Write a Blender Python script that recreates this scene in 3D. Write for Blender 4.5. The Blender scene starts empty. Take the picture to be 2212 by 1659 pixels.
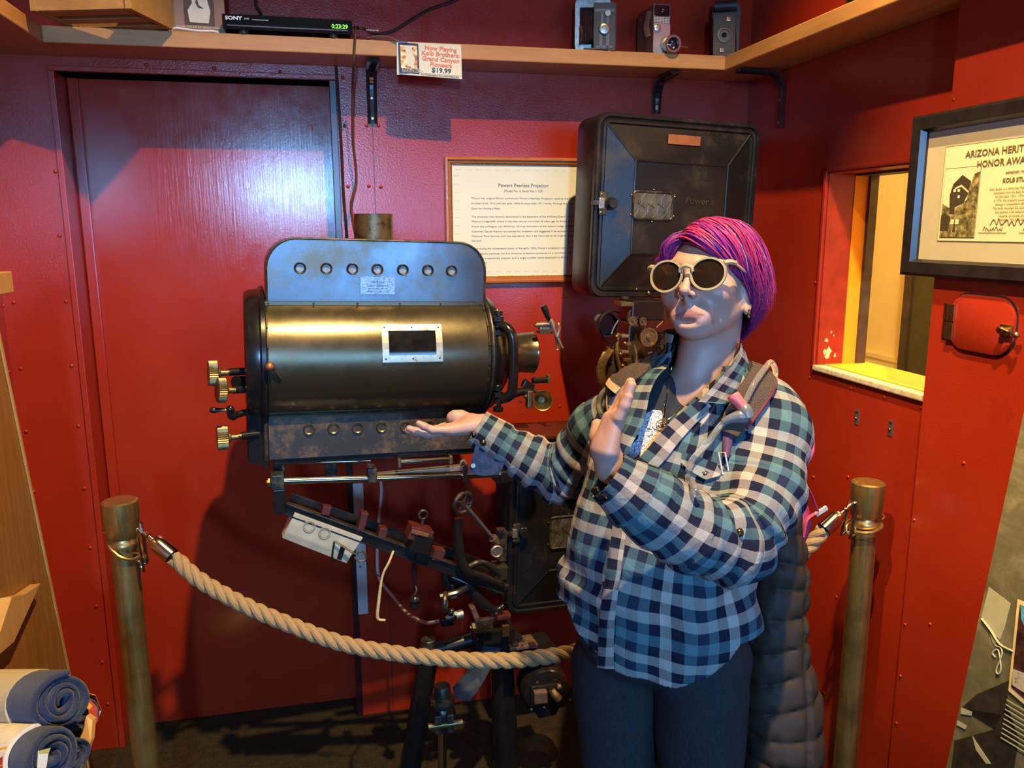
import bpy, bmesh, math, random
import numpy as np
from mathutils import Vector, Matrix, Euler
random.seed(7)
SC = bpy.context.scene
COL = SC.collection
V = Vector

# ---------------------------------------------------------------- camera
CAM_H, FPX = 1.6, 1742.0
YAW, PIT, ROLL = math.radians(12.6), math.radians(10.9), math.radians(0.25)
FWD = V((math.sin(YAW)*math.cos(PIT), math.cos(YAW)*math.cos(PIT), -math.sin(PIT)))
_r = V((math.cos(YAW), -math.sin(YAW), 0)); _u = _r.cross(FWD)
RIGHT = _r*math.cos(ROLL) - _u*math.sin(ROLL)
UP = _u*math.cos(ROLL) + _r*math.sin(ROLL)
CAMP = V((0, 0, CAM_H))
cd = bpy.data.cameras.new('camera'); cam = bpy.data.objects.new('camera', cd); COL.objects.link(cam)
cd.sensor_width = 36; cd.sensor_fit = 'HORIZONTAL'; cd.lens = 36*FPX/2212; cd.clip_start = .05
M = Matrix((RIGHT, UP, -FWD)).transposed().to_4x4(); M.translation = CAMP
cam.matrix_world = M
SC.camera = cam

def W(px, py, d):
    """world point seen at photo pixel (px,py) at forward distance d"""
    return CAMP + (FWD + RIGHT*((px-1106)/FPX) - UP*((py-829.5)/FPX))*d
def ONP(px, py, ax, val):
    r = FWD*FPX + RIGHT*(px-1106) - UP*(py-829.5)
    return CAMP + r*((val-CAMP[ax])/r[ax])

# ---------------------------------------------------------------- light, world, exposure
SC.view_settings.view_transform = 'Standard'
SC.view_settings.look = 'None'
SC.view_settings.gamma = 1.0
SC.view_settings.use_curve_mapping = False
SC.view_settings.exposure = 0.0
wd = bpy.data.worlds.new('world'); SC.world = wd; wd.use_nodes = True
wd.node_tree.nodes['Background'].inputs[0].default_value = (1.0, .62, .34, 1)
wd.node_tree.nodes['Background'].inputs[1].default_value = 0.008
def light(name, kind, loc, energy, color, target=None, **kw):
    l = bpy.data.lights.new(name, kind); l.energy = energy; l.color = color
    for k, v in kw.items(): setattr(l, k, v)
    o = bpy.data.objects.new(name, l); COL.objects.link(o); o.location = loc
    if target is not None:
        o.rotation_euler = (V(target)-V(loc)).to_track_quat('-Z', 'Y').to_euler()
    return o
WARM = (1.0, .72, .34)
DAY = (.17, .47, 1.0)
light('ceiling_spot', 'SPOT', (.45, .45, 3.6), 620, WARM, (.12, 2.5, 1.30), spot_size=math.radians(92), spot_blend=.5, shadow_soft_size=.03)
light('ceiling_spot_side', 'SPOT', (-.74, .1, 4.0), 700, WARM, (1.3, 1.16, 1.75), spot_size=math.radians(27), spot_blend=.7, shadow_soft_size=.035)
light('ceiling_spot_corner', 'SPOT', (.80, .95, 4.4), 250, WARM, (1.30, 1.55, .25), spot_size=math.radians(30), spot_blend=.6, shadow_soft_size=.04)
light('daylight_window', 'AREA', (-.27, -2.6, 1.95), 112, (.20, .50, 1.0), (-.1, 2.5, 1.75), shape='RECTANGLE', size=.20, size_y=.36)
light('daylight_window_wide', 'AREA', (1.20, -2.6, 1.50), 62, DAY, (.5, 2.0, 1.5), shape='RECTANGLE', size=1.4, size_y=1.0)
light('next_room_lamp', 'POINT', (1.95, 2.0, 2.1), 75, (1.0, .72, .30), shadow_soft_size=.12)

# ---------------------------------------------------------------- scene bookkeeping
def tag(o, label=None, cat=None, group=None, kind=None):
    if label: o['label'] = label
    if cat: o['category'] = cat
    if group: o['group'] = group
    if kind: o['kind'] = kind
    return o
def empty(name, loc, label=None, cat=None, group=None):
    o = bpy.data.objects.new(name, None); COL.objects.link(o); o.location = loc
    o.empty_display_size = .05
    return tag(o, label, cat, group)
def link(name, me, mat, parent=None):
    o = bpy.data.objects.new(name, me); COL.objects.link(o)
    if mat is not None and not me.materials: me.materials.append(mat)
    if parent is not None: adopt(o, parent)
    return o
def adopt(o, parent):
    # children are modelled in world coordinates: cancel the parent's own placement
    o.parent = parent
    chain = V((0, 0, 0)); p = parent
    while p is not None:
        chain += p.location; p = p.parent
    o.location = o.location - chain
def struct(o): o['kind'] = 'structure'; return o

# ---------------------------------------------------------------- mesh builder
class MB:
    def __init__(s): s.v = []; s.f = []; s.mi = []; s.sm = []; s.mats = []; s.uv = {}
    def m(s, mat):
        if mat not in s.mats: s.mats.append(mat)
        return s.mats.index(mat)
    def add(s, vs, fs, mat=None, smooth=False, uvs=None):
        b = len(s.v); s.v += [tuple(p) for p in vs]
        k = s.m(mat) if mat is not None else 0
        for i, f in enumerate(fs):
            if uvs is not None: s.uv[len(s.f)] = [uvs[j] if not isinstance(uvs, list) or not isinstance(uvs[0], list) else None for j in f]
            s.f.append(tuple(b+j for j in f)); s.mi.append(k); s.sm.append(smooth)
        return s
    def box(s, c, size, mat=None, rot=None, bev=0.0):
        bm = bmesh.new(); bmesh.ops.create_cube(bm, size=1)
        bmesh.ops.scale(bm, vec=size, verts=bm.verts)
        if bev > 0: bmesh.ops.bevel(bm, geom=bm.edges[:], offset=bev, segments=2, affect='EDGES', profile=.6)
        R = rot if rot is not None else Matrix.Identity(3)
        vs = [R @ v.co + V(c) for v in bm.verts]; fs = [[v.index for v in f.verts] for f in bm.faces]
        bm.free(); return s.add(vs, fs, mat)
    def boxmm(s, a, b, mat=None, bev=0):
        a, b = V(a), V(b); return s.box((a+b)/2, [abs(b[i]-a[i]) for i in range(3)], mat, None, bev)
    def prism(s, pts, off, mat=None, smooth=False):
        """closed polygon (3D pts) extruded by vector off"""
        n = len(pts); off = V(off); P = [V(p) for p in pts]
        vs = P + [p+off for p in P]
        fs = [list(range(n))[::-1], [n+i for i in range(n)]]
        for i in range(n): j = (i+1) % n; fs.append([i, j, n+j, n+i])
        return s.add(vs, fs, mat, smooth)
    def rings(s, rings, mat=None, smooth=True, closed=True, cap=True, uvs=None):
        n = len(rings[0]); vs = [p for r in rings for p in r]; fs = []
        m = n if closed else n-1
        for i in range(len(rings)-1):
            for j in range(m):
                k = (j+1) % n
                fs.append([i*n+j, i*n+k, (i+1)*n+k, (i+1)*n+j])
        if cap and closed:
            fs.append(list(range(n))[::-1]); fs.append([(len(rings)-1)*n+j for j in range(n)])
        return s.add(vs, fs, mat, smooth)
    def cyl(s, a, b, r, mat=None, r2=None, n=24, smooth=True, cap=True):
        a, b = V(a), V(b); r2 = r if r2 is None else r2
        return s.lathe(a, b-a, [(0, r), ((b-a).length, r2)], mat, n, smooth, cap)
    def lathe(s, o, axis, prof, mat=None, n=32, smooth=True, cap=True):
        """prof = [(distance along axis, radius)...]"""
        o = V(o); ax = V(axis).normalized(); x = ax.orthogonal().normalized(); y = ax.cross(x)
        rs = [[o+ax*h+(x*math.cos(t)+y*math.sin(t))*max(r, 1e-5) for t in [2*math.pi*k/n for k in range(n)]] for h, r in prof]
        return s.rings(rs, mat, smooth, True, cap)
    def sphere(s, c, r, mat=None, n=20):
        c = V(c); r = (r, r, r) if not hasattr(r, '__len__') else r
        h = n//2
        rs = [[c+V((r[0]*math.sin(math.pi*i/h)*math.cos(2*math.pi*j/n), r[1]*math.sin(math.pi*i/h)*math.sin(2*math.pi*j/n), -r[2]*math.cos(math.pi*i/h))) for j in range(n)] for i in range(1, h)]
        rs = [[c-V((0, 0, r[2]))]*n]+rs+[[c+V((0, 0, r[2]))]*n]
        return s.rings(rs, mat, True, True, False)
    def tube(s, pts, r, mat=None, n=10, sub=6, closed=False, flat=None, up=None):
        P = smooth_path(pts, sub, closed); rr = r if hasattr(r, '__len__') else None
        fr = frames(P, closed, up); R = []
        for i, (p, (t, x, y)) in enumerate(zip(P, fr)):
            if rr is None: ra = r
            else:
                u = i/(len(P)-1)*(len(rr)-1); k = min(int(u), len(rr)-2); ra = rr[k]+(rr[k+1]-rr[k])*(u-k)
            fl = 1 if flat is None else flat
            R.append([p+x*math.cos(a)*ra+y*math.sin(a)*ra*fl for a in [2*math.pi*j/n for j in range(n)]])
        if closed: R.append(R[0]); return s.rings(R, mat, True, True, False)
        return s.rings(R, mat, True, True, True)
    def torus(s, c, axis, R, r, mat=None, n=32, m=10):
        ax = V(axis).normalized(); x = ax.orthogonal().normalized(); y = ax.cross(x); c = V(c)
        return s.tube([c+(x*math.cos(t)+y*math.sin(t))*R for t in [2*math.pi*k/n for k in range(n)]], r, mat, m, 1, True)
    def build(s, name, mat=None, parent=None, bevel=0, sharp=35):
        me = bpy.data.meshes.new(name); me.from_pydata(s.v, [], s.f)
        ms = s.mats if s.mats else [mat]
        for m in ms: me.materials.append(m)
        if s.mats: me.polygons.foreach_set('material_index', s.mi)
        me.polygons.foreach_set('use_smooth', s.sm)
        me.validate(); me.update()
        if any(s.sm):
            bm = bmesh.new(); bm.from_mesh(me); a = math.radians(sharp)
            for e in bm.edges:
                if len(e.link_faces) == 2 and e.calc_face_angle(0) > a: e.smooth = False
            bm.to_mesh(me); bm.free()
        o = link(name, me, None, parent)
        if bevel > 0:
            b = o.modifiers.new('bevel', 'BEVEL'); b.width = bevel; b.segments = 2; b.limit_method = 'ANGLE'; b.angle_limit = math.radians(50)
            b.harden_normals = False
        return o

def smooth_path(pts, sub=6, closed=False):
    P = [V(p) for p in pts]
    if sub <= 1 or len(P) < 3: return P
    out = []; n = len(P); rng = n if closed else n-1
    for i in range(rng):
        p0 = P[(i-1) % n] if (closed or i > 0) else P[0]*2-P[1]
        p1 = P[i]; p2 = P[(i+1) % n]
        p3 = P[(i+2) % n] if (closed or i+2 < n) else P[-1]*2-P[-2]
        for k in range(sub):
            t = k/sub
            out.append(.5*((2*p1)+(p2-p0)*t+(2*p0-5*p1+4*p2-p3)*t*t+(3*p1-p0-3*p2+p3)*t**3))
    if not closed: out.append(P[-1])
    return out
def frames(P, closed=False, up=None):
    n = len(P); T = []
    for i in range(n):
        a = P[(i-1) % n] if (closed or i > 0) else P[i]; b = P[(i+1) % n] if (closed or i < n-1) else P[i]
        d = b-a; T.append(d.normalized() if d.length > 1e-9 else V((0, 0, 1)))
    x = (V(up) - T[0]*T[0].dot(V(up))).normalized() if up is not None else T[0].orthogonal().normalized()
    out = []
    for t in T:
        if up is not None and abs(t.dot(V(up))) < .98: x = V(up) - t*t.dot(V(up))
        else: x = x - t*t.dot(x)
        x = x.normalized() if x.length > 1e-6 else t.orthogonal().normalized()
        out.append((t, x, t.cross(x)))
    return out
def rrect(w, h, r, n=6):
    """rounded rectangle outline, 2D, centred"""
    o = []
    for cx, cy, a0 in ((w/2-r, h/2-r, 0), (-w/2+r, h/2-r, 90), (-w/2+r, -h/2+r, 180), (w/2-r, -h/2+r, 270)):
        for k in range(n+1):
            a = math.radians(a0+90*k/n); o.append((cx+r*math.cos(a), cy+r*math.sin(a)))
    return o
class Frame:
    """a local frame: o + x*right + y*out + z*up"""
    def __init__(s, o, x, z): s.o = V(o); s.x = V(x).normalized(); s.z = (V(z)-s.x*s.x.dot(V(z))).normalized(); s.y = s.z.cross(s.x)
    def __call__(s, x, y, z): return s.o+s.x*x+s.y*y+s.z*z
    def R(s): return Matrix((s.x, s.y, s.z)).transposed()
    def xy(s, P, y): return [s(a, y, b) for a, b in P]

# ---------------------------------------------------------------- materials
def newmat(name):
    m = bpy.data.materials.new(name); m.use_nodes = True
    nt = m.node_tree; return m, nt, nt.nodes['Principled BSDF']
def L(nt, a, b): nt.links.new(a, b)
def ramp(nt, fac, stops, interp='LINEAR'):
    r = nt.nodes.new('ShaderNodeValToRGB'); r.color_ramp.interpolation = interp
    e = r.color_ramp.elements
    while len(e) < len(stops): e.new(.5)
    for k, (p, c) in enumerate(stops): e[k].position = p; e[k].color = (*c[:3], 1) if len(c) >= 3 else (c[0],)*3+(1,)
    L(nt, fac, r.inputs[0]); return r.outputs[0]
def coords(nt, scale=(1, 1, 1), kind='Object', rot=(0, 0, 0)):
    tc = nt.nodes.new('ShaderNodeTexCoord'); mp = nt.nodes.new('ShaderNodeMapping')
    mp.inputs['Scale'].default_value = scale; mp.inputs['Rotation'].default_value = rot
    L(nt, tc.outputs[kind], mp.inputs[0]); return mp.outputs[0]
def noise(nt, co, scale, detail=4, rough=.55, dist=0):
    n = nt.nodes.new('ShaderNodeTexNoise'); n.inputs['Scale'].default_value = scale
    n.inputs['Detail'].default_value = detail; n.inputs['Roughness'].default_value = rough; n.inputs['Distortion'].default_value = dist
    L(nt, co, n.inputs['Vector']); return n.outputs['Fac']
def mixc(nt, f, a, b):
    m = nt.nodes.new('ShaderNodeMix'); m.data_type = 'RGBA'
    for k, s in (('Factor', f), ('A', a), ('B', b)):
        i = [x for x in m.inputs if x.name == k and x.enabled][0] if k == 'Factor' else [x for x in m.inputs if x.name == k and x.type == 'RGBA'][0]
        if hasattr(s, 'links'): L(nt, s, i)
        else: i.default_value = s if k == 'Factor' else (*s[:3], 1)
    return [o for o in m.outputs if o.type == 'RGBA'][0]
def bump(nt, b, h, strength=.2, dist=.002, normal=None):
    n = nt.nodes.new('ShaderNodeBump'); n.inputs['Strength'].default_value = strength; n.inputs['Distance'].default_value = dist
    L(nt, h, n.inputs['Height'])
    if normal is not None: L(nt, normal, n.inputs['Normal'])
    if b is not None: L(nt, n.outputs[0], b.inputs['Normal'])
    return n.outputs[0]
def plain(name, col, rough=.5, metal=0, spec=.5, var=.12, vs=30, bmp=0, bs=200, emit=None, coat=0, trans=0):
    m, nt, b = newmat(name); co = coords(nt)
    n = noise(nt, co, vs)
    lo = [max(0, c*(1-var)) for c in col]; hi = [min(1, c*(1+var)) for c in col]
    L(nt, ramp(nt, n, [(.3, lo), (.7, hi)]), b.inputs['Base Color'])
    b.inputs['Roughness'].default_value = rough; b.inputs['Metallic'].default_value = metal
    b.inputs['Specular IOR Level'].default_value = spec; b.inputs['Coat Weight'].default_value = coat
    b.inputs['Transmission Weight'].default_value = trans
    if bmp: bump(nt, b, noise(nt, co, bs, 3), bmp, .001)
    if emit: b.inputs['Emission Color'].default_value = (*emit[:3], 1); b.inputs['Emission Strength'].default_value = emit[3]
    return m
def aged(name, base, worn, rough=(.25, .5), metal=.3, amount=.62, scale=14, fine=160, spec=.5, bmp=.15):
    """painted metal with worn blotches and speckle"""
    m, nt, b = newmat(name); co = coords(nt)
    n1 = noise(nt, co, scale, 8, .65); n2 = noise(nt, co, fine, 4, .6)
    mth = nt.nodes.new('ShaderNodeMath'); mth.operation = 'MULTIPLY_ADD'; mth.inputs[1].default_value = .35
    L(nt, n2, mth.inputs[0]); L(nt, n1, mth.inputs[2])
    f = ramp(nt, mth.outputs[0], [(amount, (0, 0, 0)), (min(1, amount+.16), (1, 1, 1))])
    L(nt, mixc(nt, f, base, worn), b.inputs['Base Color'])
    rr = ramp(nt, n1, [(.3, (rough[0],)*3), (.75, (rough[1],)*3)]); L(nt, rr, b.inputs['Roughness'])
    b.inputs['Metallic'].default_value = metal; b.inputs['Specular IOR Level'].default_value = spec
    bump(nt, b, mth.outputs[0], bmp, .0012)
    return m
def wood(name, c1, c2, rough=.4, axis='X', scale=6, spec=.4):
    m, nt, b = newmat(name)
    sc = {'X': (1, 9, 9), 'Y': (9, 1, 9), 'Z': (9, 9, 1)}[axis]
    co = coords(nt, sc); n = noise(nt, co, scale, 6, .6, 1.2); n2 = noise(nt, co, scale*7, 3)
    L(nt, mixc(nt, n2, ramp(nt, n, [(.32, c1), (.68, c2)]), c1), b.inputs['Base Color'])
    L(nt, ramp(nt, n, [(.3, (rough-.1,)*3), (.7, (rough+.1,)*3)]), b.inputs['Roughness'])
    b.inputs['Specular IOR Level'].default_value = spec
    bump(nt, b, n2, .08, .001); return m
def text(name, body, o, fr, size, mat, parent, align='LEFT', space=1.0, ext=.0002, sx=1.0, line=1.0, shear=0, bold=0):
    """lettering lying in the x-z plane of frame fr, facing -y (out towards the room)"""
    cu = bpy.data.curves.new(name, 'FONT'); cu.body = body; cu.size = size; cu.align_x = align; cu.extrude = ext
    cu.space_character = space; cu.space_line = line; cu.shear = shear; cu.offset = bold; cu.resolution_u = 2
    t = bpy.data.objects.new(name, cu); COL.objects.link(t); cu.materials.append(mat)
    R = Matrix((fr.x*sx, fr.z, -fr.y)).transposed().to_4x4(); R.translation = V(o)
    t.matrix_world = R
    if parent is not None:
        par = V((0, 0, 0)); p = parent
        while p is not None: par += p.location; p = p.parent
        R.translation = V(o)-par; t.parent = parent; t.matrix_parent_inverse = Matrix.Identity(4); t.matrix_basis = R
    return t
# ================================================================ the room
D = 2.50; DD = 2.61; XR = 1.345; XP = 1.295; XL = -.89; ZC = 5.8
RED = (.30, .018, .007)
def wall_mat(name, stroke=False):
    m, nt, b = newmat(name); co = coords(nt)
    n = noise(nt, co, 3.0, 5); n2 = noise(nt, co, 22, 4)
    c = ramp(nt, n, [(.3, (.28, .019, .006)), (.7, (.34, .026, .008))])
    L(nt, mixc(nt, ramp(nt, n2, [(.70, (0, 0, 0)), (.80, (.35, .35, .35))]), c, (.20, .009, .004)), b.inputs['Base Color'])
    if stroke:
        cs = coords(nt, (60, 60, 3)); s = noise(nt, cs, 3.0, 5, .7, .6)
        s2 = noise(nt, co, 150, 3); n3 = noise(nt, coords(nt, (2.2, 2.2, .8)), 1.6, 2)
        nn = bump(nt, None, n3, .004, .02)
        nn = bump(nt, None, s, .16, .0012, nn); bump(nt, b, s2, .08, .001, nn)
    else:
        s2 = noise(nt, co, 190, 3, .5); n3 = noise(nt, co, 2.0, 2)
        nn = bump(nt, None, n3, .04, .02); bump(nt, b, s2, .34, .0012, nn)
    L(nt, ramp(nt, n2, [(.3, ((.14 if stroke else .2),)*3), (.7, ((.19 if stroke else .27),)*3)]), b.inputs['Roughness'])
    b.inputs['Specular IOR Level'].default_value = .5
    return m
MW = wall_mat('red_painted_metal_wall'); MDOOR = wall_mat('red_brushed_door_paint', True)
def rivet(mb, p, n, r=.0055):
    p = V(p); mb.lathe(p, n, [(0, r), (r*.35, r*.92), (r*.65, r*.6), (r*.75, .0001)], MW, 10)
BX0, BX1 = XL, XR
dl = ONP(133, 300, 1, D).x; dr = ONP(728, 300, 1, D).x; dz = ONP(430, 164, 1, D).z
mb = MB()
mb.boxmm((XL-.1, D, 0), (dl, D+.14, ZC), MW); mb.boxmm((dl, D, dz), (dr, D+.14, ZC), MW); mb.boxmm((dr, D, 0), (XR+.1, D+.14, ZC), MW)
# sheet seam to the right of the door, and rivets along the sheet edges
sx = ONP(809, 400, 1, D).x
mb.boxmm((sx-.0009, D-.0012, 0), (sx+.0009, D+.002, 2.05), plain('dark_seam', (.05, .006, .004), .5))
for px, py in [(745, 272), (792, 271), (818, 271), (752, 403), (797, 402), (823, 404), (1218, 640), (1209, 877), (740, 168), (120, 370), (129, 509), (143, 651), (155, 790), (170, 920), (182, 1055), (195, 1183), (208, 1309), (221, 1430), (233, 1520), (45, 796), (57, 932), (73, 1062), (30, 653), (90, 1190), (605, 155), (463, 148), (316, 140)]:
    rivet(mb, ONP(px, py, 1, D), (0, -1, 0))
wall_back = struct(mb.build('wall_back'))
mb = MB(); mb.boxmm((dl-.02, DD, 0), (dr+.02, DD+.06, dz+.03), MDOOR)
mb.boxmm((dl+.002, DD-.014, 0), (dl+.03, DD+.002, dz), MDOOR, .003)
door_1 = struct(mb.build('door_1'))
# narrow raised trim round the doorway on the left
mb = MB(); mb.boxmm((dl-.016, D-.008, 0), (dl, D+.11, dz), MW, .002); mb.boxmm((dl-.016, D-.008, dz), (dr+.004, D+.11, dz+.014), MW, .002)
trim_1 = struct(mb.build('trim_1'))
MGAP = plain('dark_gap', (.012, .006, .005), .6)
mb = MB(); mb.boxmm((dr-.016, D-.005, 0), (dr+.004, DD+.003, dz), plain('shaded_door_edge', (.035, .008, .008), .25), .002)  # door edge strip, its dark colour stands for cables and shade
trim_2 = struct(mb.build('trim_2'))
# left wall
mb = MB(); mb.boxmm((XL-.12, 1.0, 0), (XL, D+.1, ZC), MW); mb.boxmm((XL-.12, -3.2, 0), (XL, 1.0, ZC), plain('bounce_cut_side', (.04, .014, .009), .7))  # unseen near stretch is coloured dark to hold down bounce light
for px, py in [(15, 510), (8, 660), (20, 803)]: rivet(mb, ONP(px, py, 0, XL), (1, 0, 0))
struct(mb.build('wall_left'))
# right wall with an internal window opening
oy0, oy1 = ONP(2045, 500, 0, XR).y, ONP(1779, 580, 0, XR).y
oz0, oz1 = ONP(1768, 790, 0, XR).z, ONP(1790, 372, 0, XR).z
oy0 = 1.40; TH = .14
mb = MB()
mb.boxmm((XR, oy1, 0), (XR+TH, D+.12, ZC), MW); mb.boxmm((XR, -.3, 0), (XR+TH, oy0, ZC), MW)
mb.boxmm((XR, oy0, 0), (XR+TH, oy1, oz0), MW); mb.boxmm((XR, oy0, oz1), (XR+TH, oy1, ZC), MW)
for px, py in [(1838, 838), (1910, 858), (1990, 880), (1757, 1030), (1832, 1030), (1758, 720), (1750, 815), (1762, 610), (1807, 1289), (1781, 1497), (1850, 1170)]:
    rivet(mb, ONP(px, py, 0, XR), (-1, 0, 0), .0045)
struct(mb.build('wall_right'))
# panel standing proud of the right wall, nearer the camera
pe = ONP(2000, 800, 0, XP).y
mb = MB(); mb.boxmm((XP, -.3, 0), (XR+.002, pe, ZC), MW)
for px, py in [(2082, 1000), (1975, 1123), (2060, 215), (1955, 1349), (1945, 1460), (1937, 1562), (2009, 1348)]:
    rivet(mb, ONP(px, py, 0, XP), (-1, 0, 0), .004)
struct(mb.build('trim_3'))
# window reveal: red, orange strip, sash
MOR = plain('orange_paint', (.85, .33, .015), .55, var=.06); MCH = plain('chipped_cream_paint', (.62, .5, .3), .8, var=.3, vs=60)
MREV = plain('red_reveal_paint', (.27, .02, .010), .4, var=.2); MDK = plain('dark_sash_wood', (.05, .035, .03), .5, var=.4)
mb = MB()
e = .003
mb.boxmm((XR-.004, oy1-.006, oz0), (XR+.075, oy1+.004, oz1), MREV)
mb.boxmm((XR+.075, oy1-.008, oz0), (XR+.115, oy1+.004, oz1), MOR)
mb.boxmm((XR+.115, oy1-.02, oz0), (XR+TH, oy1+.004, oz1), MDK)
mb.boxmm((XR-.012, oy0, oz0-.014), (XR+.02, oy1+.012, oz0+.002), MCH, .004)
mb.boxmm((XR+.02, oy0, oz0-.01), (XR+TH+.02, oy1, oz0+.004), MOR)
mb.boxmm((XR-.004, oy0, oz1-.004), (XR+.075, oy1, oz1+.004), MREV); mb.boxmm((XR+.075, oy0, oz1-.01), (XR+TH, oy1, oz1+.004), MDK)
mb.boxmm((XR-.012, oy1, oz0-.014), (XR, oy1+.012, oz1+.012), MW, .003); mb.boxmm((XR-.012, oy0, oz1), (XR, oy1+.012, oz1+.012), MW, .003)
for zz, a, c, sd in [(.035, .026, .020, 1), (.072, .020, .007, 2), (.095, .034, .004, 3), (.028, .050, .006, 4), (.085, .042, .003, 5)]:   # chipped paint flakes
    rq = random.Random(sd); mb.prism([(XR+a+c*.75*math.cos(t_)*rq.uniform(.5, 1.2), oy1-.0075, oz0+zz+c*math.sin(t_)*rq.uniform(.5, 1.2)) for t_ in [k_*.45 for k_ in range(14)]], (0, .002, 0), MCH)
struct(mb.build('window_1'))
# the room beyond the window
MCR = plain('cream_wall_paint', (.86, .74, .42), .7, var=.04, vs=4); MCRT = plain('cream_gloss_trim', (.83, .73, .47), .4, var=.05)
mb = MB(); mb.boxmm((2.62, .3, 0), (2.72, 4.4, 2.5), MCR); mb.boxmm((XR+TH, 4.3, 0), (2.72, 4.4, 2.5), MCR); mb.boxmm((XR+TH, .2, 0), (2.72, .3, 2.5), MCR)
mb.boxmm((XR+TH, D+.12, 0), (XR+TH+.01, 4.4, 2.5), MCR)
mb.boxmm((XR+TH, .2, 2.42), (2.72, 4.4, 2.5), MCR)
struct(mb.build('wall_next_room'))
q = ONP(1880, 760, 0, 2.62)
mb = MB(); mb.boxmm((2.605, .3, q.z-.05), (2.62, 4.3, q.z-.005), MCRT); mb.boxmm((2.598, .3, q.z-.02), (2.62, 4.3, q.z+.002), MCRT)
struct(mb.build('trim_4'))
a = ONP(1972, 640, 0, 2.62)
mb = MB(); mb.boxmm((2.585, a.y-.35, 0), (2.60, a.y-.0, 2.2), plain('dark_green_door', (.05, .05, .03), .35), .004); mb.boxmm((2.575, a.y-.035, 0), (2.605, a.y+.01, 2.2), MDK, .003)
struct(mb.build('door_2'))
# unseen rear wall and ceiling, dark to cut bounced light; floor
MREAR = plain('bounce_cut_rear', (.03, .012, .008), .7)
mb = MB(); mb.boxmm((XL-.1, -3.3, 0), (2.75, -3.2, ZC), MREAR); struct(mb.build('wall_front'))
mb = MB(); mb.boxmm((XL-.1, -3.3, ZC), (2.75, 4.4, ZC+.1), plain('ceiling_board', (.04, .025, .018), .8)); struct(mb.build('ceiling'))
m, nt, b = newmat('speckled_carpet'); co = coords(nt)
n1 = noise(nt, co, 260, 3, .7); n2 = noise(nt, co, 34, 4)
L(nt, mixc(nt, ramp(nt, n2, [(.35, (0, 0, 0)), (.65, (1, 1, 1))]), ramp(nt, n1, [(.35, (.022, .014, .007)), (.65, (.075, .052, .022))]), ramp(nt, n1, [(.4, (.018, .013, .008)), (.7, (.065, .045, .02))])), b.inputs['Base Color'])
b.inputs['Roughness'].default_value = .95; b.inputs['Specular IOR Level'].default_value = .1
bump(nt, b, n1, .9, .006)
mb = MB(); mb.boxmm((XL-.1, -3.3, -.05), (2.75, 4.4, 0), m); struct(mb.build('floor'))
# unseen beam added to block the lamp's light above the shelf
mb = MB(); mb.boxmm((XL-.1, .66, 3.425), (1.6, .74, ZC), bpy.data.materials['ceiling_board']); struct(mb.build('light_block_beam'))
# ================================================================ shelf and the things on it
SD = .17; YF = D-SD; ZS1 = ONP(830, 87, 1, YF).z; ZS0 = ONP(830, 121, 1, YF).z
MSH = wood('honey_shelf_wood', (.42, .19, .055), (.56, .28, .085), .42, 'X', 5)
MBK = plain('gloss_black_enamel', (.012, .012, .013), .16, spec=.6, var=.2)
MBLK = plain('black_plastic', (.015, .015, .016), .3, var=.2)
MSTEEL = plain('worn_steel', (.42, .38, .32), .3, 1.0, var=.25, vs=60)
MWHT = plain('white_paint', (.75, .72, .66), .5, var=.05)
shelf = empty('wall_shelf', (0, D-.08, ZS0), 'long honey-coloured wooden shelf running round the red walls near the top', 'shelf')
MB().boxmm((XL+.22, YF, ZS0), (XR-SD, D, ZS1), MSH).build('shelf_board', None, shelf, .003)
MB().boxmm((XR-SD, .2, ZS0), (XR, D, ZS1), wood('honey_shelf_wood_side', (.42, .19, .055), (.56, .28, .085), .42, 'Y', 5)).build('shelf_board', None, shelf, .003)
MB().boxmm((XL, .2, ZS0), (XL+.22, D, ZS1), wood('honey_shelf_wood_left', (.42, .19, .055), (.56, .28, .085), .42, 'Y', 5)).build('shelf_board', None, shelf, .003)
def bracket(o, out, side, h):
    """stamped steel angle bracket: o = top at wall, out = direction away from wall"""
    o, out, side = V(o), V(out), V(side); mb = MB()
    F = Frame(o, side, (0, 0, 1)); sgn = 1 if F.y.dot(out) > 0 else -1
    def channel(P, wd0, wd1):
        r = []
        for k, p in enumerate(P):
            w = wd0+(wd1-wd0)*k/(len(P)-1); a = P[min(k+1, len(P)-1)]-P[max(k-1, 0)]; nrm = side.cross(a).normalized()
            if nrm.dot(out-V((0, 0, 1))) < 0: nrm = -nrm
            sec = [(-w, 0), (-w, .006), (-w*.6, .010), (-w*.35, .0075), (w*.35, .0075), (w*.6, .010), (w, .006), (w, 0)]
            r.append([p+side*x+nrm*y for x, y in sec])
        mb.rings(r, MBK, False)
    P = [o+out*.15+V((0, 0, -.004)), o+out*.06+V((0, 0, -.006)), o+out*.03+V((0, 0, -.012)), o+out*.012+V((0, 0, -.032)), o+V((0, 0, -.06))+out*.003, o+V((0, 0, -h))+out*.001]
    channel(smooth_path(P, 4), .017, .014)
    for dz in (.085, h-.015): mb.lathe(o+V((0, 0, -dz))+out*.007, out, [(0, .007), (.002, .0065), (.004, .004), (.0042, .0001)], MSTEEL, 12)
    return mb.build('bracket', None, shelf)
for px, py in ((805, 268), (1416, 246)):
    p = ONP(px, py, 1, D); bracket((p.x, D, ZS0), (0, -1, 0), (1, 0, 0), ZS0-p.z)
p = ONP(1687, 276, 0, XR); bracket((XR, p.y, ZS0), (-1, 0, 0), (0, 1, 0), ZS0-p.z)

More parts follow.
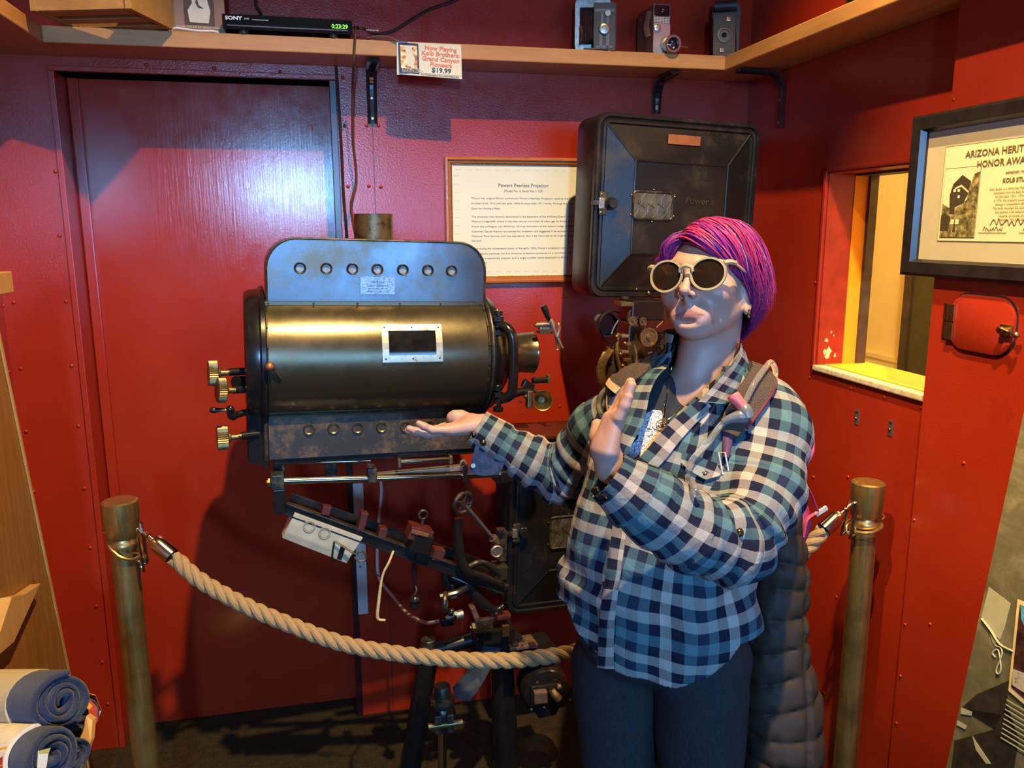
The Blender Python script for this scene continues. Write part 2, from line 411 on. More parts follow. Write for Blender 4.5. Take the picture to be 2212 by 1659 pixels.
# ---- disc player
pa, pb = ONP(481, 68, 1, YF-.01), ONP(762, 82, 1, YF-.01)
px0, px1 = pa.x, pb.x; zt = ONP(620, 40, 1, YF-.01).z-.0
yf = YF-.008
dv = empty('disc_player', ((px0+px1)/2, yf+.08, ZS1), 'slim black disc player with green 0:23:29 display on the shelf', 'disc player')
MDV = plain('piano_black', (.008, .008, .009), .12, var=.1)
h0 = ZS1+.010; h1 = h0+.036
MB().boxmm((px0, yf, h0), (px1, yf+.15, h1), MDV, .003).build('casing', None, dv)
MB().boxmm((px0+.012, yf-.003, h0+.006), (px1-.012, yf+.004, h0+.009), plain('player_seam', (.09, .08, .08), .25)).build('disc_tray', None, dv)
for fx in (.05, .39*0+ (px1-px0)-.05):
    MB().cyl((px0+fx, yf+.02, ZS1), (px0+fx, yf+.02, h0), .014, MBLK).build('foot', None, dv)
MLW = plain('printed_white', (.8, .8, .8), .5, var=0)
FR = Frame((px0, yf-.0035, h0), (1, 0, 0), (0, 0, 1))
text('lettering', 'SONY', FR(.008, -.0003, .021), FR, .0125, MLW, dv, bold=.0004, sx=1.25)
text('lettering', 'DVD', FR(.055, -.0003, .023), FR, .006, MLW, dv)
text('lettering', 'PROGRESSIVE SCAN HDMI', FR(.075, -.0003, .022), FR, .0034, MLW, dv)
text('lettering', 'DVP-SR510H  USB', FR(.365, -.0003, .010), FR, .0042, MLW, dv)
MGR = plain('green_digits', (.1, .8, .05), .5, emit=(.25, 1.0, .05, 1.6))
text('display', '0:23:29', FR(.275, -.0003, .012), FR, .0145, MGR, dv, bold=.0001)
# ---- framed book on a wire stand
o = ONP(424, 62, 1, YF+.02); FB = Frame((o.x, YF+.03, ZS1), (1, .05, 0), (0, .15, 1))
bk = empty('souvenir_book', o, 'brown book with a sepia canyon cover photo, propped up on the shelf', 'book')
MBR = plain('brown_cover', (.30, .15, .10), .5, var=.12, vs=12); MCRM = plain('cream_print', (.78, .66, .45), .6, var=.1); MDB = plain('dark_sepia', (.09, .045, .03), .6, var=.35, vs=80)
bw, bh = .142, .20
MB().box(FB(0, .012, bh/2+.002), (bw, .02, bh), MBR, FB.R(), .002).build('cover', None, bk)
MB().box(FB(-bw/2+.008, .001, bh/2), (.001, .004, bh*.98), MDB, FB.R()).build('cover_groove', None, bk)
pm = MB(); pm.box(FB(.008, .0012, .10), (.074, .002, .15), MDB, FB.R())
pm.prism(FB.xy([(-.016, .03), (.03, .03), (.036, .06), (.028, .095), (.022, .12), (.0, .125), (-.012, .1), (-.008, .08), (-.02, .06)], .0), (0, -.0012, 0), MCRM)
pm.prism(FB.xy([(.004, .095), (.008, .075), (.02, .066), (.006, .068), (.0, .08)], -.0013), (0, -.0008, 0), MDB)
pm.build('cover_photo', None, bk)
text('lettering', "ALONG THE RIM OF GRAND CANYON", FB(-.05, -.0003, .016), FB, .0068, MCRM, bk)
MB().tube([FB(-.06, -.018, .0), FB(-.05, -.02, .006), FB(0, -.02, .002), FB(.045, -.02, .003), FB(.05, -.004, .0), FB(0, .05, .0)], .0028, MWHT, 8).build('stand', None, bk)

# ---- wooden crate overhanging the shelf corner
cz = ZS1
A, B, Cc = ONP(75, 25, 2, cz), ONP(279, 20, 2, cz), ONP(340, 54, 2, cz)
cr = empty('wooden_crate', (A+B)/2, 'old slatted wooden crate in the upper corner of the shelf', 'crate')
MCRT2 = wood('crate_wood', (.30, .15, .04), (.46, .25, .07), .6, 'X', 4)
ux = (B-A).normalized(); uy = (Cc-B); uy.z = 0; uy = (uy - ux*ux.dot(uy)); dy = min(uy.length, .16); uy.normalize(); cw = (B-A).length
FC = Frame(A, ux, (0, 0, 1)); zz = .0
for k, hh in enumerate((.028, .03, .05)):
    MB().box(FC(cw/2, .006, zz+hh/2), (cw, .012, hh-.003), MCRT2, FC.R(), .001).build('slat', None, cr)
    MB().box(FC(cw/2, dy*1.3, zz+hh/2), (cw, .012, hh-.003), MCRT2, FC.R(), .001).build('slat', None, cr); zz += hh
for sx_ in (0, 1):
    MB().box(FC(sx_*cw, dy*.65, .06), (.014, dy*1.3+.012, .12), MCRT2, FC.R(), .001).build('end_board', None, cr)
for k in range(3): MB().box(FC(cw/2, .03+k*dy*.5, -.0+.006), (cw-.02, .04, .01), MCRT2, FC.R(), .001).build('base_board', None, cr)

# ---- price sign
sg = empty('price_sign', ONP(925, 130, 1, YF), 'small paper price sign taped to the front edge of the shelf', 'sign')
MPAP = plain('glossy_paper', (.70, .66, .50), .25, var=.03); MORG = plain('orange_ink', (.75, .16, .05), .5, var=.05); MBLI = plain('black_ink', (.03, .025, .02), .5)
c00, c10, c11, c01 = [ONP(x, y, 1, YF-.006) for x, y in ((858, 160), (998, 171), (996, 97), (857, 90))]
def quad_uv(u, v, off=0.0): return c00*(1-u)*(1-v)+c10*u*(1-v)+c11*u*v+c01*(1-u)*v+V((0, -off, 0))
rg = []
for i in range(13):
    u = i/12; bend = .012*max(0, 1-u*4)**2
    rg.append([quad_uv(u, 0, -bend*.9+.0004), quad_uv(u, 1, -.0+.0004), quad_uv(u, 1, -.0006), quad_uv(u, 0, -bend*.9-.0006)])
MB().rings(rg, MPAP, False).build('paper', None, sg)
FS = Frame(quad_uv(0, 0), quad_uv(1, 0)-quad_uv(0, 0), (0, 0, 1)); sw = (c10-c00).length; sh_ = (c01-c00).length
m, nt, b = newmat('blurred_cover_print'); co = coords(nt, (1, 1, 1)); n = noise(nt, co, 55, 6, .6)
L(nt, ramp(nt, n, [(.36, (.10, .03, .015)), (.45, (.55, .22, .07)), (.52, (.9, .62, .25)), (.6, (1, .88, .55))]), b.inputs['Base Color']); b.inputs['Roughness'].default_value = .3
MCV = m; MNV = plain('navy_print', (.03, .02, .05), .3)
dp = MB(); dp.prism([quad_uv(u, v, .0012) for u, v in ((.04, .06), (.34, .05), (.33, .97), (.02, .98))], (0, .0004, 0), MNV)
dp.prism([quad_uv(u, v, .0017) for u, v in ((.06, .2), (.31, .2), (.31, .9), (.05, .9))], (0, .0004, 0), MCV)
dp.prism([quad_uv(u, v, .0021) for u, v in ((.14, .3), (.25, .22), (.27, .5), (.22, .88), (.11, .9), (.15, .6))], (0, .0004, 0), MPAP)
dp.build('cover_picture', None, sg)
text('lettering', 'KOLB BROTHERS', quad_uv(.07, .12, .0025), FS, .0115, MPAP, sg, sx=.62)
text('lettering', "Grand Canyon Pioneers", quad_uv(.07, .075, .0025), FS, .006, MPAP, sg, sx=.8)
for k, (tx, v) in enumerate((('Now Playing', .815), ('Kolb Brothers:', .655), ('Grand Canyon', .495), ('Pioneers', .335))):
    text('lettering', tx, quad_uv(.675, v-.02, .0015), FS, .0155, MORG, sg, 'CENTER', bold=.00035, sx=1.12)
text('lettering', '$19.99', quad_uv(.68, .14, .0015), FS, .0175, MBLI, sg, 'CENTER', bold=.0004, sx=1.12)
text('lettering', 'Your Purchase Supports Grand Canyon National Park', quad_uv(.36, .03, .0015), FS, .0048, MBLI, sg, bold=.0001)
MB().prism([quad_uv(u, v, .0013) for u, v in ((.35, .085), (.99, .085), (.99, .09), (.35, .09))], (0, .0003, 0), MBLI).build('rule_line', None, sg)

# ---- three old cameras
MLEA = plain('black_leatherette', (.02, .018, .017), .5, bmp=.5, bs=500, var=.3); MNIK = plain('tarnished_nickel', (.35, .31, .26), .32, 1.0, var=.3, vs=80)
MGLS = plain('dark_lens_glass', (.01, .012, .03), .04, spec=1.0, coat=1.0); MBRS = plain('dull_brass', (.38, .25, .09), .35, 1.0, var=.25, vs=60)
MGRY = plain('grey_metal', (.09, .085, .075), .45, .3, var=.2); MRBX = plain('dull_brown_metal', (.2, .12, .08), .4, .5, var=.3, vs=50)
def folding(name, pxl, pxr, label, art):
    a, b_ = ONP(pxl, 112, 1, YF+.004), ONP(pxr, 118, 1, YF+.004); w = b_.x-a.x
    g = empty(name, ((a.x+b_.x)/2, YF+.04, ZS1), label, 'camera', 'vintage cameras on the shelf')
    return g, a.x, b_.x
g, x0, x1 = folding('folding_camera', 1252, 1345, 'black folding camera with an ornamented metal front plate, left of the silver movie camera', 0)
F1 = Frame((x0+.035, YF+.075, ZS1), (1, -.25, 0), (0, 0, 1))
hb = .165
MB().rings([F1.xy([(x+.045-.02, z+hb/2) for x, z in rrect(.10, hb, .03)], y) for y in (0, .004, .034, .038)], MLEA).build('body', None, g)
MB().rings([F1.xy([(x+.045-.02, z+hb/2) for x, z in rrect(.104, hb+.003, .031)], y) for y in (-.004, .0)], MNIK).build('rim', None, g)
F2 = Frame(F1(.055, -.055, 0), (1, -.2, 0), (0, 0, 1))
bl = MB()
for k in range(7):
    t = k/6; s = .078*(1-t)+.055*t; c = F1(.025, 0, .08)*(1-t)+F2(0, 0, .075)*t
    for q, e_ in ((0, s), (1, s*.88)):
        bl.add([], []) if False else None
rgs = []
for k in range(14):
    t = k/13; s = (.042*(1-t)+.026*t)*(1 if k % 2 else .86); c = F1(.025, 0, .08)*(1-t)+F2(0, 0, .068)*t
    rgs.append([c+F1.x*a*s+F1.z*b2*s*1.25 for a, b2 in ((-1, -1), (1, -1), (1, 1), (-1, 1))])
MB().rings(rgs, MBLK, False).build('bellows', None, g)
MB().box(F1(.03, -.03, .004), (.07, .075, .005), MLEA, F1.R(), .001).build('bed', None, g)
for s_ in (-1, 1): MB().tube([F1(.025+s_*.033, -.0, .05), F1(.025+s_*.037, -.03, .075), F1(.025+s_*.034, -.055, .05), F1(.025+s_*.036, -.03, .028), F1(.025+s_*.033, 0, .05)], .0028, MRBX, 6, 1).build('strut', None, g)
fp = MB(); pw, ph = .062, .128
fp.rings([F2.xy([(x, z+ph/2) for x, z in rrect(pw, ph, .004)], y) for y in (0, -.004)], MLEA, False)
for a_ in ([-.001, -.0045, .5], ): pass
fp.tube([F2(x, -.0045, z+ph/2) for x, z in rrect(pw, ph, .004, 2)], .0011, MGRY, 6, 1, True)
for cx, cz, w_, h_ in ((0, .108, .056, .008), (-.008, .08, .006, .055), (.008, .08, .006, .055), (-.011, .03, .009, .05), (.009, .028, .009, .045), (0, .01, .05, .006)):
    fp.box(F2(cx, -.0045, cz), (w_, .0012, h_), MGRY, F2.R())
fp.build('front_plate', None, g)
MB().lathe(F2(-.002, -.004, .058), -F2.y, [(0, .017), (.004, .016), (.006, .012), (.006, .0085), (.002, .008), (.0025, .0001)], MNIK).build('lens', None, g)
MB().lathe(F2(.008, -.004, .1), -F2.y, [(0, .009), (.004, .008), (.004, .0001)], MNIK).build('dial', None, g)
# movie camera
x0, x1 = ONP(1411, 118, 1, YF+.004).x, ONP(1452, 118, 1, YF+.004).x
g = empty('movie_camera', ((x0+x1)/2, YF+.05, ZS1), 'silver hand-held movie camera with a big round lens on the shelf', 'camera', 'vintage cameras on the shelf')
wv = x1-x0-.006; hv = .137; cx = (x0+x1)/2-.002
FM = Frame((cx, YF+.035, ZS1), (1, .0, 0), (0, 0, 1))
MSIL = plain('satin_silver', (.52, .48, .42), .35, .8, var=.12)
MB().rings([FM.xy([(x, z+hv/2) for x, z in rrect(wv, hv, .006)], y) for y in (-.018, -.02, .1, .102)], MRBX).build('body', None, g)
MB().rings([FM.xy([(x, z+hv*.31) for x, z in rrect(wv*.96, hv*.6, .005)], y) for y in (-.021, -.024)], MSIL).build('front_plate', None, g)
MB().rings([FM.xy([(x, z+hv*.86) for x, z in rrect(wv*.86, hv*.22, .003)], y) for y in (-.020, -.023)], MDV).build('viewfinder', None, g)
MB().lathe(FM(0, -.023, hv*.86), -FM.y, [(0, .006), (.002, .005), (.003, .0001)], MGLS, 16).build('viewfinder_lens', None, g)
gr = MB()
for k in range(6): gr.box(FM(0, -.022, hv*(.605+.03*k)), (wv*.9, .002, .0014), MWHT)
for k in range(6): gr.box(FM(wv*(-.42+.168*k), -.022, hv*.68), (.0012, .002, hv*.16), MWHT)
gr.build('light_meter_grille', None, g)
MB().lathe(FM(-wv*.28, -.024, hv*.5), -FM.y, [(0, .011), (.004, .011), (.006, .008), (.006, .0001)], MSIL).build('dial', None, g)
lc = ONP(1448, 96, 1, YF+.0)
MB().lathe((lc.x, YF+.012, lc.z), (0.05, -1, -.05), [(0, .022), (.01, .022), (.012, .0255), (.03, .0255), (.032, .024), (.032, .018), (.022, .0165)], MNIK, 36, True, False).build('lens_barrel', None, g)
MB().lathe((lc.x, YF-.002, lc.z), (0.05, -1, -.05), [(0, .018), (.005, .016), (.009, .008), (.010, .0001)], MGLS, 24).build('lens', None, g)
MB().cyl((lc.x+.022, YF-.01, lc.z-.004), (lc.x+.05, YF-.012, lc.z-.009), .0018, MBRS, n=8).build('lever', None, g)
MB().tube([FM(-wv/2-.004, .0, .05), FM(-wv/2-.008, .01, .08), FM(-wv/2-.003, 0, .12)], .003, MRBX, 6, flat=3).build('hand_strap', None, g)
# second folding camera
x0, x1 = ONP(1542, 122, 1, YF+.004).x, ONP(1630, 122, 1, YF+.004).x
g = empty('folding_camera', (x0+.04, YF+.05, ZS1), 'black folding camera with a plain front board and round lens ring, in the shelf corner', 'camera', 'vintage cameras on the shelf')
F3 = Frame((x0+.036, YF+.012, ZS1), (1, -.22, 0), (0, .1, 1)); F4 = Frame((x0+.075, YF+.085, ZS1), (1, -.5, 0), (0, 0, 1))
MB().rings([F4.xy([(x, z+.085) for x, z in rrect(.082, .17, .02)], y) for y in (0, .003, .03, .033)], MLEA).build('body', None, g)
MB().cyl(F4(-.035, -.012, .158), F4(.03, -.012, .158), .015, MLEA).build('spool_housing', None, g)
rgs = []
for k in range(12):
    t = k/11; s = (.036*(1-t)+.024*t)*(1 if k % 2 else .86); c = F4(0, 0, .075)*(1-t)+F3(0, .003, .06)*t
    rgs.append([c+F3.x*a*s+F3.z*b2*s*1.4 for a, b2 in ((-1, -1), (1, -1), (1, 1), (-1, 1))])
MB().rings(rgs, MBLK, False).build('bellows', None, g)
MB().box((F3.o+F4.o)/2+V((0, 0, .004)), (.06, .09, .006), MLEA, F4.R(), .001).build('bed', None, g)
fp = MB(); fp.box(F3(0, .003, .062), (.064, .006, .124), MLEA, F3.R(), .001)
fp.tube([F3(x, -.001, z+.062) for x, z in rrect(.064, .122, .002, 1)], .001, MGRY, 6, 1, True); fp.build('front_plate', None, g)
MB().lathe(F3(.0, 0, .062), -F3.y, [(0, .022), (.002, .022), (.003, .020), (.003, .016), (.0005, .015), (.001, .0001)], MGRY, 32).build('lens_ring', None, g)
MB().lathe(F3(.0, -.001, .062), -F3.y, [(0, .008), (.003, .006), (.003, .0001)], MGLS, 24).build('lens', None, g)
for sx_, sz_ in ((.012, .108), (-.006, .018)):
    MB().box(F3(sx_, -.001, sz_), (.013, .004, .013), MNIK, F3.R(), .002).build('finder_window', None, g)
# a fourth camera only just in the frame
p = ONP(1845, 3, 0, XR-SD+.01)
g = empty('small_camera', (XR-SD+.04, p.y, ZS1), 'small black camera on the right-hand shelf, cut off by the top of the photo', 'camera', None)
MB().boxmm((XR-SD+.02, p.y-.05, ZS1), (XR-SD+.06, p.y+.05, ZS1+.07), MLEA, .005).build('body', None, g)
MB().lathe((XR-SD+.02, p.y, ZS1+.028), (-1, 0, 0), [(0, .022), (.012, .02), (.014, .014), (.012, .0001)], MNIK).build('lens', None, g)

# ================================================================ cables
MCB = plain('black_cable_rubber', (.018, .015, .013), .35); MCBR = plain('brown_cable', (.05, .03, .018), .4)
yq = YF-.006
tag(MB().tube([ONP(768, 60, 1, YF+.03), ONP(768, 72, 1, YF-.004), ONP(766, 95, 1, yq), ONP(764, 140, 1, yq-.003), ONP(762, 190, 1, 2.40), ONP(762, 300, 1, 2.44), ONP(768, 360, 1, 2.45), ONP(768, 400, 1, 2.45), ONP(758, 440, 1, 2.43), ONP(762, 480, 1, 2.38), ONP(770, 520, 1, 2.32), ONP(775, 560, 1, 2.25)], .0035, MCBR, 8, 8).build('power_cable'),
    'thin brown power cable hanging from the disc player down behind the projector chimney', 'cable')
tag(MB().tube([ONP(724, 122, 1, D-.004), ONP(730, 200, 1, D-.006), ONP(738, 330, 1, D-.006), ONP(742, 420, 1, D-.006), ONP(750, 520, 1, D-.006), ONP(756, 620, 1, D-.006), ONP(760, 800, 1, D-.006)], .0042, MCB, 8, 6).build('black_cable'),
    'black cable running straight down beside the door edge', 'cable')
tag(MB().tube([ONP(765, 60, 1, YF+.04), ONP(785, 62, 1, YF+.02), ONP(808, 74, 1, D-.02), ONP(850, 66, 1, D-.006), ONP(890, 42, 1, D-.005), ONP(930, 20, 1, D-.005), ONP(985, 0, 1, D-.005), ONP(1030, -30, 1, D-.005)], .0045, MCB, 8, 6).build('wall_cable'),
    'black cable rising across the upper wall behind the price sign', 'cable')
tag(MB().tube([ONP(553, -20, 1, D-.005), ONP(553, 12, 1, D-.006), ONP(562, 28, 1, D-.006), ONP(565, 50, 1, D-.02)], .0045, MCB, 8, 6).build('short_cable'),
    'short black cable on the wall behind the disc player', 'cable')
tag(MB().tube([ONP(795, 82, 1, YF+.01), ONP(815, 78, 1, YF-.002), ONP(840, 80, 1, YF-.003), ONP(858, 88, 1, YF-.003), ONP(880, 92, 1, YF-.004)], .010, MPAP, 8, 4, flat=.06, up=(0, 1, 0)).build('paper_strip'),
    'curled strip of paper on the shelf edge left of the price sign', 'paper')
# flat white channel and pale wire below the projector
a, b_ = ONP(773, 1044, 1, D-.004), ONP(775, 1327, 1, D-.004)
t = empty('cable_channel', a, 'narrow pale grey channel strip screwed to the wall under the projector', 'strip')
MLIL = plain('pale_grey_plastic', (.42, .38, .36), .5, var=.1, vs=15)
MB().boxmm((a.x-.016, D-.006, b_.z), (a.x+.016, D, a.z), MLIL, .001).build('strip', None, t)
for z_ in (a.z-.05, a.z-.28): MB().lathe((a.x-.003, D-.006, z_), (0, -1, 0), [(0, .004), (.001, .0035), (.0015, .0001)], MSTEEL, 10).build('screw', None, t)
tag(MB().tube([ONP(818, 1020, 1, D-.02), ONP(824, 1060, 1, D-.02), ONP(818, 1130, 1, D-.03), ONP(815, 1200, 1, D-.04), ONP(820, 1250, 1, D-.06), ONP(850, 1290, 1, 2.35), ONP(880, 1325, 1, 2.2), ONP(920, 1345, 1, 2.05), ONP(960, 1337, 1, 1.95), ONP(985, 1325, 1, 1.9)], .005, MLIL, 8, 8).build('white_cable'),
    'pale cable curving down the wall and under the projector arm', 'cable')

# ================================================================ framed projector notice
p0 = ONP(958, 338, 1, D); p1 = ONP(962, 614, 1, D); pw = ONP(1309, 345, 1, D).x-p0.x; zt, zb = p0.z, p1.z
MMAH = wood('mahogany_frame', (.33, .09, .025), (.46, .15, .045), .3, 'X', 6)
pq = empty('framed_notice', ((p0.x+pw/2), D, (zt+zb)/2), 'typed notice about the old projector in a reddish wooden frame on the wall', 'notice')
FP = Frame((p0.x, D, zb), (1, 0, 0), (0, 0, 1)); hp = zt-zb
fb = MB(); fw = .021
def mitred(mb, F, w, h, prof, mat):
    """prof: (inset, out) pairs of the moulding"""
    for (ax, ay), (bx, by) in (((0, 0), (1, 0)), ((1, 0), (1, 1)), ((1, 1), (0, 1)), ((0, 1), (0, 0))):
        def P(cx, cy, ins, out): return F(ins if cx == 0 else w-ins, -out, ins if cy == 0 else h-ins)
        r = [[P(ax, ay, i, o) for i, o in prof], [P(bx, by, i, o) for i, o in prof]]
        mb.rings(r, mat, False)
mitred(fb, FP, pw, hp, [(0, 0), (0, .014), (.003, .018), (.009, .019), (.013, .013), (.018, .012), (.020, .008), (.020, 0)], MMAH); fb.build('frame', None, pq)
gd = MB(); mitred(gd, FP, pw, hp, [(.020, 0), (.020, .0075), (.022, .009), (.024, .0075), (.024, 0)], plain('gilt_bead', (.45, .32, .14), .35, .9, var=.4, vs=300, bmp=.8, bs=500)); gd.build('gilt_slip', None, pq)
MPP = plain('ivory_paper', (.68, .66, .53), .45, var=.03, vs=4)
MB().boxmm((p0.x+.02, D-.004, zb+.02), (p0.x+pw-.02, D-.001, zt-.02), MPP).build('paper', None, pq)
MINK = plain('grey_ink', (.10, .10, .09), .6); MBOR = plain('pale_green_ornament', (.60, .62, .48), .6)
MB().boxmm((p0.x+.0245, D-.0072, zb+.0245), (p0.x+pw-.0245, D-.0066, zt-.0245), None).v
cxn = ONP(1131, 400, 1, D).x
def atn(px, py): return ONP(px, py, 1, D-.0045)
text('lettering', 'Powers Peerless Projector', atn(1131, 404), FP, .0148, MINK, pq, 'CENTER', bold=.00012)
text('lettering', '(Model No. 4, Serial No.11129)', atn(1131, 415), FP, .0098, MINK, pq, 'CENTER')
lines = [(430, 'This is the original 35mm carbon-arc Powers Peerless Projector used by the Kolb'), (441, 'brothers from 1915 until the early 1960s to show their 1911 movie, Through the Grand'), (452, 'Canyon from Wyoming to Mexico.'),
 (470, 'The projector was recently discovered in the basement of the Williams-Grand Canyon'), (480, 'Masonic Lodge #38, where it had been stored more than 40 years ago by Emery Kolb\'s'), (491, 'friend and colleague, Leo Atherton. During renovation of the historic lodge, Building'), (502, 'Chairman Daniel Repony uncovered the projector and suggested it be donated to the'), (512, 'National Park Service with the stipulation that it be returned to its original home,'), (522, 'Kolb Studio.'),
 (539, 'Used during the nickelodeon boom of the early 1900s, Power\'s projectors were, along'), (550, 'with Edison\'s machines, the first American projectors produced on a commercial scale.'), (560, 'They were extremely popular and a large number were exported to Britain and'), (570, 'around the world.')]
x_l = atn(1019, 500).x; x_r = atn(1241, 500).x
for py, s in lines:
    p = atn(1019, py); t = text('lettering', s, V((x_l, D-.0045, p.z)), FP, .0078, MINK, pq)
    bpy.context.view_layer.update(); wv_ = t.dimensions.x
    if len(s) > 60 and wv_ > 0: t.data.space_character = 1.0; t.scale.x *= (x_r-x_l)/wv_
    else: t.scale.x *= .82
orn = MB()
def bow(c):
    orn.prism([c+V((dx, 0, dz)) for dx, dz in ((-.008, -.0035), (0, 0), (-.008, .0035), (-.006, 0))], (0, -.0004, 0), MBOR)
    orn.prism([c+V((-dx, 0, dz)) for dx, dz in ((-.008, .0035), (0, 0), (-.008, -.0035), (-.006, 0))], (0, -.0004, 0), MBOR)
xa, xb = p0.x+.045, p0.x+pw-.045; n_ = 15
for k in range(n_):
    x_ = xa+(xb-xa)*k/(n_-1)
    for z_ in (zb+.037, zt-.037): bow(V((x_, D-.0042, z_)))
for k in range(12):
    z_ = zb+.055+(zt-zb-.11)*k/11
    for x_ in (p0.x+.037, p0.x+pw-.037): bow(V((x_, D-.0042, z_)))
orn.build('ornament_border', None, pq)

# ================================================================ award certificate on the right
FA = Frame(ONP(1971, 253, 0, XP-.024), (0, -1, 0), (0, 0, 1))      # x runs towards the camera, y into the wall
aw = .62; azb = ONP(1957, 594, 0, XP-.024).z; ah = FA.o.z-azb
FA = Frame((XP, 1.621, azb), (0, -1, 0), (0, 0, 1))
ac = empty('award_certificate', FA(aw/2, 0, ah/2), 'black-framed heritage award certificate hanging on the right-hand wall', 'certificate')
MFB = plain('black_frame_wood', (.012, .010, .009), .3, var=.3)
fb = MB(); mitred(fb, FA, aw, ah, [(0, 0), (0, .022), (.006, .026), (.03, .024), (.036, .012), (.036, 0)], MFB); fb.build('frame', None, ac)
MMAT = plain('cream_mat_board', (.46, .38, .23), .6, var=.03); MMATP = plain('lilac_mat_edge', (.2, .15, .24), .6); MCER = plain('ivory_certificate', (.70, .60, .33), .5, var=.02); MSEP = plain('sepia_ink', (.14, .09, .03), .6)
MB().box(FA(aw/2, -.004, ah/2), (aw-.06, .004, ah-.06), MMAT, FA.R()).build('mat_board', None, ac)
cx0 = .090; cz0 = .076; cx1, cz1 = aw-.090, ah-.072
cm = MB(); cm.box(FA((cx0+cx1)/2, -.0065, (cz0+cz1)/2), (cx1-cx0, .001, cz1-cz0), MSEP, FA.R()); cm.box(FA((cx0+cx1)/2, -.007, (cz0+cz1)/2), (cx1-cx0-.003, .001, cz1-cz0-.003), MCER, FA.R()); cm.build('certificate_paper', None, ac)
def fa(u, v): return FA(u, -.0085, v)
mcx = aw/2
text('lettering', 'ARIZONA HERITAGE PRESERVATION', fa(mcx+.002, .246), FA, .0185, MSEP, ac, 'CENTER', bold=.0003, sx=1.06)
text('lettering', 'HONOR AWARDS 2001', fa(mcx-.03, .224), FA, .0185, MSEP, ac, 'CENTER', bold=.0003, sx=1.0)
text('lettering', 'AWARDED TO', fa(mcx-.03, .207), FA, .0065, MSEP, ac, 'CENTER')
text('lettering', 'KOLB STUDIO RESTORATION', fa(mcx+.02, .191), FA, .0115, MSEP, ac, 'CENTER', bold=.0002)
body = ['Kolb Studio is a vernacular frame building of many stories', 'associated with the Kolb family and their tourism', 'for the years 1904 - 1976. Following his death', 'in 1976, the property passed to the government', 'through a cooperative effort of many friends', 'The work returned the studio to its earlier look', 'and opened it for exhibits and a bookstore', 'material, structural and natural care', 'partners. The Kolb Studio is listed']
for k, s in enumerate(body): text('lettering', s, fa(mcx-.01, .178-.0074*k), FA, .0066, plain('sepia_ink_light', (.45, .34, .15), .6) if k == 0 else bpy.data.materials['sepia_ink_light'], ac, 'CENTER')
def scrawl(u, v, w, h, seed, r=.0005):
    rnd = random.Random(seed); pts = []
    n = 14
    for k in range(n): pts.append(fa(u+w*k/n+rnd.uniform(-.3, .3)*w/n*1.6, v+(h if k % 2 else -h*.3)*rnd.uniform(.3, 1)))
    return MB().tube(pts, r, MSEP, 5, 5).build('signature', None, ac)
scrawl(mcx-.075, .112, .10, .012, 3, .0007); scrawl(cx0+.125, cz0+.024, .055, .007, 5); scrawl(cx0+.225, cz0+.024, .055, .007, 8)
for u in (cx0+.115, cx0+.215): MB().box(fa(u+.035, cz0+.019), (.07, .0006, .0006), MSEP, FA.R()).build('signature_line', None, ac)
# the photograph on the certificate: dark studio on a cliff, built from flat shapes
m, nt, b = newmat('sepia_foliage'); co = coords(nt); n = noise(nt, co, 60, 6, .7)
L(nt, ramp(nt, n, [(.38, (.04, .03, .01)), (.5, (.18, .14, .04)), (.62, (.42, .34, .12))]), b.inputs['Base Color']); b.inputs['Roughness'].default_value = .6
ph_ = MB(); u0, v0, u1, v1 = .098, .085, .194, .226
q_ = lambda a, b_, lay: FA(u0+(u1-u0)*a, -.008-.0004*lay, v0+(v1-v0)*b_)
def pol(P, mt, lay): ph_.prism([q_(a, b_, lay) for a, b_ in P], FA.y*.0002, mt)
MSKY = plain('sepia_sky', (.72, .60, .34), .6); MHOU = plain('sepia_house', (.05, .035, .015), .6, var=.4, vs=200)
pol([(-.01, -.01), (1.01, -.01), (1.01, 1.01), (-.01, 1.01)], MSEP, 0); pol([(0, 0), (1, 0), (1, 1), (0, 1)], MSKY, 1)
pol([(0, 0), (1, 0), (1, .93), (.85, .9), (.78, .78), (.7, .7), (.72, .55), (.55, .47), (.3, .4), (0, .5)], m, 2)
pol([(.24, .34), (.38, .34), (.38, .44), (.62, .5), (.72, .62), (.75, .72), (.78, .8), (.52, .9), (.28, .78), (.24, .7), (.2, .62)], MHOU, 3)
pol([(.34, .72), (.52, .76), (.74, .66), (.73, .64), (.52, .73), (.35, .70)], MSKY, 4)
for a in (.42, .3): pol([(a, .66), (a+.07, .66), (a+.07, .7), (a, .7)], MSKY, 4)
pol([(.44, .57), (.5, .57), (.5, .61), (.44, .61)], MSKY, 4); pol([(.3, .19), (.4, .19), (.4, .26), (.3, .26)], MSKY, 4); pol([(.44, .19), (.54, .19), (.54, .26), (.44, .26)], MSKY, 4)
pol([(.0, .1), (.25, .1), (.28, .3), (.1, .36), (0, .32)], MHOU, 4); pol([(.38, .08), (.46, .08), (.44, .2), (.4, .2)], MHOU, 4)
ph_.build('photograph', None, ac)

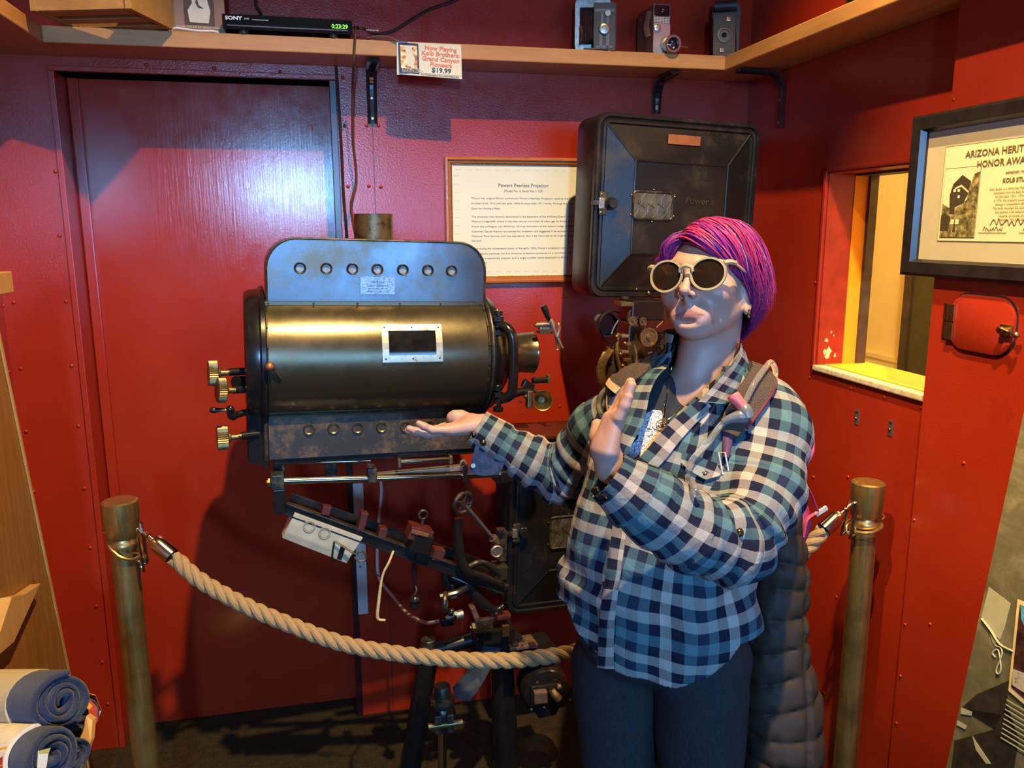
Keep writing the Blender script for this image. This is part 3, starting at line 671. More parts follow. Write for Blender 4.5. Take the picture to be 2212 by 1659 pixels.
# ================================================================ access hatch
hc0, hc1 = ONP(2062, 632, 0, XP), ONP(2188, 775, 0, XP)
FH = Frame((XP, hc0.y, hc1.z), (0, -1, 0), (0, 0, 1)); hw = hc0.y-hc1.y; hh_ = hc0.z-hc1.z
ht = empty('access_hatch', FH(hw/2, 0, hh_/2), 'small square red hatch door with rounded corners and brass latch below the certificate', 'hatch')
hb_ = MB(); P1 = [(x+hw/2, z+hh_/2) for x, z in rrect(hw, hh_, .045)]; P2 = [(x+hw/2, z+hh_/2) for x, z in rrect(hw+.007, hh_+.007, .047)]
hb_.prism(FH.xy(P2, -.001), FH.y*.001, MGAP)
MB().rings([FH.xy(P1, 0), FH.xy(P1, -.007), FH.xy([(x+hw/2, z+hh_/2) for x, z in rrect(hw-.005, hh_-.005, .043)], -.0085)], MW).build('door', None, ht)
hb_.build('gap', None, ht)
for zz in (hh_*.64, hh_*.30):
    h_ = MB(); h_.box(FH(-.013, -.003, zz), (.017, .003, .036), MBRS, FH.R(), .001); h_.box(FH(.008, -.010, zz), (.017, .003, .036), MBRS, FH.R(), .001); h_.cyl(FH(-.002, -.008, zz-.018), FH(-.002, -.008, zz+.018), .0035, MBRS); h_.build('hinge', None, ht)
lt = MB(); lt.box(FH(hw-.012, -.011, hh_*.47), (.028, .005, .022), MBRS, FH.R(), .001); lt.cyl(FH(hw-.015, -.012, hh_*.47), FH(hw-.015, -.026, hh_*.47), .006, MBRS)
lt.tube([FH(hw-.02, -.024, hh_*.47), FH(hw-.008, -.03, hh_*.52), FH(hw+.006, -.022, hh_*.47), FH(hw+.022, -.024, hh_*.44)], .0035, MBRS, 8); lt.sphere(FH(hw+.025, -.024, hh_*.437), .0065, MBRS); lt.build('latch', None, ht)
# two little metal catch plates
for (px, py), lab in (((1852, 900), 'small dull metal catch plate on the right wall, nearer the corner'), ((1925, 924), 'small dull metal catch plate on the right wall, lower and nearer the hatch')):
    p = ONP(px, py, 0, XR); FK = Frame((XR, p.y, p.z), (0, -1, 0), (0, 0, 1))
    k_ = MB(); k_.box(FK(0, -.001, -.004), (.014, .002, .034), MGRY, FK.R()); k_.box(FK(0, -.003, .017), (.012, .003, .006), MGRY, FK.R()); k_.sphere(FK(0, -.004, -.004), .0035, MNIK, 10)
    tag(k_.build('catch_plate'), lab, 'catch plate', 'catch plates on the right wall')
# ================================================================ the old film projector
tilt = math.radians(2.0); ya = math.radians(84.4)
AX = V((math.sin(ya)*math.cos(tilt), math.cos(ya)*math.cos(tilt), -math.sin(tilt)))
FJ = Frame(W(572, 768, 1.93), AX, (0, 0, 1))            # on the lamp house axis at its left end; y points back
RJ = .15
def PJ(px, py, y):
    """point of the projector's plane y (0 = axis, -.15 = front of the lamp house) seen at a pixel"""
    r = FWD*FPX + RIGHT*(px-1106) - UP*(py-829.5)
    o = FJ.o+FJ.y*y; t = (o-CAMP).dot(FJ.y)/r.dot(FJ.y); p = CAMP+r*t; d = p-FJ.o
    return (d.dot(FJ.x), y, d.dot(FJ.z))
def PW(px, py, y): return FJ(*PJ(px, py, y))
MJB = aged('aged_black_japan', (.009, .008, .008), (.028, .020, .014), (.28, .46), .1, .70, 11, 150, .36, .10)
MJC = aged('aged_lamp_house_steel', (.125, .10, .058), (.15, .09, .05), (.22, .36), .8, .76, 9, 140, .6, .08)
MJT = aged('dusty_glossy_plate', (.125, .13, .14), (.16, .11, .07), (.20, .38), .8, .66, 9, 130, .7, .08)
MSK = aged('rusty_skirt', (.045, .040, .036), (.17, .10, .055), (.42, .6), .35, .66, 12, 90, .4, .2)
MBK2 = plain('black_enamel', (.010, .009, .009), .24, spec=.5, var=.3)
MBRZ = plain('worn_brass', (.25, .18, .08), .42, .9, var=.35, vs=90); MCHR = plain('polished_steel', (.55, .52, .48), .14, 1.0, var=.08)
MRST = plain('red_wood', (.075, .014, .007), .45, var=.4, vs=40); MIRN = aged('dull_iron', (.04, .037, .034), (.12, .09, .055), (.35, .55), .7, .6, 30, 200)
MCOP = plain('copper_plate', (.50, .17, .06), .4, .7, var=.15, vs=60, bmp=.3, bs=300)
MLG = plain('light_alloy', (.42, .36, .27), .4, .9, var=.3, vs=120, bmp=.3, bs=250)
pr = empty('film_projector', W(1000, 1659, 1.95)*1.0, 'big antique black film projector with a barrel-shaped lamp house and square film magazines', 'projector')
xL, xR_ = PJ(572, 768, -RJ)[0], PJ(1063, 768, -RJ)[0]
ztop = PJ(808, 517, .06)[2]; zsk = PJ(700, 985, -.075)[2]
LHc = []
for k in range(25):
    a = math.radians(60-5*k); LHc.append((-RJ*math.cos(a), RJ*math.sin(a)))
sec = LHc+[(-.078, -.135), (-.078, zsk), (.10, zsk), (.15, -.10), (.15, .10), (.075, .13)]
mb = MB()
cy0 = LHc
front = [(y, z) for y, z in sec]
mb.rings([[FJ(x, y, z) for y, z in front] for x in (xL, (xL+xR_)/2, xR_)], MJC, True, True, True)
lh = mb.build('lamp_house', None, pr, sharp=25)
# top plate with rounded corners standing at the joint, chamber behind it
a0, a1 = PJ(576, 640, -.07), PJ(1046, 640, -.07); zt_ = PJ(808, 519, -.07)[2]; w_ = a1[0]-a0[0]; h_ = zt_-.128
def plate_outline(w, h, r, x0, z0, n=10):
    P = [(x0, z0), (x0, z0+h-r)]+[(x0+r-r*math.cos(math.radians(9*k)), z0+h-r+r*math.sin(math.radians(9*k))) for k in range(1, 11)]
    P += [(x0+w-r+r*math.sin(math.radians(9*k)), z0+h-r+r*math.cos(math.radians(9*k))) for k in range(0, 11)]+[(x0+w, z0)]
    return P
PO = plate_outline(w_, h_, .07, a0[0], .128)
MB().prism([FJ(x, -.072, z) for x, z in PO], FJ.y*.19, MJT).build('vent_hood', None, lh, .002)
ed = MB(); ed.tube([FJ(x, -.0735, z) for x, z in PO], .0028, MIRN, 6, 1); ed.build('hood_edge', None, lh)
def ring_hole(name, px, py, y, r, mat, deep):
    c = PW(px, py, y); q = MB()
    q.lathe(c, -FJ.y, [(0, r*1.0), (.006, r), (.008, r*.9), (.006, r*.72), (-.0005, r*.66)], mat, 28, True, False)
    q.lathe(c-FJ.y*.0012, FJ.y, [(0, r*.7), (.0004, .0001)], deep, 24, False, False)
    return q.build(name, None, lh)
MGL2 = plain('dusty_glass', (.20, .20, .20), .3, spec=.7, var=.4, vs=120)
for px, py in ((648, 579), (705, 580), (761, 581), (815, 582), (870, 583), (924, 584), (975, 585)): ring_hole('vent_ring', px, py, -.0725, .0135, MIRN, MGL2)
for px, py in ((667, 926), (720, 924), (772, 923), (824, 921), (875, 920), (926, 918), (973, 917)): ring_hole('vent_ring', px, py, -.0785, .0135, MBRZ, MGAP)
# maker's plate
pl0, pl1 = PW(778, 636, -.074), PW(854, 598, -.074)
c = (pl0+pl1)/2; wn = (pl1-pl0).dot(FJ.x); hn = (pl1-pl0).dot(FJ.z)
MNP = plain('silvery_name_plate', (.30, .31, .33), .28, .8, var=.35, vs=150, bmp=.5, bs=400)
np_ = MB(); np_.box(c, (wn, .002, hn), MNP, FJ.R(), .0006); np_.build('maker_plate', None, lh)
FN = Frame(c, FJ.x, FJ.z)
for tx, dz, s_ in (('Nicholas', .006, .0085), ('Power Company', -.002, .0075), ('MANUFACTURERS  NEW YORK', -.0085, .0035), ('PATENTED 1906   11129', -.0155, .005)):
    text('lettering', tx, FN(0, -.0014, dz), FN, s_, MJB, lh, 'CENTER')
# seam strip between plate and barrel
st = MB(); st.box(FJ((xL+xR_)/2, -.0785, .1315), (xR_-xL, .005, .010), MJC, FJ.R(), .001)
for k in range(6): st.sphere(FJ(xL+.012+(xR_-xL-.024)*k/5, -.0815, .1315), .0028, MIRN, 8)
st.build('seam_strip', None, lh)
# hinged door outline on the barrel: thin raised edges
def arc_pts(x, r, a0_, a1_, n=16): return [FJ(x, -r*math.cos(math.radians(a)), r*math.sin(math.radians(a))) for a in [a0_+(a1_-a0_)*k/n for k in range(n+1)]]
de = MB()
for x in (xL+.006, xR_-.006):
    de.tube(arc_pts(x, RJ+.0005, 58, -60), .0024, MIRN, 6, 1)
    for a in range(50, -60, -18): de.sphere(FJ(x, -(RJ+.002)*math.cos(math.radians(a)), (RJ+.002)*math.sin(math.radians(a))), .0026, MJB, 8)
de.tube([FJ(xL+.004, -.0755, -.1305), FJ(xR_-.004, -.0755, -.1305)], .002, MIRN, 6, 1)
de.build('door_edge', None, lh)
# skirt
s0, s1 = PJ(572, 905, -.08), PJ(1060, 985, -.08)
MB().box(FJ((xL+xR_)/2, -.0795, (-.137+zsk)/2), (xR_-xL-.004, .004, -.137-zsk), MSK, FJ.R(), .001).build('skirt', None, lh)
# observation window: frame following the barrel, dark glass
def barrel(px, py, r):
    rr = FWD*FPX + RIGHT*(px-1106) - UP*(py-829.5); o = CAMP-FJ.o
    dy, dz = rr.dot(FJ.y), rr.dot(FJ.z); oy, oz = o.dot(FJ.y), o.dot(FJ.z)
    A_, B_, C_ = dy*dy+dz*dz, 2*(oy*dy+oz*dz), oy*oy+oz*oz-r*r; t = (-B_-math.sqrt(B_*B_-4*A_*C_))/(2*A_)
    q = o+rr*t; return q.dot(FJ.x), math.atan2(q.dot(FJ.z), -q.dot(FJ.y))
def BP(x, a, r): return FJ(x, -r*math.cos(a), r*math.sin(a))
x0, a1_ = barrel(822, 703, RJ); x1, a0_ = barrel(956, 780, RJ)
def bframe(x0, x1, a0, a1, r0, r1, w, mat, name, par):
    q = MB(); wa = w/RJ
    N = 6
    def strip(xa, xb, aa, ab):
        rs = []
        for k in range(N+1):
            a = aa+(ab-aa)*k/N; rs.append([BP(xa, a, r0), BP(xb, a, r0), BP(xb, a, r1), BP(xa, a, r1)])
        q.rings(rs, mat, False)
    strip(x0, x0+w, a0, a1); strip(x1-w, x1, a0, a1); strip(x0+w, x1-w, a0, a0+wa); strip(x0+w, x1-w, a1-wa, a1)
    for xx in (x0+w*.5, (x0+x1)/2, x1-w*.5):
        for aa in (a0+wa*.5, a1-wa*.5): q.sphere(BP(xx, aa, r1), .0022, MIRN, 8)
    return q.build(name, None, par)
MWF = aged('worn_pale_steel', (.62, .52, .36), (.30, .16, .08), (.3, .5), .85, .72, 40, 200)
ow = bframe(x0, x1, a0_, a1_, RJ-.004, RJ+.005, .0155, MWF, 'observation_window', lh)
q = MB(); q.rings([[BP(x0+.012, a, RJ+.0008), BP(x1-.012, a, RJ+.0008), BP(x1-.012, a, RJ-.002), BP(x0+.012, a, RJ-.002)] for a in [a0_+.07+(a1_-a0_-.14)*k/6 for k in range(7)]], plain('window_glass_dark', (.012, .011, .010), .1, spec=.8, var=.5)); q.build('window_glass', None, lh)
# brass knob on the barrel door
xk, ak = barrel(582, 789, RJ); kb = MB(); nrm = BP(0, ak, 1)-BP(0, ak, 0)
kb.cyl(BP(xk, ak, RJ-.002), BP(xk, ak, RJ+.014), .0035, MIRN); kb.sphere(BP(xk, ak, RJ+.020), .0095, MCOP, 16)
kb.tube([BP(xk+.004, ak, RJ+.01), BP(xk+.012, ak-.10, RJ+.006), BP(xk+.024, ak-.2, RJ+.002)], .0028, MIRN, 8); kb.build('door_knob', None, lh)
# left end bell
def scaled(s, dx, grow=0): return [FJ(dx, y*s+.0, (z-(-.03))*s-.03) for y, z in end_sec]
end_sec = [(-.155*math.cos(math.radians(a)), .155*math.sin(math.radians(a))) for a in range(70, -61, -6)]+[(-.085, -.15), (-.085, zsk-.010), (.10, zsk-.010), (.15, -.10), (.15, .08), (.06, .155)]
eb = MB(); eb.rings([scaled(1.0, xL+.006), scaled(1.04, xL+.003), scaled(1.04, xL-.006), scaled(1.0, xL-.010), scaled(.99, xL-.030), scaled(.955, xL-.040), scaled(.90, xL-.043)], MBK2, True); eb.build('end_bell', None, pr, sharp=30)
# corner flanges
for x in (xL-.001, xR_+.001):
    cf = MB(); cf.tube([FJ(x, -.155*math.cos(math.radians(a))-.002, .158*math.sin(math.radians(a))) for a in range(75, -62, -8)]+[FJ(x, -.088, -.15), FJ(x, -.088, zsk)], .005, MIRN, 6, 2, flat=.5); cf.build('end_flange', None, lh)
# right end: stepped bell, condenser throat, lens tube
rb = MB(); X = xR_
rb.lathe(FJ(X, 0, -.004), FJ.x, [(-.003, .158), (.010, .158), (.014, .150), (.030, .144), (.040, .130), (.048, .118), (.052, .108), (.056, .106), (.064, .098), (.072, .080), (.078, .066), (.080, .0645)], MBK2, 48, True, False); rb.build('front_bell', None, pr, sharp=40)
lt_ = MB(); lt_.lathe(FJ(X+.075, 0, -.004), FJ.x, [(0, .066), (.006, .069), (.010, .066), (.026, .058), (.028, .053), (.031, .0515), (.078, .054), (.082, .0555), (.084, .0535), (.083, .049), (.03, .047), (.03, .0001)], MJC, 40, True, False)
lt_.build('lens_cone', None, pr)
# vertical hinge / guard tube on the front bell
hg = MB()
pA, pB, pC, pD_ = PW(1085, 690, -.115), PW(1108, 735, -.155), PW(1110, 835, -.155), PW(1088, 868, -.12)
hg.tube([PW(1080, 700, -.13), PW(1098, 712, -.15), PW(1108, 740, -.158), PW(1108, 830, -.158), PW(1100, 855, -.15), PW(1082, 862, -.13)], .0125, MBK2, 14, 6)
hg.build('guard_bar', None, pr)
hn_ = MB()
for ya_, yb_ in ((676, 718), (838, 884)):
    for k, (dy, r_) in enumerate(((0, .0105), (.3, .013), (.62, .010), (1, .0115))):
        p = PW(1076, ya_+(yb_-ya_)*dy, -.13); hn_.lathe(p, FJ.z, [(-.006, r_), (-.0055, r_+.001), (.0055, r_+.001), (.006, r_)], MBK2, 6 if k % 2 else 20, False)
    hn_.sphere(PW(1074, ya_-4, -.13), .006, MBRZ, 10)
hn_.cyl(PW(1076, 672, -.128), PW(1078, 888, -.128), .0052, MBK2); hn_.build('hinge', None, pr)
# three-pronged lever on top of lens tube
lv = MB()
lv.box(PW(1176, 706, -.055), (.030, .022, .016), MLG, FJ.R(), .003); lv.box(PW(1176, 717, -.050), (.034, .03, .006), MIRN, FJ.R(), .001)
lv.cyl(PW(1158, 702, -.065), PW(1190, 700, -.065), .0062, MLG); lv.sphere(PW(1158, 703, -.065), .0048, MBRZ, 10)
lv.build('lever_mount', None, pr)
lv = MB()
lv.tube([PW(1173, 660, -.07), PW(1177, 668, -.07), PW(1183, 684, -.07), PW(1188, 694, -.068)], [.0075, .0085, .007, .005], MJB, 12, 5)
lv.tube([PW(1188, 690, -.068), PW(1194, 702, -.072), PW(1200, 722, -.075), PW(1206, 734, -.075), PW(1215, 751, -.075)], [.007, .0065, .004, .004, .003], MLG, 10, 5)
lv.tube([PW(1199, 716, -.072), PW(1203, 736, -.068), PW(1204, 755, -.066)], [.004, .0035, .003], MLG, 8, 4)
lv.tube([PW(1207, 701, -.078), PW(1208, 712, -.078), PW(1204, 728, -.078)], [.0035, .0035, .003], MLG, 8, 4)
for x_, y_ in ((1215, 751), (1204, 756), (1207, 700)): lv.sphere(PW(x_, y_, -.073), .0042, MLG, 8)
lv.build('lever', None, pr)
# adjusting arm with eyecup under the lens tube
ar = MB()
ar.tube([PW(1085, 862, -.13), PW(1105, 852, -.13), PW(1130, 846, -.125), PW(1150, 850, -.13)], [.012, .011, .010, .009], MJB, 12, 5)
ar.box(PW(1140, 832, -.12), (.03, .02, .02), MJB, FJ.R()@Matrix.Rotation(.5, 3, 'Y'), .003)
ar.cyl(PW(1150, 822, -.11), PW(1184, 820, -.11), .0082, MBK2); ar.box(PW(1184, 819, -.112), (.006, .018, .022), MBRZ, FJ.R(), .001)
ar.tube([PW(1134, 820, -.12), PW(1140, 834, -.12), PW(1152, 842, -.12), PW(1160, 846, -.12)], .006, MIRN, 8, 4)
ar.box(PW(1143, 862, -.14), (.014, .02, .045), MBRZ, FJ.R(), .003); ar.sphere(PW(1136, 857, -.15), .006, MIRN, 10)
ar.box(PW(1098, 856, -.14), (.028, .02, .014), MIRN, FJ.R(), .003); ar.sphere(PW(1125, 867, -.14), .004, MIRN, 8)
ar.build('adjusting_arm', None, pr)
ec = MB(); c = PW(1171, 865, -.15); axd = (CAMP-c).normalized(); axd = (axd+V((.12, 0, -.06))).normalized()
ec.lathe(c+axd*-.02, axd, [(0, .0165), (.012, .018), (.03, .0245), (.0345, .0258), (.036, .0248), (.035, .0225), (.026, .019), (.014, .011), (.008, .0085), (.007, .0001)], MBRZ, 44, True, False)
for k in range(36):
    a = 2*math.pi*k/36; x_ = axd.orthogonal().normalized(); y_ = axd.cross(x_); d = x_*math.cos(a)+y_*math.sin(a)
    ec.tube([c-axd*.008+d*.0182, c+axd*.010+d*.0243], .0011, MBRZ, 5, 1)
ec.build('eyecup', None, pr)
# knurled control wheels at the left end
def knurl(name, c, ax_, r, w, mat, n=36):
    ax_ = V(ax_).normalized(); x = ax_.orthogonal().normalized(); y = ax_.cross(x); q = MB(); rs = []
    for h, s in ((-w/2, .90), (-w/2+.002, 1), (w/2-.002, 1), (w/2, .90)):
        rs.append([c+ax_*h+(x*math.cos(2*math.pi*k/(2*n))+y*math.sin(2*math.pi*k/(2*n)))*(r*s*(1 if k % 2 else .93)) for k in range(2*n)])
    q.rings(rs, mat, False); q.lathe(c+ax_*w/2, ax_, [(0, r*.5), (.004, r*.45), (.006, r*.25), (.02, r*.22)], mat, 20)
    return q
for (px, py, r, w, tip, y_) in ((460, 806, .0285, .022, (528, 802), -.10), (478, 843, .028, .020, (528, 841), -.13), (481, 946, .0275, .026, (560, 937), -.10)):
    c = PW(px, py, y_); e_ = PW(tip[0], tip[1], y_+.02); ax_ = (e_-c).normalized()
    q = knurl('k', c, (ax_+V((0, -.18, 0))).normalized(), r, w, MBRZ); cw_ = q.build('control_wheel', None, pr)
    MB().cyl(c, c+(e_-c)*.62, .0052, MBRZ).build('shaft', None, cw_); MB().cyl(c+(e_-c)*.5, e_, .0088, MBK2).build('sleeve', None, cw_)
ch = MB()
ch.tube([PW(453, 885, -.12), PW(462, 886, -.12), PW(472, 886, -.12), PW(484, 885, -.12)], [.0055, .0072, .005, .0035], MBK2, 12, 4)
ch.cyl(PW(476, 886, -.12), PW(492, 886, -.12), .0042, MBRZ); ch.sphere(PW(497, 884, -.12), (.010, .008, .009), MBK2, 12)
ch.tube([PW(497, 885, -.115), PW(502, 898, -.11), PW(510, 896, -.10), PW(532, 890, -.09)], [.008, .011, .008, .008], MBK2, 12, 4)
ch.build('crank_handle', None, pr); ch = MB(); ch.cyl(PW(508, 826, -.1), PW(530, 825, -.08), .014, MBK2); ch.build('packing_gland', None, pr)
# chimney collar
c = FJ(PJ(808, 470, .02)[0], .03, zt_-.004); top = PJ(808, 462, .03)[2]
cm = MB(); cr_ = .047; hh2 = top-(zt_-.004)
rs = []
for h, s in ((0, 1), (hh2*.55, 1), (hh2, 1.0), (hh2, .96), (hh2*.3, .96)):
    rs.append([c+FJ.z*h+(V((1, 0, 0))*math.cos(2*math.pi*k/72)+V((0, 1, 0))*math.sin(2*math.pi*k/72))*(cr_*s*(1-.012*(k % 2)*(1 if h > .4*hh2 else 0))) for k in range(72)])
cm.rings(rs, aged('chimney_iron', (.06, .045, .03), (.17, .12, .06), (.35, .5), .7, .55, 30, 260, .4, .3), True, True, False); cm.build('chimney_collar', None, pr)
pr_base = MB(); pr_base.box(FJ(PJ(860, 510, .02)[0], .03, zt_), (.24, .12, .004), MIRN, FJ.R(), .001); pr_base.build('hood_cover', None, pr)

# ---- rails under the lamp house
yr = -.11
rl = MB(); rl.cyl(PW(590, 1040, yr), PW(1098, 1024, yr), .0082, MCHR, n=20); rl.build('slide_rail', None, pr)
MB().cyl(PW(606, 1001, -.02), PW(800, 995, -.02), .0045, MCHR, n=14).build('slide_rail', None, pr)
MB().box((PW(812, 1022, -.07)+PW(1000, 1014, -.07))/2, ((PW(1000, 1014, -.07)-PW(812, 1022, -.07)).length, .02, .012), MWF, FJ.R()@Matrix.Rotation(-.035, 3, 'Y'), .001).build('slide_bar', None, pr)
u = MB(); u.cyl(PW(864, 998, -.10), PW(972, 992, -.10), .0062, MCHR)
for x_, y_ in ((862, 999), (973, 992)): u.box(PW(x_, y_, -.10), (.008, .02, .022), MBRZ, FJ.R(), .002)
u.build('latch_bar', None, pr)
cb = MB()
cb.box(PW(599, 1038, yr), (.030, .04, .036), MIRN, FJ.R(), .003); cb.box(PW(603, 1080, yr), (.028, .035, .06), MBK2, FJ.R(), .003); cb.lathe(PW(585, 1042, yr), -FJ.x, [(0, .011), (.006, .011), (.0065, .006), (.009, .006)], MBRZ, 6, False)
cb.build('rail_clamp', None, pr); cb = MB(); cb.box(PW(803, 1025, yr), (.022, .03, .036), MIRN, FJ.R(), .003); cb.tube([PW(800, 1010, -.12), PW(801, 1003, -.12)], .0095, MIRN, 12, 1)
cb.build('rail_clamp', None, pr); cb = MB(); cb.box(PW(1002, 1020, yr), (.012, .03, .045), MBK2, FJ.R(), .002); cb.tube([PW(995, 1003, -.12), PW(999, 995, -.12), PW(1006, 1003, -.12)], .005, MBRZ, 8, 3)
cb.build('rail_clamp', None, pr); cb = MB(); cb.box(PW(1092, 1027, yr), (.034, .03, .028), MBK2, FJ.R(), .003); cb.box(PW(1108, 1018, yr), (.006, .02, .022), MBRZ, FJ.R(), .001)
cb.build('rail_clamp', None, pr)
MB().box(FJ((xL+xR_)/2, -.0, zsk-.008), (xR_-xL-.03, .15, .016), MBK2, FJ.R(), .002).build('base_rail', None, pr)
MB().box(PW(715, 1018, .05), (.03, .01, .05), MIRN, FJ.R(), .002).build('bracket_plate', None, pr)
hang = MB(); hang.box(PW(603, 1015, -.05), (.028, .03, .05), MBK2, FJ.R(), .002); hang.box(PW(1080, 1000, -.03), (.03, .05, .10), MBK2, FJ.R(), .002); hang.build('rail_hanger', None, pr)
# ---- slanting arm
def beam(mb, a, b, w, h, mat):
    a, b = V(a), V(b); x = (b-a).normalized(); z = FJ.y.cross(x)*-1; z = x.cross(FJ.y) if False else (FJ.z-x*x.dot(FJ.z)).normalized(); y = z.cross(x)
    mb.box((a+b)/2, ((b-a).length, w, h), mat, Matrix((x, y, z)).transposed(), .0015)
arm = MB()
beam(arm, PW(598, 1090, -.09), PW(1085, 1268, -.09), .008, .026, MJB)
beam(arm, PW(598, 1078, -.09), PW(1085, 1256, -.09), .022, .004, MIRN)
beam(arm, PW(598, 1102, -.09), PW(1085, 1280, -.09), .022, .004, MJB)
beam(arm, PW(625, 1075, -.02), PW(1085, 1235, -.02), .008, .028, MJB)
arm.build('slanting_arm', None, pr)
for px, py, w2, h2 in ((782, 1125, .018, .05), (704, 1100, .02, .022), (825, 1148, .02, .026), (945, 1195, .03, .03)):
    rw = MB(); rw.box(PW(px, py, -.085), (w2, .03, h2), MRST, FJ.R()@Matrix.Rotation(.25, 3, 'Y'), .002); rw.build('wooden_block', None, pr)
# junction box slung under the arm
MBX = plain('dusty_white_box', (.52, .47, .33), .5, .2, var=.18, vs=25)
P4 = [PW(637, 1108, -.10), PW(784, 1162, -.10), PW(757, 1203, -.10), PW(617, 1149, -.10)]
jb = MB(); bx = (P4[1]-P4[0]).normalized(); bz = (P4[0]-P4[3]).normalized(); by = FJ.y
jb.prism(P4, by*.045, MBX)
P5 = [P4[3], P4[2], P4[2]-bz*.020+by*.004, P4[3]-bz*.018+by*.004]; jb.prism(P5, by*.04, MBX)
jbo = jb.build('junction_box', None, pr, .001)
FB_ = Frame((P4[0]+P4[1]+P4[2]+P4[3])/4, bx, bz)
for px, py in ((668, 1138), (701, 1152)):
    c = PW(px, py, -.101); q = MB(); q.torus(c, by, .0138, .0013, plain('grey_score', (.30, .26, .18), .6) if 'grey_score' not in bpy.data.materials else bpy.data.materials['grey_score'], 28, 6); q.torus(c, by, .0105, .0007, bpy.data.materials['grey_score'], 24, 6); q.build('knockout', None, jbo)
cl = MB(); cl.tube([PW(722, 1169, -.108), PW(740, 1180, -.112), PW(762, 1194, -.115), PW(770, 1197, -.115), PW(778, 1190, -.117), PW(789, 1196, -.117), PW(789, 1208, -.117), PW(776, 1212, -.117), PW(766, 1204, -.116)], .0024, MBRZ, 8, 5)
cl.tube([PW(722, 1170, -.105), PW(719, 1190, -.104), PW(718, 1206, -.104), PW(724, 1212, -.10)], .0024, MBK2, 8, 4); cl.box(PW(737, 1194, -.102), (.012, .004, .035), MBK2, FJ.R()@Matrix.Rotation(.3, 3, 'Y'), .001); cl.build('wire_clip', None, jbo)
# switch box with flex and plug hanging under the arm
sb = MB(); Rr = FJ.R()@Matrix.Rotation(.35, 3, 'Y')
sb.box(PW(905, 1150, -.10), (.06, .05, .035), MRST, Rr, .003); sb.box(PW(908, 1170, -.105), (.05, .045, .05), MBK2, Rr, .004); sb.torus(PW(914, 1112, -.09), FJ.y, .011, .0035, MIRN); sb.cyl(PW(914, 1122, -.09), PW(910, 1142, -.09), .005, MIRN); sb.box(PW(908, 1152, -.128), (.045, .004, .010), MCOP, Rr, .001)
sb.build('switch_box', None, pr)
fx = MB(); fx.tube([PW(896, 1190, -.09), PW(894, 1230, -.09), PW(896, 1270, -.09)], .0055, MBK2, 8, 5); fx.lathe(PW(896, 1288, -.09), -FJ.z, [(-.006, .004), (0, .013), (.008, .017), (.010, .0125), (.03, .0125), (.034, .009)], MBK2, 20)
fx.tube([PW(898, 1266, -.1), PW(900, 1275, -.102), (PW(896, 1284, -.1))], .002, MLG, 6, 3); fx.build('hanging_plug', None, pr)
st_ = MB(); st_.tube([PW(850, 1190, -.10), PW(840, 1215, -.11), PW(826, 1245, -.11), PW(818, 1300, -.11), PW(816, 1335, -.11), PW(832, 1340, -.11)], [.003, .003, .003, .0042, .0040, .003], plain('braided_yellow_cord', (.60, .45, .18), .8, var=.3, vs=300, bmp=.8, bs=400), 8, 5)
st_.tube([PW(790, 1210, -.11), PW(805, 1235, -.11), PW(825, 1247, -.11)], .0018, MBK2, 6, 4); st_.build('cord', None, pr)
# hand wheel and shaft
c = PW(1000, 1086, -.10); e_ = PW(1068, 1166, -.06); ax_ = (e_-c).normalized(); ax2 = (ax_*.55+V((-.1, -.55, .35))).normalized()
hw_ = MB(); n = 48; x = ax2.orthogonal().normalized(); y = ax2.cross(x)
hw_.tube([c+(x*math.cos(2*math.pi*k/n)+y*math.sin(2*math.pi*k/n))*(.0265+.0012*(k % 2)) for k in range(n)], .0058, MIRN, 8, 1, True)
for k in range(4):
    a = math.pi/2*k+.4; hw_.cyl(c, c+(x*math.cos(a)+y*math.sin(a))*.026, .0038, MIRN, n=8)
hw_.cyl(c-ax2*.006, c+ax2*.006, .009, MIRN); hw_.build('hand_wheel', None, pr)
sf = MB(); sf.cyl(c, e_, .0052, MGRY); sf.cyl(e_-ax_*.008, e_+ax_*.02, .012, MRBX); sf.build('wheel_shaft', None, pr)
brg = MB(); brg.box(PW(1082, 1175, -.05), (.022, .04, .085), MIRN, FJ.R(), .003); brg.lathe(PW(1072, 1190, -.09), -FJ.y, [(0, .017), (.006, .017), (.008, .014), (.005, .012), (.005, .0001)], MLG, 24); brg.sphere(PW(1084, 1145, -.08), .006, MIRN, 10); brg.sphere(PW(1075, 1205, -.08), .006, MIRN, 10); brg.build('shaft_bearing', None, pr)
# curved black lever and castings at the pivot
cs = MB()
cs.tube([PW(990, 1120, -.11), PW(990, 1165, -.11), PW(995, 1205, -.11), PW(1010, 1235, -.11), PW(1040, 1245, -.10), PW(1085, 1265, -.09)], [.0105, .013, .0125, .014, .012, .012], MBK2, 12, 6)
cs.tube([PW(1010, 1225, -.1), PW(1035, 1215, -.1), PW(1058, 1222, -.09), PW(1080, 1240, -.09)], [.008, .008, .009, .010], MJB, 10, 5)
cs.build('pivot_lever', None, pr)
cs = MB()
cs.box(PW(1078, 1232, -.07), (.035, .05, .04), MJC, FJ.R(), .004); cs.cyl(PW(1058, 1270, -.08), PW(1095, 1268, -.08), .0165, MBK2); cs.lathe(PW(1060, 1270, -.08), -FJ.x, [(0, .010), (.006, .010), (.0065, .005), (.010, .005)], MBRZ, 6, False)
cs.tube([PW(975, 1245, -.06), PW(1010, 1262, -.07), PW(1040, 1300, -.08), PW(1070, 1318, -.08), PW(1088, 1308, -.08)], [.014, .017, .016, .011, .006], MBK2, 12, 6)
cs.tube([PW(960, 1235, -.05), PW(968, 1262, -.06), PW(1005, 1275, -.06)], .011, MBK2, 10, 5)
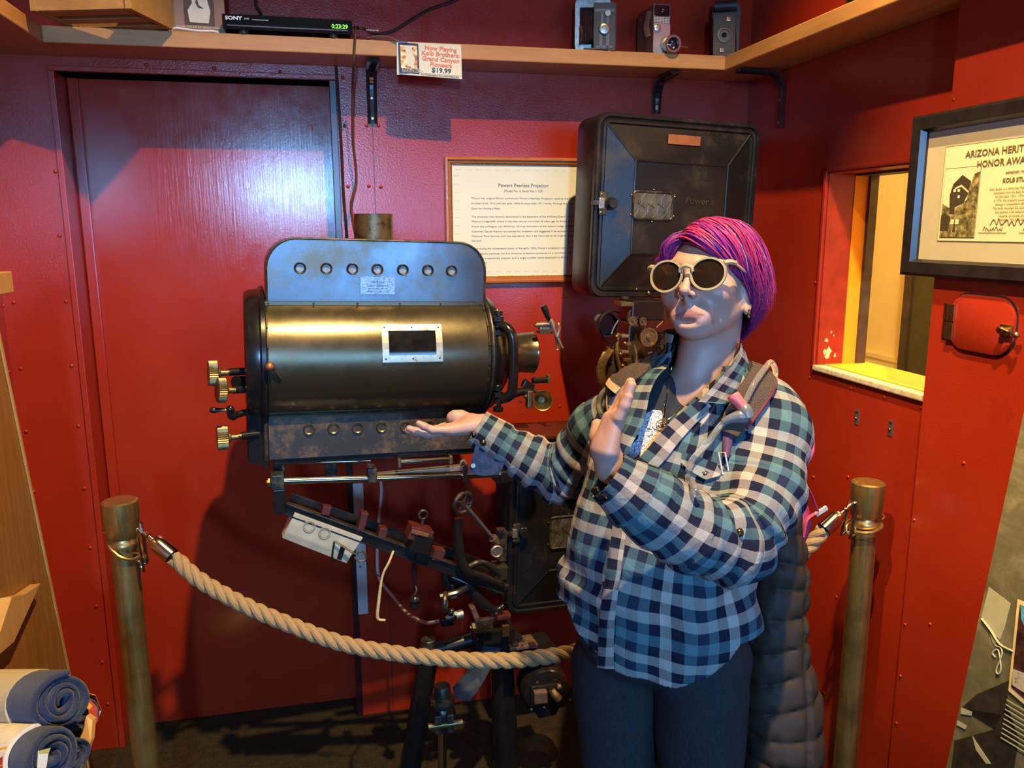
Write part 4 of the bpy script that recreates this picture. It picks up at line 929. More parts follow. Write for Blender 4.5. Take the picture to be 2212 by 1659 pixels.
cs.tube([PW(950, 1290, -.1), PW(985, 1282, -.1), PW(1010, 1268, -.1)], [.011, .010, .010], MBK2, 10, 4); cs.torus(PW(962, 1300, -.12), (FJ.x*.9-FJ.y*.3), .021, .006, MIRN, 28, 8)
cs.cyl(PW(985, 1330, -.11), PW(1000, 1326, -.11), .012, MLG); cs.sphere(PW(975, 1322, -.12), .011, MBK2, 12); cs.box(PW(965, 1340, -.09), (.035, .03, .02), MBK2, FJ.R(), .003)
cs.box(PW(1025, 1325, -.08), (.014, .03, .05), MRBX, FJ.R()@Matrix.Rotation(-.35, 3, 'Y'), .002); cs.box(PW(1080, 1330, -.07), (.055, .03, .014), MRST, FJ.R(), .003); cs.sphere(PW(1072, 1326, -.09), .006, MIRN, 10)
cs.box(PW(1070, 1362, -.05), (.09, .08, .04), MBK2, FJ.R(), .005); cs.box(PW(1092, 1362, -.10), (.02, .01, .032), MBRZ, FJ.R(), .002); cs.lathe(PW(1025, 1355, -.10), -FJ.x, [(0, .014), (.008, .014), (.009, .006), (.013, .006)], MIRN, 6, False); cs.box(PW(1045, 1350, -.10), (.05, .015, .04), MIRN, FJ.R(), .004)
cs.build('pivot_casting', None, pr)
cs = MB(); cs.prism([PW(1030, 1388, -.06), PW(1130, 1378, -.06), PW(1095, 1415, -.06), PW(1025, 1420, -.06)], FJ.y*.06, MBK2); cs.box(PW(1140, 1395, -.03), (.14, .10, .02), MBK2, FJ.R(), .003); cs.box(PW(1125, 1388, -.05), (.08, .06, .01), MRBX, FJ.R(), .002)
for x_ in (1112, 1150): cs.box(PW(x_, 1392, -.09), (.016, .02, .004), MGAP, FJ.R())
cs.sphere(PW(1130, 1383, -.085), .005, MIRN, 8); cs.build('motor_shelf', None, pr)
# stays going down to the floor
fl = lambda px, py, y: PW(px, py, y)
lg = MB(); a = PW(925, 1400, .0); b_ = a+V((-.10, .02, -1.0)); b_.z = .0; lg.cyl(a+V((0, 0, -.02)), (a.x-.075, a.y+.02, 0), .028, MBK2, .03); lg.lathe(a+V((0, 0, -.03)), (0, 0, 1), [(0, .024), (.002, .026), (.03, .026), (.032, .020), (.055, .020), (.057, .018), (.057, .0001)], MIRN, 32); lg.build('stand_leg', None, pr)
c = PW(955, 1488, -.2); lg = MB(); lg.lathe(c, (0, 0, 1), [(-.10, .022), (-.035, .026), (-.032, .031), (-.024, .031), (-.022, .022), (.008, .0205), (.010, .019), (.010, .0001)], MIRN, 32)
lg.sphere(c+V((0, -.005, -.075)), (.034, .028, .045), MJB, 18); lg.box(c+V((-.016, -.03, -.075)), (.018, .018, .05), MIRN, None, .003); lg.box(c+V((.014, -.03, -.075)), (.018, .018, .05), MIRN, None, .003)
lg.cyl(c+V((-.04, -.032, -.078)), c+V((.045, -.032, -.078)), .008, MBRZ); lg.cyl(c+V((-.002, -.004, -.11)), (c.x-.01, c.y+.0, 0), .0115, MCHR, .0115); lg.lathe((c.x-.01, c.y, 0), (0, 0, 1), [(0, .05), (.012, .045), (.02, .016), (.06, .014)], MIRN); lg.build('stand_leg', None, pr)
lg = MB(); p0 = PW(1045, 1395, -.07); p1 = PW(1000, 1530, -.16)
lg.prism([PW(1025, 1440, -.08), PW(1045, 1395, -.07), PW(1085, 1400, -.07), PW(1040, 1480, -.12), PW(1015, 1515, -.14), PW(985, 1510, -.14), PW(980, 1490, -.14)], FJ.y*.012, plain('blue_grey_steel', (.025, .035, .055), .7, 0, .2, var=.3)); lg.build('stay_plate', None, pr)
lg = MB(); lg.cyl(PW(1060, 1370, .0), PW(915, 1410, .0), .022, MJB, .018); lg.cyl(PW(1080, 1330, .02), (PW(1080, 1330, .02).x+.02, PW(1080, 1330, .02).y+.02, 0), .03, MBK2, .04); lg.build('pedestal', None, pr)
# motor
c = PW(1172, 1478, -.03); mo = MB(); mo.lathe(c+V((0, .05, 0)), (0, -1, 0), [(0, .060), (.02, .070), (.075, .070), (.088, .062), (.092, .045), (.092, .0001)], MBK2, 44)
mo.box(c+V((-.005, -.04, -.005)), (.085, .02, .06), MBK2, None, .006); mo.prism([c+V((dx, -.04, dz)) for dx, dz in ((-.045, -.04), (.03, -.05), (.045, -.03), (.03, -.075), (-.02, -.08))], (0, .03, 0), MBK2)
mo.box(c+V((-.022, -.058, .0)), (.038, .02, .036), MRBX, None, .004); mo.tube([c+V((.012, -.055, .014)), c+V((.02, -.062, .0)), c+V((.03, -.066, -.012))], [.010, .013, .012], MBRZ, 12, 4); mo.sphere(c+V((.033, -.058, .022)), .008, MLG, 10)
for dx, dz in ((-.022, .006), (-.012, -.032), (-.045, -.042), (.07, -.036), (-.03, .042)): mo.sphere(c+V((dx, -.068+abs(dx)*.4, dz)), .0048, MBRZ if dx > 0 else MIRN, 10)
mo.build('motor', None, pr)

# ---- film magazines
def magazine(px0, py0, pxr, pyb, y, name, latch, win, depth=.13):
    """y = plane of the door"""
    a = PJ(px0, py0, y); b_ = PJ(px0-4, pyb, y); c = PJ(pxr, py0, y)
    w, h = c[0]-a[0], a[2]-b_[2]; F = Frame(FJ((a[0]+c[0])/2, y, (a[2]+b_[2])/2), FJ.x, FJ.z)
    root = None
    bx_ = MB()
    def rr(dw, r): return rrect(w-dw, h-dw, r, 6)
    bx_.rings([F.xy(rr(.004, .035), depth), F.xy(rr(0, .036), depth-.004), F.xy(rr(0, .036), .016), F.xy(rr(.004, .035), .012), F.xy(rr(.004, .035), .008)], MJB)
    root = bx_.build(name, None, pr)
    dr_ = MB(); R_ = lambda iw, ih, r: rrect(iw, ih, r, 6)
    ow_, oh_ = w-.075, h-.060; iw_, ih_ = w*.565, h*.505
    dr_.rings([F.xy(rr(.0, .036), .010), F.xy(rr(.0, .036), -.002), F.xy(rr(.006, .034), -.006), F.xy(rr(.020, .030), -.0065), F.xy(rr(.026, .028), -.001), F.xy(rr(.034, .026), .000), F.xy(rr(.040, .024), -.0045), F.xy(rr(.052, .018), -.0055),
               F.xy(R_(w-.062, h-.058, .006), -.001)], MJB, True, True, False)
    # pyramid panel: ring of four flats then raised middle
    O = [(-(w-.062)/2, -(h-.058)/2), ((w-.062)/2, -(h-.058)/2), ((w-.062)/2, (h-.058)/2), (-(w-.062)/2, (h-.058)/2)]
    I = [(-iw_/2, -ih_/2), (iw_/2, -ih_/2), (iw_/2, ih_/2), (-iw_/2, ih_/2)]
    vs = F.xy(O, -.001)+F.xy(I, -.022)
    dr_.add(vs, [[0, 1, 5, 4], [1, 2, 6, 5], [2, 3, 7, 6], [3, 0, 4, 7], [4, 5, 6, 7]], MJB)
    for k in range(4):
        dr_.tube([vs[k]-F.y*.0005, vs[4+k]-F.y*.0005], .0028, MJB, 6, 1); dr_.tube([vs[4+k]-F.y*.0005, vs[4+(k+1) % 4]-F.y*.0005], .0028, MJB, 6, 1)
    do = dr_.build('magazine_door', None, root, sharp=28)
    return F, w, h, root, do
F, w, h, root, do = magazine(1290, 240, 1645, 642, .07, 'upper_magazine', None, None)
def on(F, px, py, y):
    r = FWD*FPX + RIGHT*(px-1106) - UP*(py-829.5); o = F.o+F.y*y
    return CAMP+r*((o-CAMP).dot(F.y)/r.dot(F.y))
def latch(F, px, py, par, s=1.0):
    q = MB(); c = on(F, px, py, -.012)
    q.lathe(c, -F.y, [(-.01, .0175*s), (.004, .0175*s), (.006, .0155*s), (.006, .0135*s), (.018, .0135*s), (.020, .012*s), (.020, .0001)], MBK2, 32)
    q.box(c-F.x*.028*s, (.016*s, .012, .03*s), MLG, F.R(), .002); q.box(c-F.x*.046*s+F.z*.0, (.02*s, .014, .013*s), MIRN, F.R(), .002)
    for dz in (.024, -.024): q.sphere(c-F.x*.028*s+F.z*dz*s, .0035, MBRZ, 8)
    q.box(c-F.x*.022*s, (.024*s, .003, .062*s), MIRN, F.R(), .002)
    return q.build('latch', None, par)
def mag_window(F, x0, y0, x1, y1, par, yy=-.024):
    a, b_ = on(F, x0, y0, yy), on(F, x1, y1, yy); c = (a+b_)/2; ww, hh3 = abs((b_-a).dot(F.x)), abs((b_-a).dot(F.z)); G = Frame(c, F.x, F.z)
    q = MB(); q.tube(G.xy(rrect(ww, hh3, .008, 3), -.001), .0032, MIRN, 8, 1, True)
    for dx, dz in ((0, .5), (0, -.5), (.5, .3), (.5, -.3), (-.5, .3), (-.5, -.3)): q.sphere(G(dx*(ww+.012), -.001, dz*(hh3+.014)), .0026, MBRZ, 8)
    wo = q.build('window', None, par)
    g_ = MB(); g_.prism(G.xy(rrect(ww-.003, hh3-.003, .007, 3), -.0006), G.y*.001, plain('wired_glass', (.06, .055, .05), .12, spec=.8, var=.6, vs=50)); g_.build('pane', None, wo)
    q = MB()
    def zz(pts): q.tube(G.xy([(x*ww, z*hh3) for x, z in pts], -.002), .0006, MSTEEL, 5, 1)
    for ox in (-.42, -.17, .08, .33):
        zz([(ox-.08, -.45), (ox+.04, -.25), (ox+.04, -.08), (ox+.13, .08), (ox+.13, .25), (ox+.22, .45)])
    for ox in (-.3, -.05, .2): zz([(ox-.08, .08), (ox+.09, -.08)])
    q.build('wire_mesh', None, wo)
    return wo
latch(F, 1319, 440, do); mag_window(F, 1369, 413, 1450, 475, do)
a, b_ = on(F, 1443, 290, -.010), on(F, 1511, 316, -.010)
q = MB(); q.box((a+b_)/2-F.y*.0035, (abs((b_-a).dot(F.x)), .002, abs((b_-a).dot(F.z))), MCOP, F.R(), .0008)
for sx_ in (-1, 1):
    for sz_ in (-1, 1): q.sphere((a+b_)/2-F.y*.005+F.x*sx_*.036+F.z*sz_*.011, .0016, MLG, 6)
q.build('badge', None, do)
text('lettering', "Power's", on(F, 1478, 440, -.0225), F, .026, aged('embossed_black', (.05, .035, .025), (.13, .08, .05), (.3, .5), .4), do, ext=.0015, shear=.25, sx=1.1)
q = MB(); q.sphere(on(F, 1401, 633, -.008), .006, MBRZ, 10); q.sphere(on(F, 1375, 625, -.006), .003, MBRZ, 8); q.build('rivet', None, do)
F2_, w, h, root2, do2 = magazine(1104, 938, 1478, 1328, .05, 'lower_magazine', None, None)
latch(F2_, 1130, 1150, do2, .9); mag_window(F2_, 1190, 1118, 1262, 1178, do2)
q = MB(); a = on(F2_, 1235, 936, .0); q.box(FJ(PJ(1180, 930, .05)[0]+.0, .06, PJ(1180, 932, .05)[2]), (.30, .15, .010), plain('red_reflection_metal', (.10, .02, .012), .35, .2), FJ.R(), .002); q.build('top_plate', None, root2)  # reflection of the red walls is put into the plate's colour
q = MB(); q.cyl(PW(1110, 962, -.01), PW(1240, 962, -.01), .006, MWF); q.build('guide_rail', None, root2)
# ---- projector head (film mechanism), partly behind the person
mh = MB()
mh.box(PW(1385, 668, .02), (.10, .09, .055), MBK2, FJ.R(), .004)
mh.box(PW(1352, 656, -.0), (.05, .05, .012), MBRZ, FJ.R(), .002)
mh.box(PW(1365, 770, .02), (.055, .05, .20), MJC, FJ.R(), .006); mh.box(PW(1400, 800, .05), (.12, .05, .22), MBK2, FJ.R(), .006)
mh.tube([PW(1330, 745, .0), PW(1322, 790, .0), PW(1320, 860, .0), PW(1330, 905, .0)], [.016, .02, .018, .014], MJC, 12, 5)
mh.cyl(PW(1350, 640, .05), PW(1350, 700, .05), .012, MIRN)
mh.box(PW(1345, 880, .03), (.10, .08, .12), MBK2, FJ.R(), .006)
mho = mh.build('film_mechanism', None, pr)
def gear(px, py, y, r, mat, name='gear', teeth=0, th=.008):
    c = PW(px, py, y); q = MB(); n = max(24, teeth*2); ax_ = -FJ.y; x = FJ.x; z = FJ.z; rs = []
    for hq, s in ((0, 1), (th, 1), (th, .80), (th*.6, .78), (th*.6, .3), (th*1.4, .28), (th*1.4, .14), (th*2, .12), (th*2, .001)):
        rs.append([c+ax_*hq+(x*math.cos(2*math.pi*k/n)+z*math.sin(2*math.pi*k/n))*r*s*(1 if (not teeth or s < 1 or k % 2) else .92) for k in range(n)])
    q.rings(rs, mat, False if teeth else True, True, False); return q.build(name, None, mho)
gear(1400, 728, -.045, .0262, MBRZ, 'gear', 0, .006); gear(1365, 693, -.03, .013, MBRZ); gear(1387, 694, -.03, .011, MBRZ); gear(1372, 684, -.012, .028, MIRN, 'gear', 30)
gear(1437, 745, -.04, .02, MIRN, 'gear', 18)
dq = MB()
for k in range(3):
    o_ = PW(1322+k*0, 705, -.055+k*.018)
    pts = [o_+FJ.x*(.036*math.cos(math.radians(a))*1.0)+FJ.z*(.042*math.sin(math.radians(a))) for a in range(60, 290, 15)]
    dq.tube(pts, .0085, MJB, 8, 2, flat=.25, up=FJ.y)
o_ = PW(1326, 705, -.06); dq.lathe(o_+FJ.y*.06, -FJ.y, [(0, .034), (.02, .034), (.02, .03), (.005, .028), (.005, .0001)], MBK2, 32)
dq.tube([o_+FJ.x*-.006+FJ.z*-.02, o_+FJ.x*.002+FJ.z*.0, o_+FJ.x*.012+FJ.z*.016], .002, MLG, 6, 4)
dq.build('film_guard', None, mho)
gq = MB(); gq.tube([PW(1320, 752, -.03), PW(1308, 770, -.04), PW(1298, 795, -.04), PW(1300, 820, -.04), PW(1308, 835, -.03)], .006, MBRZ, 8, 6, flat=2.2, up=FJ.y)
gq.build('loop_guard', None, mho); gq = MB()
for y_ in range(0, 6): gq.box(PW(1346+(y_ % 2)*5, 725+y_*17, -.02), (.022, .03, .009), MBRZ if y_ % 2 else MLG, FJ.R(), .002)
gq.tube([PW(1335, 720, -.02), PW(1332, 760, -.03), PW(1340, 800, -.03)], .0055, MBRZ, 8, 4); gq.tube([PW(1370, 745, -.03), PW(1375, 780, -.03), PW(1360, 805, -.03)], .0035, MLG, 8, 4)
gq.build('film_gate', None, mho); gq = MB(); gq.tube([PW(1418, 708, -.03), PW(1432, 694, -.03)], .0014, MIRN, 6, 1)
gq.build('threading_wire', None, mho); gq = MB()
for x_, y_ in ((1332, 727), (1350, 742), (1322, 750), (1340, 765), (1345, 790), (1340, 812)): gq.sphere(PW(x_, y_, -.035), .0055, MBRZ, 10)
gq.build('film_gate', None, mho)
# ================================================================ brass posts and rope
def antique(name, rough=.33):
    m, nt, b = newmat(name); co = coords(nt, (40, 40, 3)); n = noise(nt, co, 3, 5, .6); n2 = noise(nt, coords(nt), 14, 5)
    L(nt, mixc(nt, ramp(nt, n2, [(.45, (0, 0, 0)), (.75, (1, 1, 1))]), ramp(nt, n, [(.3, (.46, .31, .10)), (.7, (.58, .40, .14))]), (.30, .20, .07)), b.inputs['Base Color'])
    b.inputs['Metallic'].default_value = .88; L(nt, ramp(nt, n, [(.3, (rough-.05,)*3), (.7, (rough+.06,)*3)]), b.inputs['Roughness']); bump(nt, b, n, .06, .001); return m
MANT = antique('brushed_antique_brass'); MFER = plain('nickel_brass', (.62, .50, .38), .18, 1.0, var=.08)
MROP = None
m, nt, b = newmat('manila_rope'); co = coords(nt); n = noise(nt, co, 340, 3, .6); n2 = noise(nt, co, 30, 3)
L(nt, mixc(nt, n2, ramp(nt, n, [(.3, (.25, .145, .06)), (.7, (.43, .28, .125))]), (.37, .24, .105)), b.inputs['Base Color']); b.inputs['Roughness'].default_value = .85; bump(nt, b, n, .6, .002); MROP = m
def post(top, label, ringdir, tiltv=(0, 0)):
    """top = centre of the cap top"""
    x, y, zt = top; g = empty('barrier_post', (x, y, 0), label, 'barrier post', 'brass posts holding the rope barrier')
    MB().lathe((x, y, zt), (0, 0, -1), [(-.0, .0001), (-.0, .034), (.003, .0385), (.030, .0388), (.060, .0365), (.082, .0350), (.086, .033), (.088, .028)], MANT, 48, True, False).build('cap', None, g, sharp=30)
    MB().cyl((x, y, .02), (x, y, zt-.085), .0285, MANT, n=48).build('pole', None, g)
    MB().lathe((x, y, 0), (0, 0, 1), [(0, .112), (.012, .112), (.02, .10), (.035, .05), (.05, .034), (.06, .031)], MANT, 48).build('base', None, g)
    rd = V(ringdir).normalized(); zc = zt-.104
    r = MB(); r.lathe((x, y, zc), (0, 0, 1), [(-.007, .0295), (-.006, .0335), (.0, .034), (.006, .0335), (.009, .031), (.016, .0295)], MANT, 40, True, False)
    sd = V((-rd.y, rd.x, 0)); c = V((x, y, zc-.004))
    r.tube([c+rd*(.034*math.cos(a)+(.010 if math.cos(a) > 0 else 0))+sd*.040*math.sin(a) for a in [2*math.pi*k/24 for k in range(24)]], .0042, MANT, 8, 1, True)
    r.torus(c+rd*.052+V((0, 0, .006)), V((0, 0, 1)).cross(rd)+V((0, 0, .35)), .0155, .0028, MANT, 28, 8)
    r.torus(c-rd*.05, V((0, 0, 1))+rd*.3, .013, .0028, MANT, 24, 8)
    r.build('ring_collar', None, g); return g, c+rd*.066
pl_ = W(258, 1080, 1.82); pr_ = W(1876, 1040, 1.93)
gl, hl = post(pl_, 'brass barrier post on the left, in front of the red door', W(330, 1170, 1.80)-W(258, 1100, 1.82))
gr_, hr = post(pr_, 'brass barrier post on the right, beside the puffer jacket', W(1780, 1150, 1.86)-W(1876, 1100, 1.93))
rp = empty('barrier_rope', W(800, 1400, 1.80), 'thick twisted manila rope sagging between the two brass posts', 'rope')
RP = [W(376, 1204, 1.80), W(430, 1252, 1.80), W(520, 1303, 1.80), W(620, 1347, 1.80), W(740, 1390, 1.80), W(860, 1412, 1.80), W(980, 1424, 1.80), W(1090, 1427, 1.81), W(1170, 1420, 1.83), W(1240, 1408, 1.85), W(1330, 1385, 1.88), W(1450, 1350, 1.91), W(1580, 1300, 1.92), W(1680, 1240, 1.91), W(1745, 1182, 1.90), W(1778, 1146, 1.895)]
P = smooth_path(RP, 40); dist = [0]
for i in range(1, len(P)): dist.append(dist[-1]+(P[i]-P[i-1]).length)
fr = frames(P, False, (0, 0, 1)); rs_ = MB(); rr_ = .0092; pitch = .088
for s in range(3):
    path = []
    for p, d, (t, x, y) in zip(P, dist, fr):
        a = 2*math.pi*(d/pitch+s/3); path.append(p+(x*math.cos(a)+y*math.sin(a))*rr_)
    rs_.tube(path, .0094, MROP, 10, 1)
rs_.build('twisted_strands', None, rp)
def ferrule(a, b_, hook):
    a, b_, hook = V(a), V(b_), V(hook); ax = (a-b_).normalized(); q = MB()
    q.lathe(b_, ax, [(-.004, .0178), (-.003, .0188), (.035, .0188), (.046, .0165), (.052, .0125), (.056, .006), (.070, .005)], MFER, 32, True, False)
    q.sphere(b_+ax*.014+(CAMP-b_).normalized()*.0165-V((0, 0, .004)), .0035, MFER, 8)
    f = q.build('ferrule', None, rp, sharp=30); e = b_+ax*.066
    h = MB(); h.lathe(e, ax, [(-.004, .0052), (0, .0078), (.004, .0052), (.010, .0045)], MFER, 16)
    side = ax.cross((CAMP-e)).normalized()
    h.tube([e+ax*.006, e+ax*.018, e+ax*.028+side*.008, hook+side*.010, hook+ax*.008+side*.002, hook-side*.006, hook-ax*.008-side*.008, e+ax*.024-side*.007, e+ax*.014-side*.003], [.0042, .0042, .004, .0036, .0034, .003, .003, .003, .003], MFER, 8, 5)
    h.build('hook', None, rp); MB().cyl(e+ax*.004-side*.007, e+ax*.004+side*.007, .0022, MFER, n=8)
ferrule(W(335, 1170, 1.80), W(368, 1198, 1.80), hl); ferrule(W(1808, 1118, 1.90), W(1782, 1142, 1.895), hr)

# ================================================================ wooden display rack on the left
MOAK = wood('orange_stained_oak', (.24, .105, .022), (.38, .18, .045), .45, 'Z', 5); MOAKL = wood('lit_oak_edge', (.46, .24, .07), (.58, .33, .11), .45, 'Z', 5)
rk = empty('display_rack', (-.78, 1.6, 0), 'orange-stained wooden display rack cut off by the left edge of the photo', 'rack')
X0 = -.70
pts = [(1.891, 1.52), (2.19, 0.0), (1.0, 0.0), (1.0, 1.52)]
MB().prism([(X0, y, z) for y, z in pts], (-.018, 0, 0), MOAK).build('side_panel', None, rk, .002)
a = V((X0+.001, 1.891, 1.52)); b_ = V((X0+.001, 2.19, 0))
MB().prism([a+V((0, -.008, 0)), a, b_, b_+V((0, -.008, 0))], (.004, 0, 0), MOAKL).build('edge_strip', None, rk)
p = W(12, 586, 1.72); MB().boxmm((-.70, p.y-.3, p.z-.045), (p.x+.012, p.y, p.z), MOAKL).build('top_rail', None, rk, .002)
a_, b2 = ONP(65, 1262, 0, X0+.002), ONP(5, 1390, 0, X0+.002)
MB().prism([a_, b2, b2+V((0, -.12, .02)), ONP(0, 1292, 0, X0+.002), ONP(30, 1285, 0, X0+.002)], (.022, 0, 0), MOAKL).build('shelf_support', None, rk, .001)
bt = W(114, 1632, 1.33).z-.047*.92-.004
MB().boxmm((-.70, .95, bt-.02), (ONP(135, 1600, 2, bt).x, 1.50, bt), MOAK).build('shelf', None, rk, .002)
bl_ = W(192, 1545, 1.50); bl2 = W(150, 1670, 1.35)
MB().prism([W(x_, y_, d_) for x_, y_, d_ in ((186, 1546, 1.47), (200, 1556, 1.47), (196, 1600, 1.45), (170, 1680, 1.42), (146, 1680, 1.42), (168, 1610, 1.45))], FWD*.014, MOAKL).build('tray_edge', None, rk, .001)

# ================================================================ rolled blankets
m, nt, b = newmat('navy_fleece'); co = coords(nt); n = noise(nt, co, 420, 3, .7)
L(nt, ramp(nt, n, [(.3, (.006, .009, .028)), (.7, (.018, .026, .070))]), b.inputs['Base Color']); b.inputs['Roughness'].default_value = .95; bump(nt, b, n, .7, .003); b.inputs['Sheen Weight'].default_value = .25; MNAVY = m
MCRB = plain('cream_paper_band', (.50, .41, .25), .6, var=.04); MOR2 = plain('orange_print', (.85, .33, .02), .7, var=.1); MRD2 = plain('red_print', (.45, .05, .03), .7, var=.1); MPU2 = plain('purple_print', (.17, .03, .12), .7); MPE2 = plain('peach_print', (.78, .42, .17), .7); MWH2 = plain('cream_print_band', (.66, .60, .48), .7); MYE2 = plain('mustard_print', (.55, .42, .08), .7)
def blanket(c, axis, r, length, label, mat=MNAVY, turns=3.4, squash=.92, seed=1):
    """c = centre of the visible right-hand end, axis points out of that end"""
    rnd = random.Random(seed); c = V(c); ax = V(axis).normalized(); z = V((0, 0, 1)); z = (z-ax*ax.dot(z)).normalized(); x = ax.cross(z)
    g = empty('rolled_blanket', c-ax*length*.5-z*r*squash, label, 'blanket', 'rolled fleece blankets in the display rack')
    n = int(turns*22); th = r/turns*.86; ph = rnd.uniform(0, 6)
    inn, out = [], []
    for k in range(n+1):
        a = 2*math.pi*turns*k/n; ra = .010+(r-.010)*k/n; w = 1+.03*math.sin(a*2.3+ph)
        d = lambda q: x*math.cos(a+ph)*q*w+z*math.sin(a+ph)*q*squash*w
        inn.append(d(ra-th*.5)); out.append(d(ra+th*.42))
    rs = []
    for L_, sc in ((0, .25), (.003, .7), (.009, 1), (length-.009, 1), (length, .4)):
        ring = []
        for i, (p, q) in enumerate(zip(inn, out)):
            mid = (p+q)/2; ring.append(c-ax*(L_+.006*math.sin(i*.37+seed)*(L_ < .02))+mid+(q-mid)*sc)
        for i, (p, q) in reversed(list(enumerate(zip(inn, out)))):
            mid = (p+q)/2; ring.append(c-ax*(L_+.006*math.sin(i*.37+seed)*(L_ < .02))+mid+(p-mid)*sc)
        rs.append(ring)
    MB().rings(rs, mat, True, True, True).build('fleece', None, g, sharp=60)
    return g, ax, x, z
def band(g, c, ax, x, z, r, l0, l1, mat, squash=.92, name='paper_band', extra=.003):
    q = MB(); rs = []
    for L_ in (l0, l1):
        rs.append([c-ax*L_+(x*math.cos(2*math.pi*k/40)+z*math.sin(2*math.pi*k/40)*squash)*(r+extra) for k in range(40)])
    rs.append([c-ax*l1+(x*math.cos(2*math.pi*k/40)+z*math.sin(2*math.pi*k/40)*squash)*(r-.004) for k in range(40)])
    rs.insert(0, [c-ax*l0+(x*math.cos(2*math.pi*k/40)+z*math.sin(2*math.pi*k/40)*squash)*(r-.004) for k in range(40)])
    q.rings(rs, mat, False, True, False); return q.build(name, None, g)
def patch(g, c, ax, x, z, r, poly, mat, squash=.92, lift=.0045, name='printed_picture'):
    """polygon in (length, angle in degrees) lying on the roll"""
    q = MB(); vs = []
    for off in (0, .0012):
        for l, a in poly: a = math.radians(a); vs.append(c-ax*l+(x*math.cos(a)+z*math.sin(a)*squash)*(r+lift+off))
    n = len(poly); fs = [list(range(n)), [2*n-1-i for i in range(n)]]+[[i, (i+1) % n, n+(i+1) % n, n+i] for i in range(n)]
    q.add(vs, fs, mat); return q.build(name, None, g)
c1 = W(140, 1512, 1.40); A1 = (W(140, 1512, 1.40)-W(20, 1532, 1.44)).normalized(); A1 = (A1+V((.0, -.25, 0))).normalized()
g1, ax, x, z = blanket(c1, A1, .050, .30, 'rolled navy fleece blanket with a plain cream paper band, topmost of the pile', seed=2)
band(g1, c1, ax, x, z, .052, .085, .22, MCRB)
c2 = W(176, 1545, 1.49); g2, ax, x, z = blanket(c2, A1, .036, .25, 'rolled blanket with a red, orange and white pattern at its end, behind the others', seed=5)
for poly, mt in ((([(.004, 200), (.004, 250), (.02, 250), (.02, 200)]), MWH2), (([(.003, 150), (.003, 200), (.03, 200), (.03, 150)]), MRD2), (([(.003, 120), (.003, 150), (.03, 150), (.03, 120)]), MOR2), (([(.002, 250), (.002, 290), (.03, 290), (.03, 250)]), MOR2)): patch(g2, c2, ax, x, z, .037, poly, mt)
q = MB(); q.prism([c2+ax*.004+x*a+z*b4 for a, b4 in ((-.016, .028), (-.010, .016), (-.010, -.02), (-.002, -.03), (-.022, -.024), (-.028, .0))], ax*.003, MRD2); q.prism([c2+ax*.005+x*a+z*b4 for a, b4 in ((-.012, .022), (-.006, .012), (-.012, .004), (-.02, .008))], ax*.003, MOR2); q.prism([c2+ax*.005+x*a+z*b4 for a, b4 in ((-.010, -.008), (-.005, -.02), (.004, -.03), (-.012, -.026))], ax*.003, MOR2); q.prism([c2+ax*.005+x*a+z*b4 for a, b4 in ((-.008, .034), (.0, .030), (-.008, .018), (-.016, .024))], ax*.003, MWH2); q.build('pattern', None, g2)
c3 = W(114, 1632, 1.33); g3, ax, x, z = blanket(c3, A1, .047, .26, 'rolled blanket with a colourful printed canyon band, in front below the cream-banded roll', seed=9)
band(g3, c3, ax, x, z, .049, .050, .20, MWH2)
fa0 = math.degrees(math.atan2((CAMP-c3).normalized().dot(z), (CAMP-c3).normalized().dot(x)))
for poly, mt, lf in (([(.052, 20), (.052, -10), (.11, -18), (.19, -6), (.19, 25), (.12, 8)], MPE2, .004), ([(.052, 12), (.052, -22), (.085, -34), (.10, -22), (.09, 2)], MOR2, .005), ([(.052, -6), (.052, -32), (.09, -44), (.10, -32), (.08, -18)], MRD2, .006), ([(.105, -6), (.14, 10), (.19, 8), (.19, -25), (.14, -18)], MPU2, .005), ([(.11, -34), (.15, -26), (.19, -30), (.19, -44), (.12, -44)], MPU2, .0052)):
    patch(g3, c3, ax, x, z, .047, [(l, fa0+a) for l, a in poly], mt, lift=lf)
c4 = W(160, 1632, 1.42); g4, ax, x, z = blanket(c4, A1, .030, .24, 'dark rolled blanket with a cream and mustard tag, squeezed between the other rolls', seed=12)
q = MB(); fr4 = (CAMP-c4).normalized(); rt = fr4.cross(V((0, 0, 1))).normalized()*-1
tc = W(96, 1635, 1.285)
q.prism([W(82, 1622, 1.285), W(106, 1620, 1.285), W(100, 1659, 1.28), W(80, 1659, 1.28)], fr4*-.002, MWH2); q.prism([W(84, 1622, 1.284), W(110, 1615, 1.284), W(104, 1630, 1.284), W(84, 1632, 1.284)], fr4*-.002, MYE2); q.build('care_tag', None, g4)

# ================================================================ leaning photo board on the right
m, nt, b = newmat('sepia_cliff_photo'); co = coords(nt); n = noise(nt, coords(nt, (1, 1, 1.6)), 9, 8, .68, .6); n2 = noise(nt, co, 60, 5, .7)
L(nt, mixc(nt, n2, ramp(nt, n, [(.30, (.06, .048, .022)), (.5, (.17, .14, .065)), (.64, (.34, .29, .15))]), (.14, .115, .05)), b.inputs['Base Color']); b.inputs['Roughness'].default_value = .45; MCL = m
TP, BT = V((1.190, 1.15, 1.40)), V((1.026, 1.15, 0.0)); upv = (TP-BT); fr_ = Frame(BT, (0, -1, 0), upv); hb2 = upv.length
pb_ = empty('photo_board', BT, 'large sepia cliff photograph board leaning against the right-hand wall', 'display board')
MB().prism([fr_(0, 0, 0), fr_(.9, 0, 0), fr_(.9, 0, hb2), fr_(0, 0, hb2)], fr_.y*.012, MCL).build('photo_panel', None, pb_, .001)
